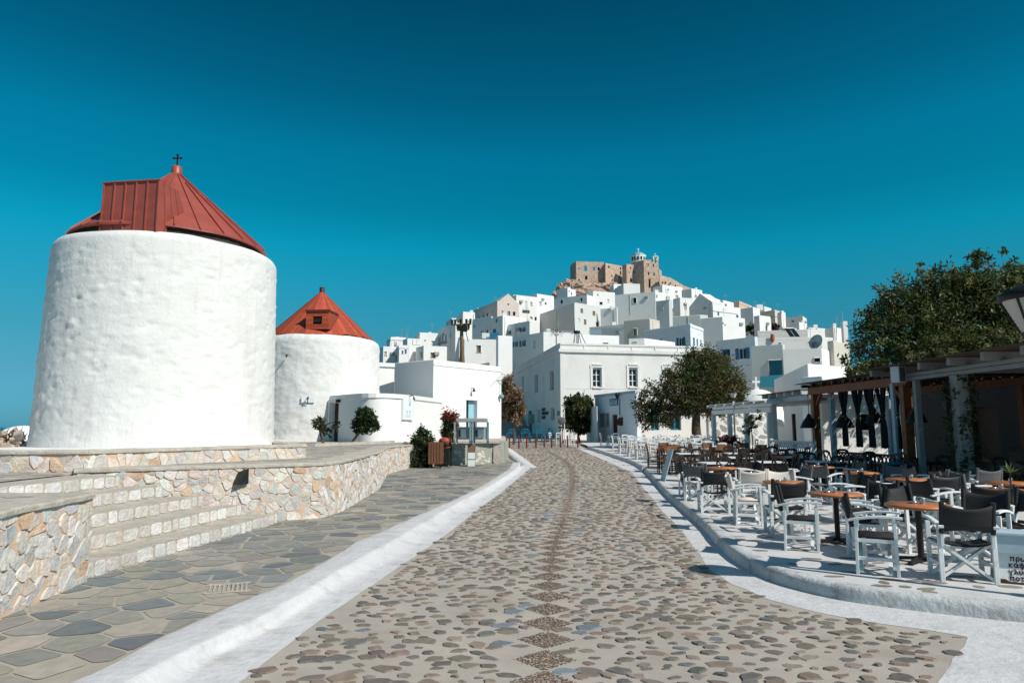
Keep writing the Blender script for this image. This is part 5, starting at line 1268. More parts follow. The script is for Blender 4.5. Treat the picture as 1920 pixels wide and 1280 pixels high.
# ---------------------------------------------------------------- chapel with dome
CYh = 47; q0 = at(1420, 800, CYh)
chap = thing('chapel', 'little white domed chapel with a white cross and stone walls behind the lamp', 'chapel', (q0.x, q0.y, .6))
P_ = [(1322, None), (1327, 763), (1450, 763)]
wl_, cFL, cFR, cz, czb, cq = block(chap, P_, 820, CYh - 2, M['white'], [], zb=.5, bevel=.06)
dc = at(1421, 745, CYh + 1.5); m = MB(); rd = 1.62; m.lathe([(rd * 1.02, -1.3), (rd * 1.02, -.2)] + [(rd * math.cos(t * math.pi / 20), -.2 + rd * .95 * math.sin(t * math.pi / 20)) for t in range(11)], (dc.x, dc.y, dc.z - .75), 32); m.build('dome', M['white'], chap)
zt = dc.z - .95 + rd * .95; m = MB(); m.box((dc.x - .1, dc.y, zt + .42), (.13, .13, .9)); m.box((dc.x - .1, dc.y, zt + .52), (.55, .125, .14)); m.box((dc.x - .1, dc.y, zt + .05), (.3, .3, .2)); m.build('cross', M['white'], chap)
st = MB(); pth = [(cFR.p(.1, 0).x, cFR.p(.1, 0).y), (cFR.p(cFR.L - .1, 0).x, cFR.p(cFR.L - .1, 0).y)]
stonework(st, pth, lambda s: .6, lambda s: 3.2, .62, .42, joint=(.04, .09), bulge=(.005, .012), pal=[(.40, .38, .35), (.47, .44, .40), (.36, .35, .33), (.52, .48, .43)]); st.build('stonework', M['wallstone'], chap)
# ================================================================== PLANTS
GRN = [(.042, .066, .018), (.06, .085, .024), (.032, .05, .015), (.085, .105, .03), (.07, .082, .038), (.105, .10, .04)]
def foliage(blobs, n, L, W, pal, rng, clump=.22, per=26, droop=0.0, shell=.45):
    m = MB(); vol = [r[0] * r[1] * r[2] for _, r in blobs]; tot = sum(vol); cl = []
    for (c, r), v in zip(blobs, vol):
        k = max(3, int(n / per * v / tot))
        for _ in range(k):
            d = Vector((rng.gauss(0, 1), rng.gauss(0, 1), rng.gauss(0, 1))).normalized(); f = shell + (1 - shell) * rng.random() ** .6
            f *= 1 + .16 * noise.noise(d * 2.3 + c)
            p = Vector((c.x + d.x * r[0] * f, c.y + d.y * r[1] * f, c.z + d.z * r[2] * f)); cl.append((p, d, min(r)))
    for p, d, r in cl:
        base = rng.choice(pal); base = vary(base, .3, rng); s = clump * r * rng.uniform(.6, 1.25)
        ax = (d + Vector((rng.gauss(0, .5), rng.gauss(0, .5), rng.gauss(0, .5) - droop))).normalized()
        for _ in range(per):
            t = max(-1.5, min(1.5, rng.gauss(0, .8))); q = p + ax * t * s + Vector((rng.uniform(-1.6, 1.6), rng.uniform(-1.6, 1.6), rng.uniform(-1.6, 1.6))) * s * .42
            dd = (ax * .6 + Vector((rng.gauss(0, 1), rng.gauss(0, 1), rng.gauss(0, 1) - droop))).normalized()
            nn = Vector((rng.gauss(0, 1), rng.gauss(0, 1), rng.gauss(0, 1) + .6)); l = L * rng.uniform(.6, 1.3)
            m.leaf(q, dd, nn, l, W * l / L, vary(base, .22, rng))
    return m, cl
def limbs(base, fork, cl, r0, rng, nb=9, twist=.15):
    m = MB(); b, f = Vector(base), Vector(fork); mid = (b + f) / 2 + Vector((rng.uniform(-1, 1), rng.uniform(-1, 1), 0)) * twist * (f - b).length * .4
    pts = smooth_line([b, mid, f], (f - b).length / 6); m.tube([pts[0] - Vector((0, 0, .1))] + pts, [r0 * 1.35] + [r0 * (1 - .4 * i / len(pts)) for i in range(len(pts))], 9)
    for p, d, r in rng.sample(cl, min(nb, len(cl))):
        e = p; md = f + (e - f) * .5 + Vector((rng.gauss(0, .1), rng.gauss(0, .1), .12)) * (e - f).length
        ps = smooth_line([f - (f - b).normalized() * .1, md, e], (e - f).length / 5); m.tube(ps, [max(.012, r0 * .55 * (1 - .85 * i / len(ps))) for i in range(len(ps))], 6)
    return m
def tree(name, label, cat, base, fork, blobs, n, L, W, pal, r0, seed, nb=9, **kw):
    rng = random.Random(seed); root = thing(name, label, cat, tuple(base)); m, cl = foliage(blobs, n, L, W, pal, rng, **kw)
    m.build('crown', M['leaf'], root); limbs(base, fork, cl, r0, rng, nb).build('trunk', M['bark'], root); return root
def bl(Y, lst):                                   # blobs from picture columns: (px, py, rx px, ry px, dY, depth ratio)
    out = []
    for px, py, rx, ry, dy, k in lst:
        c = at(px, py, Y + dy); s = (Y + dy) / 1280; out.append((c, (rx * s, max(rx, ry) * s * k, ry * s)))
    return out
# the tree with the thick trunk behind the white chairs
Yt = 42; B1 = bl(Yt, [(1320, 712, 58, 50, 0, .9), (1285, 735, 40, 38, -.5, .9), (1365, 728, 36, 36, .3, .9), (1318, 680, 38, 26, 0, 1), (1262, 762, 32, 26, 0, .9), (1345, 762, 40, 22, .5, .9), (1222, 745, 24, 28, .5, .9), (1250, 712, 20, 20, .6, 1), (1215, 785, 18, 20, .6, 1), (1388, 752, 16, 22, .3, 1), (1205, 772, 20, 26, .5, 1), (1240, 782, 24, 22, .4, .9), (1300, 668, 20, 16, 0, 1), (1355, 690, 22, 20, 0, 1)])
tb = at(1311, 838, Yt); tb.z = g(Yt) + .15
tree('broadleaf_tree', 'dense dark tree with thick leaning trunk behind the white chairs', 'tree', tb, at(1306, 772, Yt), B1, 33000, .19, .075, [(r_ * 1.3, g_ * 1.25, b_ * 1.1) for r_, g_, b_ in GRN] + [(.14, .10, .04), (.12, .07, .035), (.16, .13, .05)], .34, 21, 10, shell=.35, clump=.26)
# the big tree over the pergola at the right
Yb = 31; B2 = bl(Yb, [(1650, 645, 62, 55, 0, .7), (1628, 692, 38, 32, -.5, .9), (1715, 600, 78, 66, 0, .7), (1795, 580, 84, 74, .5, .7), (1875, 580, 85, 78, 0, .7), (1970, 585, 95, 80, 0, .7), (1690, 560, 45, 40, 0, 1), (1765, 532, 48, 36, 0, 1), (1838, 508, 32, 34, 0, 1), (1720, 665, 70, 40, -.5, .8), (1810, 655, 90, 46, -.5, .8), (1900, 650, 90, 46, 0, .8), (1925, 522, 36, 40, 0, 1), (1632, 600, 30, 30, 0, 1), (1835, 490, 16, 22, 0, 1), (1900, 505, 14, 26, 0, 1), (1730, 515, 16, 22, 0, 1), (1612, 712, 28, 22, -1.0, .9), (1655, 702, 34, 24, -1.0, .9), (1590, 690, 16, 20, -.6, 1), (1790, 505, 14, 20, 0, 1), (1870, 480, 12, 20, 0, 1)])
tb = Vector((20.6, 36.2, .2)); tree('broadleaf_tree', 'largest tree, spreading over the pergola at the right edge', 'tree', tb, (20.4, 34.6, 4.2), B2, 54000, .22, .08, [(r_ * 1.3, g_ * 1.3, b_ * 1.2) for r_, g_, b_ in GRN] + [(.12, .13, .04), (.15, .14, .05)], .36, 5, 12, shell=.3, droop=.25, clump=.26)
# feathery tips that stand above its crown
# round tree in front of the hall
B3 = bl(57, [(1082, 765, 24, 24, 0, .9), (1098, 762, 16, 16, .3, .9), (1070, 790, 18, 16, 0, .9), (1090, 795, 20, 16, .3, .9), (1078, 748, 14, 10, 0, .9)])
tb = at(1086, 825, 57); tb.z = .7; tree('broadleaf_tree', 'round dark green tree in front of the hall corner by the bollards', 'tree', tb, at(1085, 800, 57), B3, 8500, .28, .13, GRN, .12, 8, 6, shell=.35)
B4 = bl(52, [(960, 745, 18, 28, 0, .9), (968, 765, 15, 24, 0, .9), (952, 720, 10, 18, 0, 1), (950, 775, 9, 14, 0, 1)])
tb = at(963, 825, 52); tb.z = .6; tree('tamarisk_tree', 'small tree with dry orange brown foliage beside the white corner building', 'tree', tb, at(962, 790, 52), B4, 6500, .30, .085, [(.22, .13, .07), (.30, .18, .10), (.16, .10, .055), (.12, .09, .04), (.36, .24, .15)], .09, 9, 8, droop=.5, shell=.3)
# shrubs on the left
def shrub(label, Y, zb, px, blobs, n, L, W, pal, seed, r0=.05, lean=None, name='shrub', nb=8, **kw):
    b = at(px, 820, Y); b.z = zb; bb = bl(Y, blobs); f = lean or (bb[0][0] - Vector((0, 0, bb[0][1][2] * .6))); return tree(name, label, 'shrub', b, f, bb, n, L, W, pal, r0, seed, nb, **kw)
G2 = [(.028, .052, .016), (.042, .07, .022), (.02, .036, .012), (.062, .088, .028)]
shrub('round dark green shrub with a leaning stem by the shed wall', 29.5, 1.19, 659, [(686, 787, 18, 19, 0, .9), (676, 797, 15, 14, 0, .9), (695, 795, 14, 15, 0, .9), (684, 775, 15, 10, 0, .9)], 5500, .11, .065, G2, 31, .06, shell=.5)
shrub('small open shrub with forked stems beside the brown door', 30, 1.19, 607, [(599, 796, 12, 14, 0, .9), (606, 808, 10, 10, 0, .9), (595, 788, 9, 8, 0, 1), (633, 797, 10, 8, -.2, .8), (617, 812, 6, 8, 0, .9)], 1500, .10, .05, G2 + [(.06, .055, .025)], 32, .05, shell=.4, nb=12)
shrub('big bushy green shrub in front of the brown litter bin', 28.3, .15, 785, [(790, 828, 19, 22, 0, .9), (776, 850, 20, 22, 0, .9), (800, 850, 17, 24, 0, .9), (786, 866, 26, 14, -.1, .9), (793, 812, 11, 10, 0, .9), (768, 866, 13, 10, -.2, .9)], 9000, .12, .06, G2 + [(.07, .085, .03)], 33, .04, shell=.4)
ol = shrub('tall oleander with red flowers on top behind the telephone', 31.2, 1.19, 842, [(843, 812, 13, 18, 0, .8), (846, 795, 12, 14, 0, .8), (838, 785, 8, 14, 0, .8), (852, 785, 7, 10, 0, .8)], 4200, .15, .045, G2, 34, .04, shell=.3)
m = MB(); rr = random.Random(6)
for px, py in [(833, 768), (838, 766), (831, 774), (849, 771), (842, 779), (846, 783), (850, 780), (853, 778), (836, 782), (839, 786), (857, 778), (844, 776), (852, 787), (848, 789), (834, 779)]:
    c = at(px, py, 31.0)
    for _ in range(11):
        d = Vector((rr.gauss(0, 1), rr.gauss(0, 1), rr.gauss(0, 1))); m.leaf(c + d * .05, d, Vector((0, -1, .4)), .075, .06, vary((.36, .03, .045), .3, rr))
m.build('flowers', M['leaf'], ol)
q = at(1414, 616, 150); blob2 = [(q, (2.0, 1.6, 1.4)), (at(1424, 619, 150), (1.3, 1.3, 1.1)), (at(1403, 620, 150), (1.0, 1.2, 1.0))]
tree('bush', 'dark green bush among white houses on the right hillside', 'bush', at(1414, 632, 150), at(1414, 622, 150), blob2, 2600, .35, .2, GRN, .12, 41, 4)
tree('bush', 'burgundy leaved bush below the dark teal awning on the hill', 'bush', at(1452, 628, 150), at(1452, 618, 150), [(at(1452, 614, 150), (.95, .9, .8))], 900, .3, .2, [(.05, .012, .018), (.08, .02, .03), (.035, .012, .014)], .08, 42, 3)
pot = shrub('bougainvillea with purple red leaves by the street lamp', 31, g(31) + .15, 1366, [(1368, 826, 15, 9, 0, .9), (1352, 826, 8, 7, 0, .9), (1378, 832, 9, 8, 0, .9)], 1500, .09, .06, [(.12, .012, .035), (.17, .02, .03), (.09, .03, .02), (.04, .05, .018)], 43, .03, name='bougainvillea')
m = MB(); q = at(1366, 840, 31); m.lathe([(.16, 0), (.24, .38), (.26, .42), (.22, .42)], (q.x, q.y, g(31) + .15), 14); tag(m.build('flower_pot', M['whitewood']), 'pale flower pot under the bougainvillea', 'pot')
shrub('thin leafy climber by the far white pergola post', 30, g(30) + .15, 1405, [(1408, 790, 10, 18, 0, .8), (1425, 778, 10, 8, 0, .8), (1400, 808, 8, 12, 0, .8)], 900, .10, .05, GRN, 44, .03, name='climber', shell=.2, nb=10)
# spiky seedling in the shade at the right
q = Vector((at(1895, 900, 9.9).x, 9.9, .15)); root = thing('potted_plant', 'slim potted plant with a light green leaf rosette at the right edge', 'plant', tuple(q))
m = MB(); zt = at(1895, 886, 9.9).z; rr = random.Random(3)
for k in range(34):
    d = Vector((rr.gauss(0, 1), rr.gauss(0, 1), rr.uniform(-.1, 1.2))).normalized(); m.leaf(Vector((q.x, q.y, zt)), d, Vector((0, 0, 1)), rr.uniform(.1, .19), .022, vary((.12, .17, .05), .25, rr))
m.build('leaves', M['leaf'], root); m = MB(); m.tube([q + Vector((0, 0, .2)), Vector((q.x, q.y, zt))], .012, 6); m.build('stem', M['bark'], root)
m = MB(); m.lathe([(.09, 0), (.13, .25), (.12, .25)], tuple(q), 12); m.build('pot', M['plasticblack'], root)
# stony heap with dry plants left of the big windmill, and the small white vault behind it
rr = random.Random(12); m = MB(); hc = Vector((-12.15, 16.3, 1.42))
for k in range(150):
    u, v = rr.uniform(-1.7, .75), rr.uniform(-.8, .8); h = max(0, .36 * (1 - ((u - .6) / 2.3) ** 2) * (1 - v * v)); c = hc + Vector((u, v, h * rr.random()))
    s = rr.uniform(.045, .11); mm = Matrix.Translation(c) @ Matrix.Rotation(rr.random() * 6, 4, Vector((rr.random(), rr.random(), 1)).normalized())
    vs = [mm @ (Vector((sx * rr.uniform(.7, 1.1), sy * rr.uniform(.5, .9), sz * rr.uniform(.35, .7))) * s) for sz in (-1, 1) for sx, sy in ((-1, -1), (1, -1), (1, 1), (-1, 1))]
    m.add(vs, HEX, vary(rr.choice([(.44, .38, .33), (.52, .46, .41), (.36, .28, .22), (.45, .35, .27)]), .15, rr))
tag(m.build('rubble_heap', M['wallstone']), 'heap of loose pale stones at the left foot of the big windmill', 'stone heap')
m = MB()
for k in range(75):
    c = hc + Vector((rr.uniform(-1.5, .6), rr.uniform(-.8, .3), rr.uniform(.02, .26)))
    for _ in range(7):
        d = Vector((rr.gauss(0, .5), rr.gauss(0, .5), 1)).normalized(); m.leaf(c, d, Vector((0, -1, 0)), rr.uniform(.12, .34), .025, vary(rr.choice([(.07, .065, .03), (.14, .10, .05), (.045, .05, .02)]), .25, rr))
tag(m.build('dry_bush', M['leaf']), 'dry brown and green scrub on the stone heap at the left edge', 'bush')
m = MB(); q = at(33, 822, 26); m.lathe([(1.0 * math.cos(t * math.pi / 16), .75 * math.sin(t * math.pi / 16)) for t in range(9)], (q.x + .2, q.y, 1.2), 24); m.lathe([(1.02, -1.2), (1.02, 0.02)], (q.x + .2, q.y, 1.2), 24)
tag(m.build('white_vault', M['white']), 'small rounded white roof behind the stone heap at the left edge', 'vault')
# low kerb of the planting bed
m = MB(); a, b = on(592, 831, 1.3), on(738, 826, 1.3); d = (b - a); n = 16; vs = []
for i in range(n + 1):
    p = a + d * i / n; o = wob(i * .9, 2, .04); vs += [(p.x, p.y - .12 + o, 1.1), (p.x, p.y - .12 + o, 1.3 + wob(i, 5, .03)), (p.x, p.y + .3, 1.3 + wob(i, 6, .03)), (p.x, p.y + .3, 1.1)]
m.add(vs, [(i * 4 + k, i * 4 + 4 + k, i * 4 + 4 + (k + 1) % 4, i * 4 + (k + 1) % 4) for i in range(n) for k in range(4)] + [(0, 1, 2, 3), (4 * n + 3, 4 * n + 2, 4 * n + 1, 4 * n)])
tag(m.build('bed_kerb', M['coping']), 'low stone kerb of the planting bed below the shed', 'kerb')
# black triangular spout cover on the retaining wall
u = on(452, 910, .8); q = at(449, 908, 12.86); m = MB(); w_, h_ = .17, .30
m.add([(q.x - .27, q.y + .16, q.z), (q.x - .02, q.y - .10, q.z), (q.x + .12, q.y + .12, q.z), (q.x + .10, q.y + .16, q.z + h_ * .95), (q.x - .07, q.y + .12, q.z + h_), ], [(0, 1, 4), (1, 2, 3, 4), (0, 4, 3, 2)])
tag(m.build('spout_cover', M['iron']), 'black triangular metal hood on the long rubble wall', 'hood')
# drain grate in the flagstones
q = gp(428, 1103, .12); root = thing('drain_grate', 'small brown drain grate set in the flagstones', 'grate', (q.x, q.y, .125)); m = MB()
for k in range(9): m.box((q.x - .2 + .05 * k, q.y, .131), (.022, .36, .008), .35)
m.build('bars', M['coping'], root)
m = MB()
for s in (-1, 1): m.box((q.x + .07 * s * -1, q.y + .19 * s, .131), (.46, .025, .01), .35)
m.build('frame', M['coping'], root)

# ================================================================== LEFT STREET FURNITURE
Yp = 28.9
def gx(px, Y): return (px - 960) / 1280 * Y
# planter wall with set stones
a, b = gp(848, 877), gp(942, 873); root = thing('planter_wall', 'grey green concrete planter wall set with pale stones behind the telephone', 'wall', (a.x, a.y, g(a.y)))
m = MB(); m.prism([(a.x, a.y), (b.x, b.y), (b.x + .1, b.y + .45), (a.x, a.y + .45)], .05, 1.2); m.prism([(b.x - .3, b.y + .45), (b.x + .1, b.y + .45), (b.x + .25, b.y + 4.5), (b.x - .2, b.y + 4.5)], .1, 1.2); m.build('wall', M['concrete'], root, bevel=.02)
m = MB(); fpw = Face(a, b)
for k in range(44):
    u, z = rnd.uniform(.1, fpw.L - .1), rnd.uniform(.25, 1.08); r = rnd.uniform(.035, .10); vs = []
    for i in range(9):
        t = i * .698; vs.append(fpw.p(u + r * math.cos(t) * rnd.uniform(.8, 1.3), z + r * .85 * math.sin(t) * rnd.uniform(.8, 1.2), .004))
    c = fpw.p(u, z, .03); m.add(vs + [c], [(i, (i + 1) % 9, 9) for i in range(9)], None, True)
m.build('set_stones', M['pale_stone'], root)
# telephone stand
x0, x1 = gx(858, Yp), gx(914, Yp); zt = at(890, 784, Yp).z; zb2 = at(890, 832, Yp).z; yb_ = Yp - .35
root = thing('telephone_booth', 'double open telephone booth with clear side panels on a short post', 'telephone booth', (gx(885, Yp), yb_, g(Yp)))
m = MB(); m.box(((x0 + x1) / 2, yb_ + .15, zt - .08), (x1 - x0 + .04, .62, .16)); m.build('roof', M['metalgrey'], root, bevel=.03)
m = MB(); m.box(((x0 + x1) / 2, yb_ + .42, zt - .62), (x1 - x0 - .04, .05, .52)); m.build('back_panel', M['pale'], root)
for k, fx in enumerate((0, .42, .58, 1.0)):
    x = x0 + (x1 - x0) * fx; ht = zt - .16 - zb2; rot = (-.10, .25, -.25, .10)[k]
    def side(u, z, d): return Vector((x + math.sin(rot) * u + d * math.cos(rot), yb_ + .42 - math.cos(rot) * u, z))
    W_ = .62; out = [(0, zb2 + ht), (W_, zb2 + ht), (W_, zb2 + .16), (W_ - .05, zb2 + .05), (W_ - .16, zb2), (0, zb2)]
    c_ = (W_ / 2, zb2 + ht * .5); inn = [(c_[0] + (u - c_[0]) * .80, c_[1] + (z - c_[1]) * .86) for u, z in out]; m = MB(); n = len(out); vs = []
    for d in (-.03, .03): vs += [side(u, z, d) for u, z in out] + [side(u, z, d) for u, z in inn]
    fs = []
    for i in range(n):
        j = (i + 1) % n; fs += [(i, j, n + j, n + i), (2 * n + i, 3 * n + i, 3 * n + j, 2 * n + j), (i, 2 * n + i, 2 * n + j, j), (n + i, n + j, 3 * n + j, 3 * n + i)]
    m.add(vs, fs); fr = m.build('side_panel', M['metalgrey'] if k in (0, 1) else M['discteal'], root)
    m = MB(); m.add([side(u, z, 0) for u, z in inn], [tuple(range(n))]); m.build('pane', M['clear'], fr)
for fx in (.22, .78):
    m = MB(); m.box((x0 + (x1 - x0) * fx, yb_ + .3, zt - .62), (.26, .16, .4)); ph = m.build('telephone', M['steel'], root, bevel=.02); m = MB(); m.tube([(x0 + (x1 - x0) * fx - .17, yb_ + .2, zt - .5), (x0 + (x1 - x0) * fx - .18, yb_ + .16, zt - .62), (x0 + (x1 - x0) * fx - .17, yb_ + .2, zt - .75)], .03, 8); m.build('handset', M['plasticblack'], ph)
xp = gx(885.5, Yp); m = MB(); m.box((xp, yb_ + .12, (g(Yp) + zb2) / 2 + .0), (.32, .26, zb2 - g(Yp))); pp = m.build('post', M['polewood'], root, bevel=.01)
m = MB(); m.box((xp + .01, yb_ - .013, .72), (.29, .005, .26)); m.box((xp + .01, yb_ - .013, .42), (.29, .005, .26)); m.build('notice', M['sign_white'], pp)
# slatted litter bin
xb, Yb2 = gx(819.5, 28.0), 27.9; zg = g(27.9) + .12; root = thing('litter_bin', 'brown slatted wooden litter bin on short feet beside the shrub', 'bin', (xb, Yb2, zg))
m = MB()
for k in range(5):
    for s in (-1, 1):
        m.box((xb - .22 + .11 * k, Yb2 + .27 * s, zg + .6), (.088, .028, .86)); m.box((xb + .27 * s, Yb2 - .22 + .11 * k, zg + .6), (.028, .088, .86))
m.build('slats', M['brownwood'], root)
m = MB(); m.box((xb, Yb2, zg + .58), (.48, .48, .78)); m.build('liner', M['plasticblack'], root)
for sx in (-1, 1):
    for sy in (-1, 1):
        m = MB(); m.box((xb + .2 * sx, Yb2 + .2 * sy, zg + .095), (.05, .05, .19)); m.build('foot', M['iron'], root)
# red lidded bin
xb, Yb2 = gx(836, 28.6), 28.7; zg = g(28.7) + .12; root = thing('litter_bin', 'dark litter bin with a domed red lid and red band', 'bin', (xb, Yb2, zg))
m = MB(); m.box((xb, Yb2, zg + .42), (.38, .36, .70)); m.lathe([(.22, .80), (.27, .86), (.26, .98)], (xb, Yb2, zg), 18); m.build('body', M['plasticblack'], root, bevel=.02)
m = MB(); m.lathe([(.265, .98), (.285, 1.02), (.26, 1.12), (.14, 1.19), (.01, 1.2)], (xb, Yb2, zg), 18); m.build('lid', M['binred'], root)
m = MB(); m.box((xb, Yb2, zg + .79), (.42, .40, .06)); m.build('band', M['binred'], root)
m = MB(); m.box((xb - .1, Yb2 - .185, zg + .5), (.1, .006, .09)); m.build('sticker', M['sign_white'], root)
for sx in (-1, 1):
    m = MB(); m.tube([(xb + .15 * sx, Yb2 - .12, zg), (xb + .15 * sx, Yb2 - .12, zg + .12)], .025, 6); m.build('foot', M['steel'], root)
m = MB(); m.box((gx(846, 29), 28.95, .62), (.16, .3, 1.0)); tag(m.build('cabinet', M['plasticblack'], bevel=.02), 'narrow black cabinet between the red lidded bin and the planter wall', 'cabinet')
# bollards
m = MB(); m.lathe([(.05, 0), (.05, .80), (.042, .84), (.001, .85)], n=10); bo = Proto(tag(m.build('bollard', M['bollard']), 'red iron bollard', 'bollard'))
names = ['first', 'second', 'third', 'fourth', 'fifth', 'sixth', 'seventh', 'eighth', 'ninth']
for k, (px, py) in enumerate([(955, 840), (973, 840), (987.5, 840), (1005, 839.5), (1020.5, 839.5), (1034.5, 839.5), (1051, 839), (1064, 839), (1083.5, 839)]):
    q = gp(px, py); bo.place((q.x, q.y, g(q.y) - .01), 0, names[k] + ' red bollard from the left in the row across the street', 'red bollards across the street')
# round traffic sign seen from behind and its pole
q = gp(1058.5, 834, .0); root = thing('traffic_sign', 'round dark traffic sign seen from behind on a white pole', 'sign', (q.x, q.y, g(q.y)))
zt = at(1058, 767, q.y).z; m = MB(); m.tube([(q.x, q.y, g(q.y)), (q.x, q.y, zt)], .04, 8); m.build('pole', M['whitewood'], root)
c = at(1053.5, 789, q.y); m = MB(); m.M = Matrix.Translation(c + Vector((0, -.03, 0))) @ Matrix.Rotation(R(90), 4, 'X') ; m.lathe([(.001, -.012), (.29, -.012), (.30, 0), (.29, .012), (.001, .012)], n=24); m.build('plate', M['canvas_grey'], root)
# utility pole
Yu = 72; pb = at(866, 690, Yu); root = thing('utility_pole', 'weathered wooden utility pole with crossarm and insulators', 'utility pole', (pb.x, pb.y, pb.z))
a, b = at(868, 692, Yu), at(865, 600, Yu); m = MB(); m.tube([a - Vector((0, 0, 4)), a, b], [.26, .24, .15], 10); m.tube([a + Vector((-.5, 0, 0)), a + (b - a) * .45], [.14, .08], 6); m.build('pole', M['polewood'], root)
for y, xl, xr in ((608, 846, 884), (618, 857, 880)):
    m = MB(); p, q = at(xl, y + 1, Yu), at(xr, y - 1, Yu); m.bar(p, q, .14, .16); ar = m.build('crossarm', M['polewood'], root)
    for t in (.05, .2, .48, .75, .95): m = MB(); c = p + (q - p) * t; m.lathe([(.05, 0), (.14, .12), (.1, .3), (.17, .4), (.06, .5)], tuple(c + Vector((0, -.1, .05))), 8); m.build('insulator', M['iron'], ar)
m = MB(); c = at(872, 616, Yu); m.box((c.x, c.y - .25, c.z), (.5, .4, .7)); m.tube([b, at(873, 620, Yu), at(878, 640, Yu)], .04, 5); m.build('switch_box', M['iron'], root)
# overhead cable
m = MB(); p, q = at(940, 700, 43), at(967, 683, 80); m.tube([p + (q - p) * t + Vector((0, 0, -1.6 * 4 * t * (1 - t) * .35)) for t in [i / 8 for i in range(9)]], .018, 4); tag(m.build('cable', M['iron']), 'black overhead cable from the white gallery corner to the hall', 'cable')
# street lamp behind the chairs
def lantern(root, x, y, z, r, s):
    m = MB(); m.lathe([(r * .28, -1.0 * s), (r * .34, -.8 * s), (r * .5, -.62 * s)], (x, y, z), 16); m.lathe([(r * .42, -.60 * s), (r * .5, -.62 * s)], (x, y, z), 16); m.build('socket', M['iron'], root)
    m = MB(); n = 24; st = 9; prof = []
    for i in range(st + 1):
        t = i / st; rr_ = r * (.46 + .50 * t); prof.append((rr_, -.6 * s + .56 * s * t)); prof.append((rr_ * 1.012, -.6 * s + .56 * s * (t + .04)))
    m.lathe(prof, (x, y, z), n); m.build('shade', M['lampglass'], root)
    m = MB()
    for k in range(6):
        t = math.pi * 2 * k / 6 + .4; m.bar((x + r * .47 * math.cos(t), y + r * .47 * math.sin(t), z - .6 * s), (x + r * .99 * math.cos(t), y + r * .99 * math.sin(t), z - .02 * s), .022 * s * 1.3, .022 * s * 1.3)
    m.build('ribs', M['iron'], root)
    m = MB(); m.lathe([(r * 1.02, -.06 * s), (r * 1.08, -.02 * s), (r * 1.06, .05 * s), (r * .5, .2 * s), (r * .1, .26 * s), (.01, .30 * s)], (x, y, z), 28); m.build('cap', M['iron'], root)
q = Vector((gx(1374, 34.5), 34.5, g(34.5) + .15)); zt = at(1374, 736, 34.5).z; root = thing('street_lamp', 'street lamp with a conical lantern on a slim white pole among the chairs', 'street lamp', tuple(q))
m = MB(); m.lathe([(.09, 0), (.08, .25), (.045, .3), (.04, zt - q.z - .32), (.055, zt - q.z - .27)], tuple(q), 12); m.build('pole', M['whitewood'], root); lantern(root, q.x, q.y, zt, .215, .42)
q = Vector((5.58, 7.25, .15)); zt = at(1930, 556, 7.25).z; root = thing('street_lamp', 'big dark conical lantern cut off by the right edge above the pergola', 'street lamp', tuple(q))
m = MB(); m.lathe([(.11, 0), (.09, .3), (.05, .36), (.045, zt - .15 - .5), (.07, zt - .15 - .42)], tuple(q), 14); m.build('pole', M['whitewood'], root); lantern(root, q.x + .06, q.y, zt, .315, .64)
# ================================================================== PERGOLAS AND RESTAURANTS ON THE RIGHT
# --- near white pergola: front beam along the terrace
A_ = at(1705, 714, 19.4); Bq = at(1918, 688, 14.9); zb1 = (A_.z + Bq.z) / 2
A2 = Vector((A_.x, A_.y, zb1)); B2_ = Vector((Bq.x, Bq.y, zb1)); dF = (B2_ - A2).normalized(); nF = Vector((-dF.y, dF.x, 0))   # nF points into the terrace (right)
if nF.x < 0: nF = -nF
E0 = A2 - dF * 1.5; E1 = A2 + dF * 6.6
root = thing('pergola', 'near white timber pergola with a reed cover at the right edge', 'pergola', (A2.x, A2.y, .15))
m = MB(); up = Vector((0, 0, 1))
for k, o in enumerate((0, .11)):
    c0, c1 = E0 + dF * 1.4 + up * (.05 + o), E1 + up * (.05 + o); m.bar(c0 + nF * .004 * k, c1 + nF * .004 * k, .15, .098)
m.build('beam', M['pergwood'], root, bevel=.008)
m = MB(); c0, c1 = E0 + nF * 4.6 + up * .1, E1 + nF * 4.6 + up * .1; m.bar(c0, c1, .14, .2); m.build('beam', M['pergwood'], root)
L_ = (E1 - E0).length; k = 0; s = .25
while s < L_:
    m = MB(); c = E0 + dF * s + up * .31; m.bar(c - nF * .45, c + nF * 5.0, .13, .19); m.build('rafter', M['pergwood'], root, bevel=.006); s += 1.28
m = MB(); rr = random.Random(9); o = -.6
while o < 5.1:
    w = rr.uniform(.028, .05); z = .41 + rr.uniform(-.006, .01)
    m.bar(E0 + nF * o + up * (z + .012), E1 + nF * o + up * (z + .012), w, .022, col=vary((.11, .075, .052), .3, rr)); o += w + (rr.uniform(.001, .005) if rr.random() < .85 else .016)
m.build('reed_cover', M['cobble'], root)
def ppt(px, Y): return Vector((kx(px, 760) * Y, Y, 0))
pa_ = A2 + dF * ((A2.y - 17.2) / abs(dF.y))
for nm_, off, sz, zt in (('post', 0, .30, zb1), ('post', -1.9, .15, zb1)):
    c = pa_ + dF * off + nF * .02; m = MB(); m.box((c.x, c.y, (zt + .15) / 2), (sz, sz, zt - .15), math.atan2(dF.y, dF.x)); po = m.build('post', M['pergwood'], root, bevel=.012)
vine_c = Vector((pa_.x, pa_.y, 0))
c = vine_c - dF * .05 - nF * .22; q_ = c - dF * .14; root2 = thing('wall_lamp', 'black lamp with a bent pipe on the thick white pergola post', 'lamp', (c.x, c.y, zb1 - 1.1))
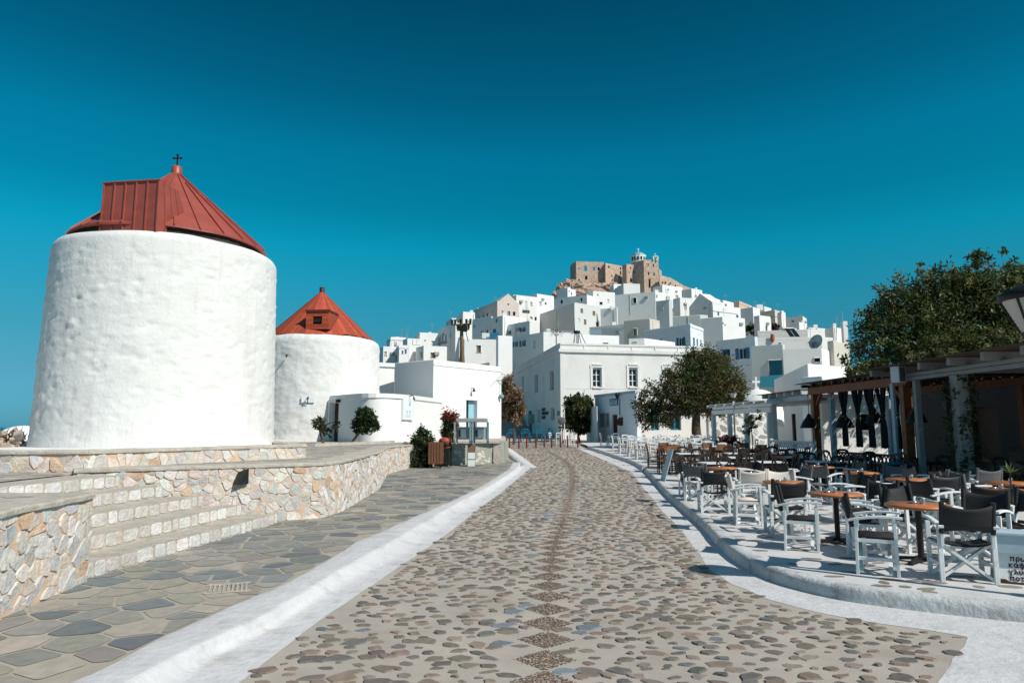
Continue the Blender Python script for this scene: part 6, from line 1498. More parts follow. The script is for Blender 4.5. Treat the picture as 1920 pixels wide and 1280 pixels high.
m = MB(); m.tube([c + up * (zb1 - .12), c + up * (zb1 - .16) - dF * .12, q_ + up * (zb1 - 1.1)], .02, 6); m.build('pipe', M['iron'], root2); m = MB(); m.box((q_.x, q_.y, zb1 - .7), (.1, .12, .26)); m.build('lamp_body', M['iron'], root2, bevel=.01)
q = at(1684, 702, 19.3); m = MB(); m.box(tuple(q), (.29, .27, .46), .4); sp_o = thing('loudspeaker', 'white loudspeaker where the brown and white pergolas meet', 'loudspeaker', (q.x, q.y, q.z - .3)); m.build('cabinet', M['whitewood'], sp_o, bevel=.015)
m = MB(); m.M = Matrix.Translation(q) @ Matrix.Rotation(.4, 4, 'Z'); m.box((0, -.138, 0), (.22, .006, .40)); m.box((.0, .18, .05), (.05, .14, .12)); m.build('grille', M['canvas_grey'], sp_o)
rng = random.Random(17); m = MB(); cl = []
for k in range(2600):
    z = rng.uniform(.5, zb1 - .35) if rng.random() < .85 else rng.uniform(zb1 - .4, zb1); t = rng.random() * 6.283; r = .20 + abs(rng.gauss(0, .10)) + .06 * noise.noise(Vector((z * 2, 0, 1)))
    if noise.noise(Vector((z * 1.5, t, 4))) < -.12: continue
    c = vine_c + Vector((r * math.cos(t), r * math.sin(t), z)); d = Vector((rng.gauss(0, 1), rng.gauss(0, 1), rng.gauss(0, 1) - .4)).normalized(); m.leaf(c, d, Vector((0, 0, 1)), rng.uniform(.07, .13), .07, vary(rng.choice(GRN), .3, rng))
vo = thing('climbing_vine', 'green vine climbing the thick white pergola post', 'vine', (vine_c.x, vine_c.y, .15)); m.build('leaves', M['leaf'], vo)
m = MB(); m.tube([vine_c + Vector((  .21 * math.cos(z * 2.2), .21 * math.sin(z * 2.2), .15 + z * .3)) for z in range(10)], .02, 5); m.build('stem', M['bark'], vo)
# dark sheet laid on the terrace to paint in the near pergola's shade
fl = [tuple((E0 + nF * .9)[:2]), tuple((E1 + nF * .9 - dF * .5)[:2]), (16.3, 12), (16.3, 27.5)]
tag(sheet('pergola_shade_sheet', fl, .154, M['floorshade']), kind='structure')
# restaurant behind it
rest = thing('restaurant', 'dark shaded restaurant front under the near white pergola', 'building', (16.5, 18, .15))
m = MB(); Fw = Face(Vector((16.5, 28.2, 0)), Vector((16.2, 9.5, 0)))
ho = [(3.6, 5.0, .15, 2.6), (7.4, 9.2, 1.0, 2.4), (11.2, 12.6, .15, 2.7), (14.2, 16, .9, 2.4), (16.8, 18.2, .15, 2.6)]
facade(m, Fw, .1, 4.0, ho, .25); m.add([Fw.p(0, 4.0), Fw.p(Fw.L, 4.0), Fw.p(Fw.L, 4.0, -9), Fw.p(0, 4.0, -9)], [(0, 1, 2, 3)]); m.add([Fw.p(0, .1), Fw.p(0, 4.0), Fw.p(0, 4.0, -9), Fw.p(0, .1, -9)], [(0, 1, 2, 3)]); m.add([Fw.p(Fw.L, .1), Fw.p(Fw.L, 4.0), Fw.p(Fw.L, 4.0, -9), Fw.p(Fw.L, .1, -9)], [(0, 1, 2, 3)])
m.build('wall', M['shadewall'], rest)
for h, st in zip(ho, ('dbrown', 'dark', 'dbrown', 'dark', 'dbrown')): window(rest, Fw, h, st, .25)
m = MB(); q = Vector((14.6, 17.6, .15)); m.box((q.x, q.y, .70), (.9, 4.2, 1.1)); m.box((q.x, q.y, 1.28), (1.05, 4.4, .06)); tag(m.build('bar_counter', M['darkwood'], bevel=.01), 'dark bar counter deep under the white pergola', 'counter')
# --- brown wooden pergola
zb3 = 3.12; b0, b1 = at(1519, 745, 26.5), at(1703, 725, 20.2); b0.z = b1.z = zb3
root = thing('pergola', 'brown stained wooden pergola hung with dark tied curtains', 'pergola', (b1.x, b1.y, .15)); dP = (b1 - b0).normalized(); nP = Vector((-dP.y, dP.x, 0)); nP = nP if nP.x > 0 else -nP
m = MB(); m.bar(b0 + up * .14, b1 + up * .14, .17, .27); m.build('beam', M['beamwood'], root, bevel=.012)
m = MB(); m.bar(b0 + nP * 3.6 + up * .14, b1 + nP * 3.6 + up * .14, .14, .22); m.build('beam', M['beamwood'], root)
for k in range(9):
    c = b0 + (b1 - b0) * (k / 8) + up * .335; m = MB(); m.bar(c - nP * .32, c + nP * 4.0, .10, .12); m.build('rafter', M['darkwood'], root)
m = MB(); o = -.45
while o < 4.1:
    w = rr.uniform(.10, .2); m.bar(b0 - dP * .2 + nP * o + up * (.41 + rr.uniform(0, .03)), b1 + dP * .2 + nP * o + up * (.41 + rr.uniform(0, .03)), w, .02, col=vary((.09, .06, .045), .35, rr)); o += w + rr.uniform(.0, .05)
m.build('roof_boards', M['cobble'], root)
for t, o in ((.06, .0), (.97, .0), (.06, 3.6), (.97, 3.6)):
    c = b0 + (b1 - b0) * t + nP * o; m = MB(); m.box((c.x, c.y, (zb3 + .25) / 2), (.23, .23, zb3 - .2)); m.build('post', M['beamwood'], root, bevel=.01)
    if o == 0:
        for sg in (-1, 1):
            if 0 < t + sg * .1 < 1: m = MB(); m.bar(Vector((c.x, c.y, zb3 - .55)), Vector((c.x, c.y, zb3 - .01)) + dP * .5 * sg, .10, .10); m.build('brace', M['beamwood'], root)
# inner blue white posts
for px, Y, lab in ((1548, 25.6, 'slim blue white inner post near the far end of the brown pergola'), (1664, 20.9, 'slim blue white inner post near the front end of the brown pergola')):
    c = Vector((kx(px, 780) * Y, Y, 0)); m = MB(); m.box((c.x + .25, c.y, 1.72), (.17, .17, 3.0)); tag(m.build('post', M['bluegrey'], bevel=.01), lab, 'post')
# tied curtains
labs = ['first tied dark curtain from the left under the brown pergola', 'second tied dark curtain from the left under the brown pergola', 'third tied dark curtain from the left under the brown pergola', 'fourth tied dark curtain from the left under the brown pergola', 'fifth tied dark curtain, beside the front post of the brown pergola']
for k, px in enumerate((1581, 1607, 1630, 1653, 1679)):
    t = (kx(px, 745) * b0.y - b0.x) / ((b1.x - b0.x) - kx(px, 745) * (b1.y - b0.y)); c = b0 + (b1 - b0) * t; root = thing('curtain', labs[k], 'curtain', (c.x, c.y, zb3 - 2), 'tied curtains under the brown pergola')
    m = MB(); n = 22; prof = [(z_, w_) for z_, w_ in [(0, .34), (-.28, .26), (-.55, .13), (-.82, .075), (-.9, .07), (-.97, .10), (-1.2, .14), (-1.6, .155), (-1.88, .16)]]; vs = []
    for dz, hw in prof:
        for i in range(n):
            u = -1 + 2 * i / (n - 1); wv = .045 * math.sin(i * 2.1 + k) * (1 if hw > .1 else .6) + .015 * math.sin(i * 5 + k)
            p = c + dP * (u * hw) + nP * wv; vs.append((p.x, p.y, zb3 + dz + (.03 * math.sin(i * 3.3 + k) if dz < -1.8 else 0)))
    fs = [(r * n + i, r * n + i + 1, (r + 1) * n + i + 1, (r + 1) * n + i) for r in range(len(prof) - 1) for i in range(n - 1) if not (r < 2 and i % 4 == 3)]
    m.add(vs, fs, None, True); m.build('cloth', M['curtain'], root); m = MB(); p = c + up * -.86; m.tube([(p.x, p.y, p.z - .03), (p.x, p.y, p.z + .03)], .085, 10); m.build('tie', M['browndoor'], root)
# bell lamps
def bell(px, py, Y, s, lab):
    c = at(px, py, Y); m = MB(); m.lathe([(.26 * s, -.22 * s), (.255 * s, -.20 * s), (.17 * s, -.02 * s), (.09 * s, .08 * s), (.05 * s, .16 * s), (.03 * s, .2 * s)], tuple(c), 20); r_ = thing('pendant_lamp', lab, 'lamp', tuple(c), 'bell pendant lamps under the pergolas'); m.build('shade', M['iron'], r_)
    m = MB(); m.tube([c + up * .18 * s, Vector((c.x, c.y, zb3 + .05))], .012, 5); m.build('cord', M['iron'], r_)
bell(1517, 788, 26.0, 1.3, 'dark bell lamp between the grey and the brown pergola'); bell(1582, 786, 24.2, 1.35, 'dark bell lamp behind the first tied curtain'); bell(1639, 778, 22.8, 1.2, 'dark bell lamp between the third and fourth tied curtains'); bell(1718, 776, 19.9, 1.1, 'dark bell lamp right of the brown front post')
# white low wing behind the curtains, partly sunlit
H('white restaurant wall with a dark window behind the tied curtains', 'P', 1515, None, 1540, 741, 1720, 741, 835, [('R', 1612, 776, 1634, 806, 'dark')], Y=31.5, nm='restaurant_wing', cat='building', zb=.2)
# --- grey pergola, then the far white one
zb4 = 3.0; g0, g1 = at(1441, 757, 32.5), at(1522, 748.5, 27.6); g0.z = g1.z = zb4
root = thing('pergola', 'pale grey timber pergola between the brown and the far white one', 'pergola', (g1.x, g1.y, .2)); dG = (g1 - g0).normalized(); nG = Vector((-dG.y, dG.x, 0)); nG = nG if nG.x > 0 else -nG
m = MB(); m.bar(g0 + up * .1, g1 + up * .1, .15, .2); m.build('beam', M['bluegrey'], root, bevel=.01)
for k in range(6):
    c = g0 + (g1 - g0) * ((k + .3) / 5.4) + up * .29; m = MB(); m.bar(c - nG * .38, c + nG * 3.4, .12, .17); m.build('rafter', M['whitewood'], root)
m = MB(); o = -.45
while o < 3.4: m.bar(g0 + nG * o + up * .40 - dG * .3, g1 + nG * o + up * .40, .06, .02, col=vary((.22, .17, .13), .3, rr)); o += .066
m.build('reed_cover', M['cobble'], root)
for t, o in ((.10, .05), (.10, 3.2), (.95, 3.2)): c = g0 + (g1 - g0) * t + nG * o; m = MB(); m.lathe([(.15, .2), (.135, zb4)], (c.x, c.y, 0), 14); m.build('post', M['bluegrey'], root)
zb5 = 2.55; w0, w1 = at(1336, 776, 37.5), at(1446, 764, 30.5); w0.z = w1.z = zb5
root = thing('pergola', 'far low white pergola with white fascia boards behind the street lamp', 'pergola', (w1.x, w1.y, .3)); dW = (w1 - w0).normalized(); nW = Vector((-dW.y, dW.x, 0)); nW = nW if nW.x > 0 else -nW
m = MB(); m.bar(w0 + up * .12, w1 + up * .12, .1, .22); m.bar(w0 + nW * .03 + up * .35, w1 + nW * .03 + up * .35, .06, .16); m.build('fascia', M['white'], root)
for k in range(7):
    c = w0 + (w1 - w0) * (k / 6) + up * .44; m = MB(); m.bar(c - nW * .3, c + nW * 3.0, .1, .12); m.build('rafter', M['white'], root)
m = MB(); m.hexa([w0 - nW * .2 + up * .51, w1 - nW * .2 + up * .51, w1 + nW * 3 + up * .51, w0 + nW * 3 + up * .51], [w0 - nW * .2 + up * .54, w1 - nW * .2 + up * .54, w1 + nW * 3 + up * .54, w0 + nW * 3 + up * .54]); m.build('canopy', M['white_old'], root)
for t in (.02, .33, .62, .97): c = w0 + (w1 - w0) * t; m = MB(); m.box((c.x, c.y, 1.35), (.2, .2, 2.4)); m.build('post', M['whitewood'], root)
for t in (.15, .5): c = w0 + (w1 - w0) * t + nW * 2.8; m = MB(); m.box((c.x, c.y, 1.35), (.14, .14, 2.4)); m.build('post', M['darkwood'], root)
# white lattice fence
root = thing('lattice_fence', 'white lattice fence under the grey pergola', 'fence', tuple(at(1444, 845, 28.5))); fa, fb = at(1446, 822, 28.6), at(1526, 824, 25.2); zt = 1.30; zb_ = .40; ff = Face(fa, fb); m = MB()
fbox(m, ff, 0, ff.L, zt, zt + .07, -.03, .03); fbox(m, ff, 0, ff.L, zb_, zb_ + .06, -.03, .03); m.build('rail', M['whitewood'], root)
m = MB(); u = 0
while u < ff.L - .5:
    m.bar(ff.p(u, zb_ + .05), ff.p(u + .5, zt), .05, .015, up=tuple(ff.n)); m.bar(ff.p(u, zt, -.016), ff.p(u + .5, zb_ + .05, -.016), .05, .015, up=tuple(ff.n)); u += .17
m.build('lattice', M['whitewood'], root)
for u in (0, ff.L): m = MB(); c = ff.p(u, 0); m.box((c.x, c.y, .8), (.12, .12, 1.25)); m.build('post', M['whitewood'], root)
m = MB(); fd_ = Face(at(1566, 830, 26.5), at(1690, 832, 22.8)); fbox(m, fd_, 0, fd_.L, .9, .98, -.03, .03); fbox(m, fd_, 0, fd_.L, .2, .27, -.03, .03); u = 0
while u < fd_.L - .4: m.bar(fd_.p(u, .25), fd_.p(u + .4, .92), .05, .02, up=tuple(fd_.n)); m.bar(fd_.p(u, .92, -.02), fd_.p(u + .4, .25, -.02), .05, .02, up=tuple(fd_.n)); u += .2
tag(m.build('lattice_fence', M['darkwood']), 'dark lattice fence at the back of the brown pergola', 'fence')
# sign board stand beside the kerb
q = Vector((5.05, 22.2, g(22.2) + .15)); root = thing('easel_board', 'blue grey folding board seen edge on beside the brown chairs at the kerb', 'sign', tuple(q)); m = MB()
m.hexa([q + Vector((-.25, -.32, 0)), q + Vector((-.22, -.32, 0)), q + Vector((-.22, .32, 0)), q + Vector((-.25, .32, 0))], [q + Vector((.05, -.3, 1.0)), q + Vector((.08, -.3, 1.0)), q + Vector((.08, .3, 1.0)), q + Vector((.05, .3, 1.0))]); m.build('board', M['bluegrey'], root, bevel=.01)
m = MB(); m.hexa([q + Vector((.36, -.3, 0)), q + Vector((.39, -.3, 0)), q + Vector((.39, .3, 0)), q + Vector((.36, .3, 0))], [q + Vector((.085, -.3, .98)), q + Vector((.11, -.3, .98)), q + Vector((.11, .3, .98)), q + Vector((.085, .3, .98))]); m.build('prop', M['darkwood'], root)
# painted menu board, bottom right
q0, q1 = on(1869, 1092, .15), on(2010, 1104, .15); fm = Face(q0, q1); Lm = min(fm.L, .82); ze = at(1880, 1036, q0.y).z
root = thing('menu_board', 'white menu board painted with dark red Greek words at the bottom right corner', 'menu board', (q0.x, q0.y, .15))
m = MB(); lean = .07; b4 = [fm.p(0, .15, 0), fm.p(Lm, .15, 0), fm.p(Lm, .15, -.04), fm.p(0, .15, -.04)]; t4 = [fm.p(.01, ze, -lean), fm.p(Lm, ze, -lean), fm.p(Lm, ze, -lean - .04), fm.p(.01, ze, -lean - .04)]; m.hexa(b4, t4); pn = m.build('panel', M['chairwhite'], root, bevel=.006)
m = MB(); fbox(m, fm, -.02, Lm + .02, ze, ze + .20, -.34, .0); fbox(m, fm, -.04, Lm + .04, ze + .20, ze + .235, -.36, .02); m.build('box', M['bluegrey'], root, bevel=.008)
m = MB(); m.hexa([fm.p(0, .15, -.42), fm.p(Lm, .15, -.42), fm.p(Lm, .15, -.46), fm.p(0, .15, -.46)], [fm.p(.01, ze, -.28), fm.p(Lm, ze, -.28), fm.p(Lm, ze, -.32), fm.p(.01, ze, -.32)]); m.build('prop', M['chairwhite'], root)
m = MB(); vs = []; n = 16
for i in range(n + 1): u = Lm * i / n; vs += [fm.p(u, .152, .003), fm.p(u, .152 + .02 + .02 * noise.noise(Vector((u * 9, 1, 2))) + (.03 if i < 3 else 0), .002 - lean * .1)]
m.add(vs, [(2 * i, 2 * i + 2, 2 * i + 3, 2 * i + 1) for i in range(n)]); m.build('worn_edge', M['browndoor'], pn)
LET = {'π': (.9, [[(0, .95), (.9, .95)], [(.2, .95), (.15, 0)], [(.68, .95), (.7, .1), (.85, 0)]]), 'ρ': (.75, [[(.1, -.4), (.1, .6), (.3, .98), (.6, .9), (.7, .5), (.5, .1), (.12, .2)]]), 'ω': (1.0, [[(.2, .95), (.02, .5), (.1, .08), (.35, .05), (.5, .4), (.65, .05), (.9, .08), (.98, .5), (.8, .95)]]),
 'ι': (.3, [[(.15, .95), (.15, .1), (.28, 0)]]), 'ν': (.75, [[(.05, .95), (.35, 0), (.7, .95)]]), 'ο': (.75, [[(.35, 0), (.05, .3), (.08, .75), (.35, .97), (.65, .75), (.68, .3), (.35, 0)]]), 'κ': (.75, [[(.1, 1.0), (.1, 0)], [(.65, .95), (.15, .45), (.7, 0)]]),
 'α': (.85, [[(.8, .95), (.6, .3), (.35, 0), (.08, .25), (.1, .75), (.35, .97), (.6, .7), (.82, 0)]]), 'φ': (.95, [[(.5, 1.3), (.5, -.4)], [(.5, 0), (.1, .2), (.1, .75), (.5, .97), (.85, .75), (.85, .2), (.5, 0)]]), 'ε': (.65, [[(.6, .85), (.3, .97), (.1, .75), (.4, .52), (.08, .25), (.3, 0), (.62, .12)]]), 'ς': (.65, [[(.6, .9), (.2, .9), (.08, .5), (.5, .15), (.4, -.3)]]),
 'γ': (.75, [[(.02, .95), (.35, .1), (.7, .95)], [(.35, .1), (.25, -.35), (.42, -.35), (.35, .1)]]), 'λ': (.75, [[(.1, 1.2), (.3, 1.1), (.7, 0)], [(.42, .75), (.05, 0)]]), 'υ': (.75, [[(.08, .95), (.08, .25), (.35, 0), (.65, .3), (.62, .95)]]), 'τ': (.7, [[(0, .95), (.7, .95)], [(.35, .95), (.35, .1), (.5, 0)]])}
for k, (wd, acc_, x_) in enumerate([('πρωινο', 5, .150), ('καφες', 3, .132), ('γλυκα', 4, .128), ('ποτα', 3, .128)]):
    m = MB(); u = x_; sz = .042; z = ze - .082 - .070 * k
    for i, ch in enumerate(wd):
        wd_, st_ = LET[ch]
        lines = st_ + ([[(wd_ * .5, 1.2), (wd_ * .7, 1.5)]] if i == acc_ else [])
        for ln in lines:
            P3 = []
            for a_, b_ in ln:
                zz_ = z + b_ * sz + rnd.uniform(-.001, .001); P3.append(fm.p(u + a_ * sz * 1.15, zz_, -lean * (zz_ - .15) / (ze - .15) + .001))
            m.tube(P3, .0062, 6)
        u += (wd_ + .22) * sz * 1.15
    m.build('lettering', M['ink'], pn)

# ================================================================== TABLES AND CHAIRS
def director(canvas):
    root = thing('directors_chair', 'x', 'chair'); W_ = M['chairwhite']
    for sx in (-1, 1):
        for sy in (-1, 1):
            m = MB(); m.bar((sx * .27, sy * .215, 0), (sx * .27, sy * .205, .63), .036, .05); m.build('leg', W_, root, bevel=.004)
        pts = [Vector((sx * (.275 + .012 * math.sin(t * 3.14)), .31 - .60 * t, .625 + .055 * math.sin(t * 2.3) + .01 * t)) for t in [i / 7 for i in range(8)]]
        m = MB(); m.ribbon(pts, .058, .03); m.build('armrest', W_, root, bevel=.005)
        for z in (.19, .40): m = MB(); m.bar((sx * .27, -.2, z), (sx * .27, .2, z), .026, .04); m.build('rail', W_, root)
        m = MB(); m.bar((sx * .255, .225, .40), (sx * .255, .315, .89), .03, .035); m.build('back_post', W_, root, bevel=.004)
    for y in (-.16, .15):
        for sg in (-1, 1): m = MB(); o = .022 * sg; m.bar((-.265 * sg, y + o, .03), (.255 * sg, y + o, .425), .03, .045, up=(0, 1, 0)); m.build('cross_brace', W_, root)
    m = MB(); n = 8; vs = []
    for i in range(n + 1):
        for j in range(3): x = -.27 + .54 * i / n; vs.append((x, -.2 + .2 * j, .445 - .045 * (1 - (x / .27) ** 2)))
    vs += [(x, y, z - .008) for x, y, z in vs]; N_ = 3 * (n + 1); fs = []
    for i in range(n):
        for j in range(2): a = i * 3 + j; fs += [(a, a + 3, a + 4, a + 1), (N_ + a, N_ + a + 1, N_ + a + 4, N_ + a + 3)]
        fs += [(i * 3, N_ + i * 3, N_ + i * 3 + 3, i * 3 + 3), (i * 3 + 2, i * 3 + 5, N_ + i * 3 + 5, N_ + i * 3 + 2)]
    m.add(vs, fs, None, True); m.build('seat', canvas, root)
    m = MB(); vs = []; n = 10; zz = [.56, .65, .74, .82, .895]
    for i in range(n + 1):
        u = -1 + 2 * i / n
        for z in zz:
            y = .225 + (z - .40) * .184 + .055 * (1 - u * u) * (.6 + .4 * (z - .5) / .4); vs.append((u * (.275 + .012 * (z - .5)), y, z - (.062 * (1 - u * u) if z > .85 else (.03 * (1 - u * u) if z > .8 else 0)) + (.03 * (1 - u * u) if z < .6 else 0)))
    vs += [(x, y + .008, z) for x, y, z in vs]; k = len(zz); N_ = k * (n + 1); fs = []
    for i in range(n):
        for j in range(k - 1): a = i * k + j; fs += [(a, a + k, a + k + 1, a + 1), (N_ + a, N_ + a + 1, N_ + a + k + 1, N_ + a + k)]
        fs += [(i * k + k - 1, (i + 1) * k + k - 1, N_ + (i + 1) * k + k - 1, N_ + i * k + k - 1), (i * k, N_ + i * k, N_ + (i + 1) * k, (i + 1) * k)]
    fs += [(j, j + 1, N_ + j + 1, N_ + j) for j in range(k - 1)] + [(n * k + j, N_ + n * k + j, N_ + n * k + j + 1, n * k + j + 1) for j in range(k - 1)]
    m.add(vs, fs, None, True)
    for sx in (-1, 1): m.tube([(sx * .257, .25, .55), (sx * .257, .317, .905)], .028, 8)
    m.build('backrest', canvas, root); return Proto(root)
def bistro(style, wood, seatm, name, h=.90):
    root = thing(name, 'x', 'chair')
    for sx in (-1, 1):
        m = MB(); m.bar((sx * .19, -.19, 0), (sx * .185, -.185, .45), .036, .036); m.build('leg', wood, root)
        m = MB(); m.ribbon([(sx * .18, .22, 0), (sx * .18, .19, .45), (sx * .18, .22, .7), (sx * .175, .26, h)], .036, .036, up=(1, 0, 0)); m.build('leg', wood, root)
    m = MB(); m.box((0, 0, .452), (.42, .42, .035)); m.build('seat', seatm, root, bevel=.01)
    m = MB()
    for sx in (-1, 1):
        for z in (.16, .30): m.bar((sx * .185, -.18, z), (sx * .182, .2, z), .022, .022)
    for z in (.20, .33): m.bar((-.185, -.187, z), (.185, -.187, z), .022, .022)
    m.build('stretcher', wood, root)
    m = MB()
    if style == 'cross':
        m.ribbon([(-.18, .262, h - .03), (-.09, .285, h + .02), (.09, .285, h + .02), (.18, .262, h - .03)], .03, .08); m.bar((-.17, .205, .52), (.17, .262, h - .06), .03, .016, up=(0, 1, 0)); m.bar((.17, .219, .52), (-.17, .276, h - .06), .03, .016, up=(0, 1, 0)); m.bar((-.18, .205, .51), (.18, .205, .51), .03, .025)
    elif style == 'plate':
        m.ribbon([(-.21, .255, h - .08), (-.1, .285, h - .08), (.1, .285, h - .08), (.21, .255, h - .08)], .028, .20); m.bar((-.18, .215, .62), (.18, .215, .62), .022, .05)
    else:
        for z, y in ((.60, .21), (.72, .225)): m.ribbon([(-.18, y, z), (0, y + .02, z), (.18, y, z)], .018, .05)
        m.ribbon([(-.19, .255, h - .03), (-.08, .278, h), (.08, .278, h), (.19, .255, h - .03)], .022, .075)
    m.build('backrest', M['midwood'] if style == 'plate' else wood, root); return Proto(root)
def square_table(top, legm, w=.8, name='table'):
    root = thing(name, 'x', 'table'); m = MB(); m.box((0, 0, .735), (w, w, .035)); m.build('table_top', top, root, bevel=.006)
    m = MB()
    for sx, sy, dx, dy in ((0, 1, w - .14, .025), (0, -1, w - .14, .025), (1, 0, .025, w - .14), (-1, 0, .025, w - .14)): m.box((sx * (w / 2 - .06), sy * (w / 2 - .06), .672), (dx, dy, .085))
    m.build('apron', legm, root)
    for sx in (-1, 1):
        for sy in (-1, 1): m = MB(); m.box((sx * (w / 2 - .05), sy * (w / 2 - .05), .357), (.05, .05, .714)); m.build('leg', legm, root)
    return Proto(root)
def round_table():
    root = thing('round_table', 'x', 'table'); m = MB(); m.lathe([(.01, .70), (.36, .70), (.385, .708), (.39, .73), (.382, .745), (.01, .748)], n=36); m.build('table_top', M['tablewood'], root)
    m = MB(); m.lathe([(.045, .05), (.038, .1), (.038, .66), (.12, .695), (.12, .70)], n=14); m.build('pedestal', M['iron'], root)
    m = MB()
    for k in range(4):
        t = math.pi / 4 + k * math.pi / 2; m.bar((.02 * math.cos(t), .02 * math.sin(t), .06), (.30 * math.cos(t), .30 * math.sin(t), .025), .06, .04)
    m.build('base', M['iron'], root); return Proto(root)
def jar_proto():
    root = thing('candle_jar', 'x', 'jar'); m = MB(); m.lathe([(.032, 0), (.036, .03), (.03, .06)], n=12); m.build('glass', M['steel'], root); m = MB(); m.lathe([(.031, .06), (.031, .075), (.01, .08)], n=12); m.build('lid', M['metalgrey'], root); return Proto(root)
def ash_proto():
    root = tag(MB_lathe('ashtray', [(.02, 0), (.05, .004), (.058, .025), (.05, .025), (.04, .01), (.005, .008)], M['steel']), 'x', 'ashtray'); return Proto(root)
def MB_lathe(name, prof, mat):
    m = MB(); m.lathe(prof, n=16); return m.build(name, mat)
RT_, JAR, ASH = round_table(), jar_proto(), ash_proto()
DB, DG, DC = director(M['canvas_black']), director(M['canvas_grey']), director(M['canvas_cream'])
rj = random.Random(23)
TBL = [('nearest round orange table, behind the near director chairs', 5.32, 9.15), ('second round orange table from the front along the kerb', 4.97, 10.7), ('third round orange table from the front along the kerb', 5.08, 12.95), ('fourth round orange table along the kerb, among cream chairs', 5.38, 15.1),
       ('round orange table in the middle row beside the white arched armrests', 7.75, 13.6), ('round orange table in the middle row, second from its front', 7.85, 15.6), ('farthest round orange table of the middle row', 7.9, 17.8), ('round orange table at the right edge beside the leafy pot plant', 7.95, 11.4),
       ('farthest round orange table of the kerb row', 5.25, 17.4), ('round orange table in the pergola shade', 9.75, 15.5), ('round orange table in deep shade at the right edge', 9.15, 12.75)]
for k, (lab, x, y) in enumerate(TBL):
    RT_.place((x, y, .15), rj.uniform(0, 1.5), lab, 'round orange tables')
    ax, ay = x + rj.uniform(-.1, .1), y + rj.uniform(-.1, .05)
    short = lab.replace(',', '').replace('round orange table', 'round table')
    JAR.place((ax, ay, .898), rj.random() * 3, 'small steel jar on the ' + ' '.join(short.split()[:11]), 'small jars on the round tables')
    if k < 9: ASH.place((ax - .1, ay + .05, .898), 0, 'steel ashtray on the ' + ' '.join(short.split()[:11]), 'ashtrays on the round tables')
# director's chairs: position, heading of the sitter in degrees (0 = towards camera, 90 = to the right, 180 = away)
DCH = [(DB, 5.22, 8.18, 168, 'nearest director chair, black back towards us, white crossed legs'), (DB, 4.47, 8.62, 64, 'black director chair seen from the side, left of the nearest round table'), (DB, 6.15, 9.2, -50, 'black director chair on the far right side of the nearest round table'), (DB, 5.75, 10.05, 10, 'black director chair behind the nearest round table facing us'),
       (DB, 4.22, 10.2, 66, 'black director chair in profile left of the second kerb table'), (DB, 4.98, 9.92, -114, 'black director chair in profile facing left, before the second kerb table'), (DB, 5.75, 11.15, -60, 'black director chair right of the second kerb table, facing left'), (DB, 4.55, 11.65, 176, 'black director chair with its back to us, left of the third kerb table'),
       (DC, 4.30, 12.75, 75, 'cream director chair facing right at the third kerb table'), (DC, 5.42, 13.75, -5, 'cream director chair behind the third kerb table facing us'), (DB, 4.15, 14.35, 175, 'black director chair with its back to us beside the cream chairs'), (DC, 4.90, 14.35, 178, 'cream director chair with its back to us at the fourth kerb table'),
       (DG, 4.45, 16.6, 150, 'grey director chair nearest the brown chairs, by the kerb'), (DG, 6.15, 15.2, -90, 'grey director chair right of the fourth kerb table'), (DB, 6.95, 13.4, 88, 'black director chair with a big white arched armrest, middle row left side'), (DB, 7.75, 12.75, 185, 'black director chair with its back to us in the middle row'),
       (DG, 8.55, 13.7, -80, 'grey director chair right of the middle row front table'), (DG, 7.3, 16.2, 120, 'grey director chair left of the second middle row table'), (DG, 8.6, 15.9, -60, 'grey director chair right of the second middle row table'), (DB, 7.0, 17.3, 95, 'black director chair at the left of the farthest middle row table'),
       (DB, 7.25, 10.65, 165, 'black director chair with its back to us at the right edge table'), (DB, 7.15, 11.75, 95, 'black director chair left of the right edge table'), (DG, 7.85, 12.2, 0, 'grey director chair behind the right edge table, facing us'), (DB, 6.93, 9.5, -70, 'black director chair with white arms cut by the right edge'),
       (DG, 9.0, 15.2, 90, 'grey director chair left of the shaded pergola table'), (DG, 9.9, 14.7, 180, 'grey director chair with its back to us in the pergola shade'), (DB, 10.4, 15.7, -90, 'black director chair right of the shaded pergola table'),
       (DB, 6.3, 12.9, -90, 'black director chair right of the third kerb table'), (DG, 8.45, 12.95, 90, 'grey director chair left of the table in deep shade'), (DB, 4.5, 17.5, 90, 'black director chair left of the farthest kerb row table'), (DB, 6.0, 17.7, -90, 'black director chair right of the farthest kerb row table'), (DG, 8.7, 17.9, -90, 'grey director chair right of the farthest middle row table')]
for pr, x, y, a, lab in DCH: pr.place((x, y, .15), R(a) + rj.uniform(-.06, .06), lab, 'director chairs on the terrace')
# zone of dark wooden chairs
XB = bistro('cross', M['darkwood'], M['darkwood'], 'cross_back_chair'); PB = bistro('plate', M['darkwood'], M['midwood'], 'wide_back_chair', .95); WB = bistro('slat', M['chairwhite'], M['rush'], 'taverna_chair')
TW, TD, TT, TWW = square_table(M['chairwhite'], M['darkwood']), square_table(M['midwood'], M['darkwood']), square_table(M['teal'], M['darkwood']), square_table(M['chairwhite'], M['chairwhite'])
def around(pr, x, y, r, sides, lab, group):
    for s in sides:
        a = {'road side': (-r, 0, 90), 'far side': (0, r, 0), 'near side': (0, -r, 180), 'right side': (r, 0, -90)}[s]
        X, Y = x + a[0] + rj.uniform(-.06, .06), y + a[1] + rj.uniform(-.06, .06)
        pr.place((X, Y, g(Y) + .15), R(a[2]) + rj.uniform(-.12, .12), lab.format(s), group)
AL = ('road side', 'near side', 'right side', 'far side')
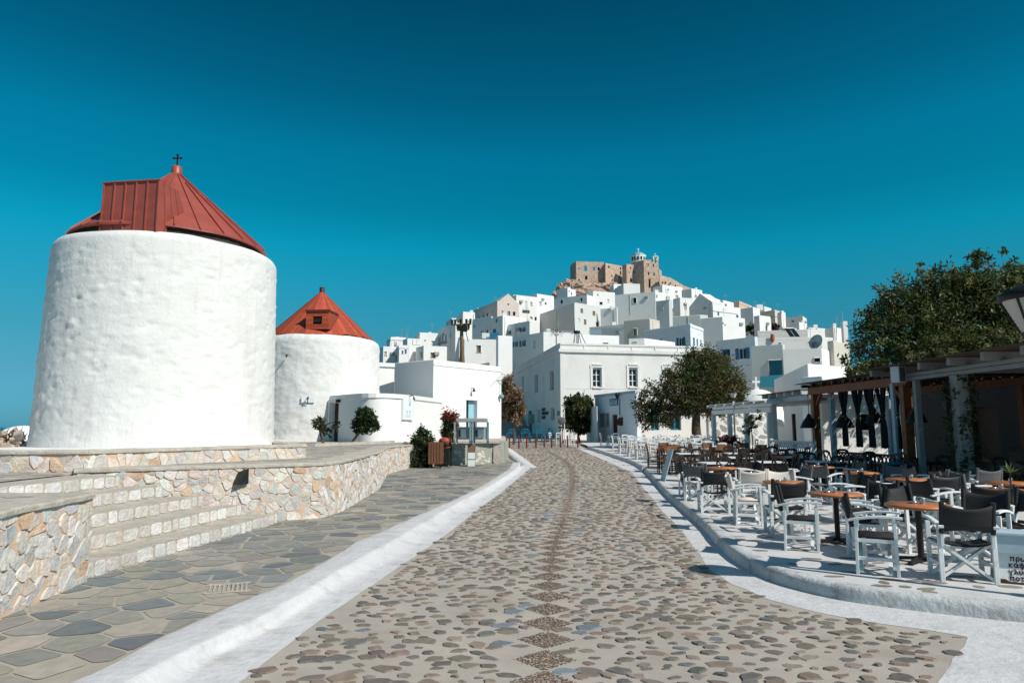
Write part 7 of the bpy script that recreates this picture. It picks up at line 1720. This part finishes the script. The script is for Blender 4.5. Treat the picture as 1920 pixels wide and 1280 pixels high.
for x, y, d in [(5.75, 19.6, 'front white topped table by the kerb'), (7.45, 20.1, 'front white topped table, second from the kerb'), (9.15, 20.3, 'front white topped table, third from the kerb'), (7.2, 22.2, 'middle white topped table'), (9.1, 22.4, 'middle white topped table near the pergolas'), (6.2, 24.4, 'back white topped table by the kerb'), (7.95, 24.5, 'back white topped table, second from the kerb'), (9.6, 24.5, 'back white topped table, third from the kerb')]:
    TW.place((x, y, g(y) + .15), rj.uniform(-.05, .05), d[0].upper()[0].lower() + d[1:] + ' with dark legs', 'white topped tables with dark legs'); around(XB, x, y, .62, AL, 'dark cross-back chair, {} of the ' + d, 'dark cross-back chairs')
for x, y, d in [(6.15, 27.2, 'brown table nearest the kerb'), (7.9, 27.1, 'second brown table from the kerb'), (9.4, 27.0, 'third brown table from the kerb')]:
    TD.place((x, y, g(y) + .15), 0, d, 'brown wooden tables'); around(PB, x, y, .64, AL, 'brown wide back chair, {} of the ' + d, 'wide back brown chairs')
PB.place((5.45, 24.9, g(24.9) + .15), R(175), 'brown wide back chair standing alone at the kerb near the folding board', 'wide back brown chairs'); PB.place((5.75, 25.7, g(25.7) + .15), R(165), 'brown wide back chair just behind the lone chair at the kerb', 'wide back brown chairs')
for x, y, d in [(10.7, 19.4, 'front teal table in the shade'), (12.3, 20.6, 'right teal table in the shade'), (11.2, 22.6, 'back teal table in the shade'), (13.0, 17.6, 'teal table under the white pergola'), (11.9, 15.2, 'teal table at the right edge')]:
    TT.place((x, y, g(y) + .15), 0, d, 'teal tables in the shade'); around(XB, x, y, .62, ('road side', 'near side', 'far side'), 'dark cross-back chair, {} of the ' + d, 'dark cross-back chairs')
# white taverna
ords = ['first', 'second', 'third', 'fourth', 'fifth']
for c, (nm_, xo, ys) in enumerate([('kerb', 1.35, (30.3, 32.7, 35.1, 37.5, 39.9)), ('middle', 3.35, (30.0, 32.4, 34.8, 37.2, 39.6)), ('inner', 5.35, (33.2, 35.6, 38.0, 40.4))]):
    for k, y in enumerate(ys):
        x = KT(y) + xo + rj.uniform(-.1, .1); d = ords[k] + ' table from the front in the ' + nm_ + ' white row'
        TWW.place((x, y, g(y) + .15), rj.uniform(-.08, .08), 'white taverna table, ' + d, 'white taverna tables'); around(WB, x, y, .66, AL, 'white chair, {} of ' + d, 'white taverna chairs')
y = 44.6; x = KT(y) + 1.55; TWW.place((x, y, g(y) + .15), 0, 'lone white table in front of the kiosk', 'white taverna tables')
around(WB, x, y, .7, ('road side', 'near side'), 'white chair, {} of the lone white table before the kiosk', 'white taverna chairs'); 
# shaded blue tables and chairs at the end of the street, and three white chairs by the sign
BC = bistro('slat', M['teal'], M['darkwood'], 'taverna_chair'); TB = square_table(M['blue'], M['blue'])
for k, (x, y) in enumerate([(-.1, 56), (1.1, 57), (2.3, 56.2), (3.3, 57.4)]):
    TB.place((x, y, g(y)), .1, ords[k] + ' blue table from the left in the shade beside the hall', 'blue tables in the hall shade'); around(BC, x, y, .66, AL, 'dark teal chair, {} of ' + ords[k] + ' blue table beside the hall', 'dark teal chairs in the hall shade')
for k, (px, Y, a) in enumerate([(1036, 51, 60), (1047, 50.5, 0), (1063, 50, -70), (1071, 51.5, -20)]): WB.place((gx(px, Y), Y, g(Y)), R(a), ords[k] + ' white chair from the left behind the bollards by the round sign', 'white taverna chairs')
for o in list(sc.objects):
    if o.get('label') == 'x': bpy.data.objects.remove(o)
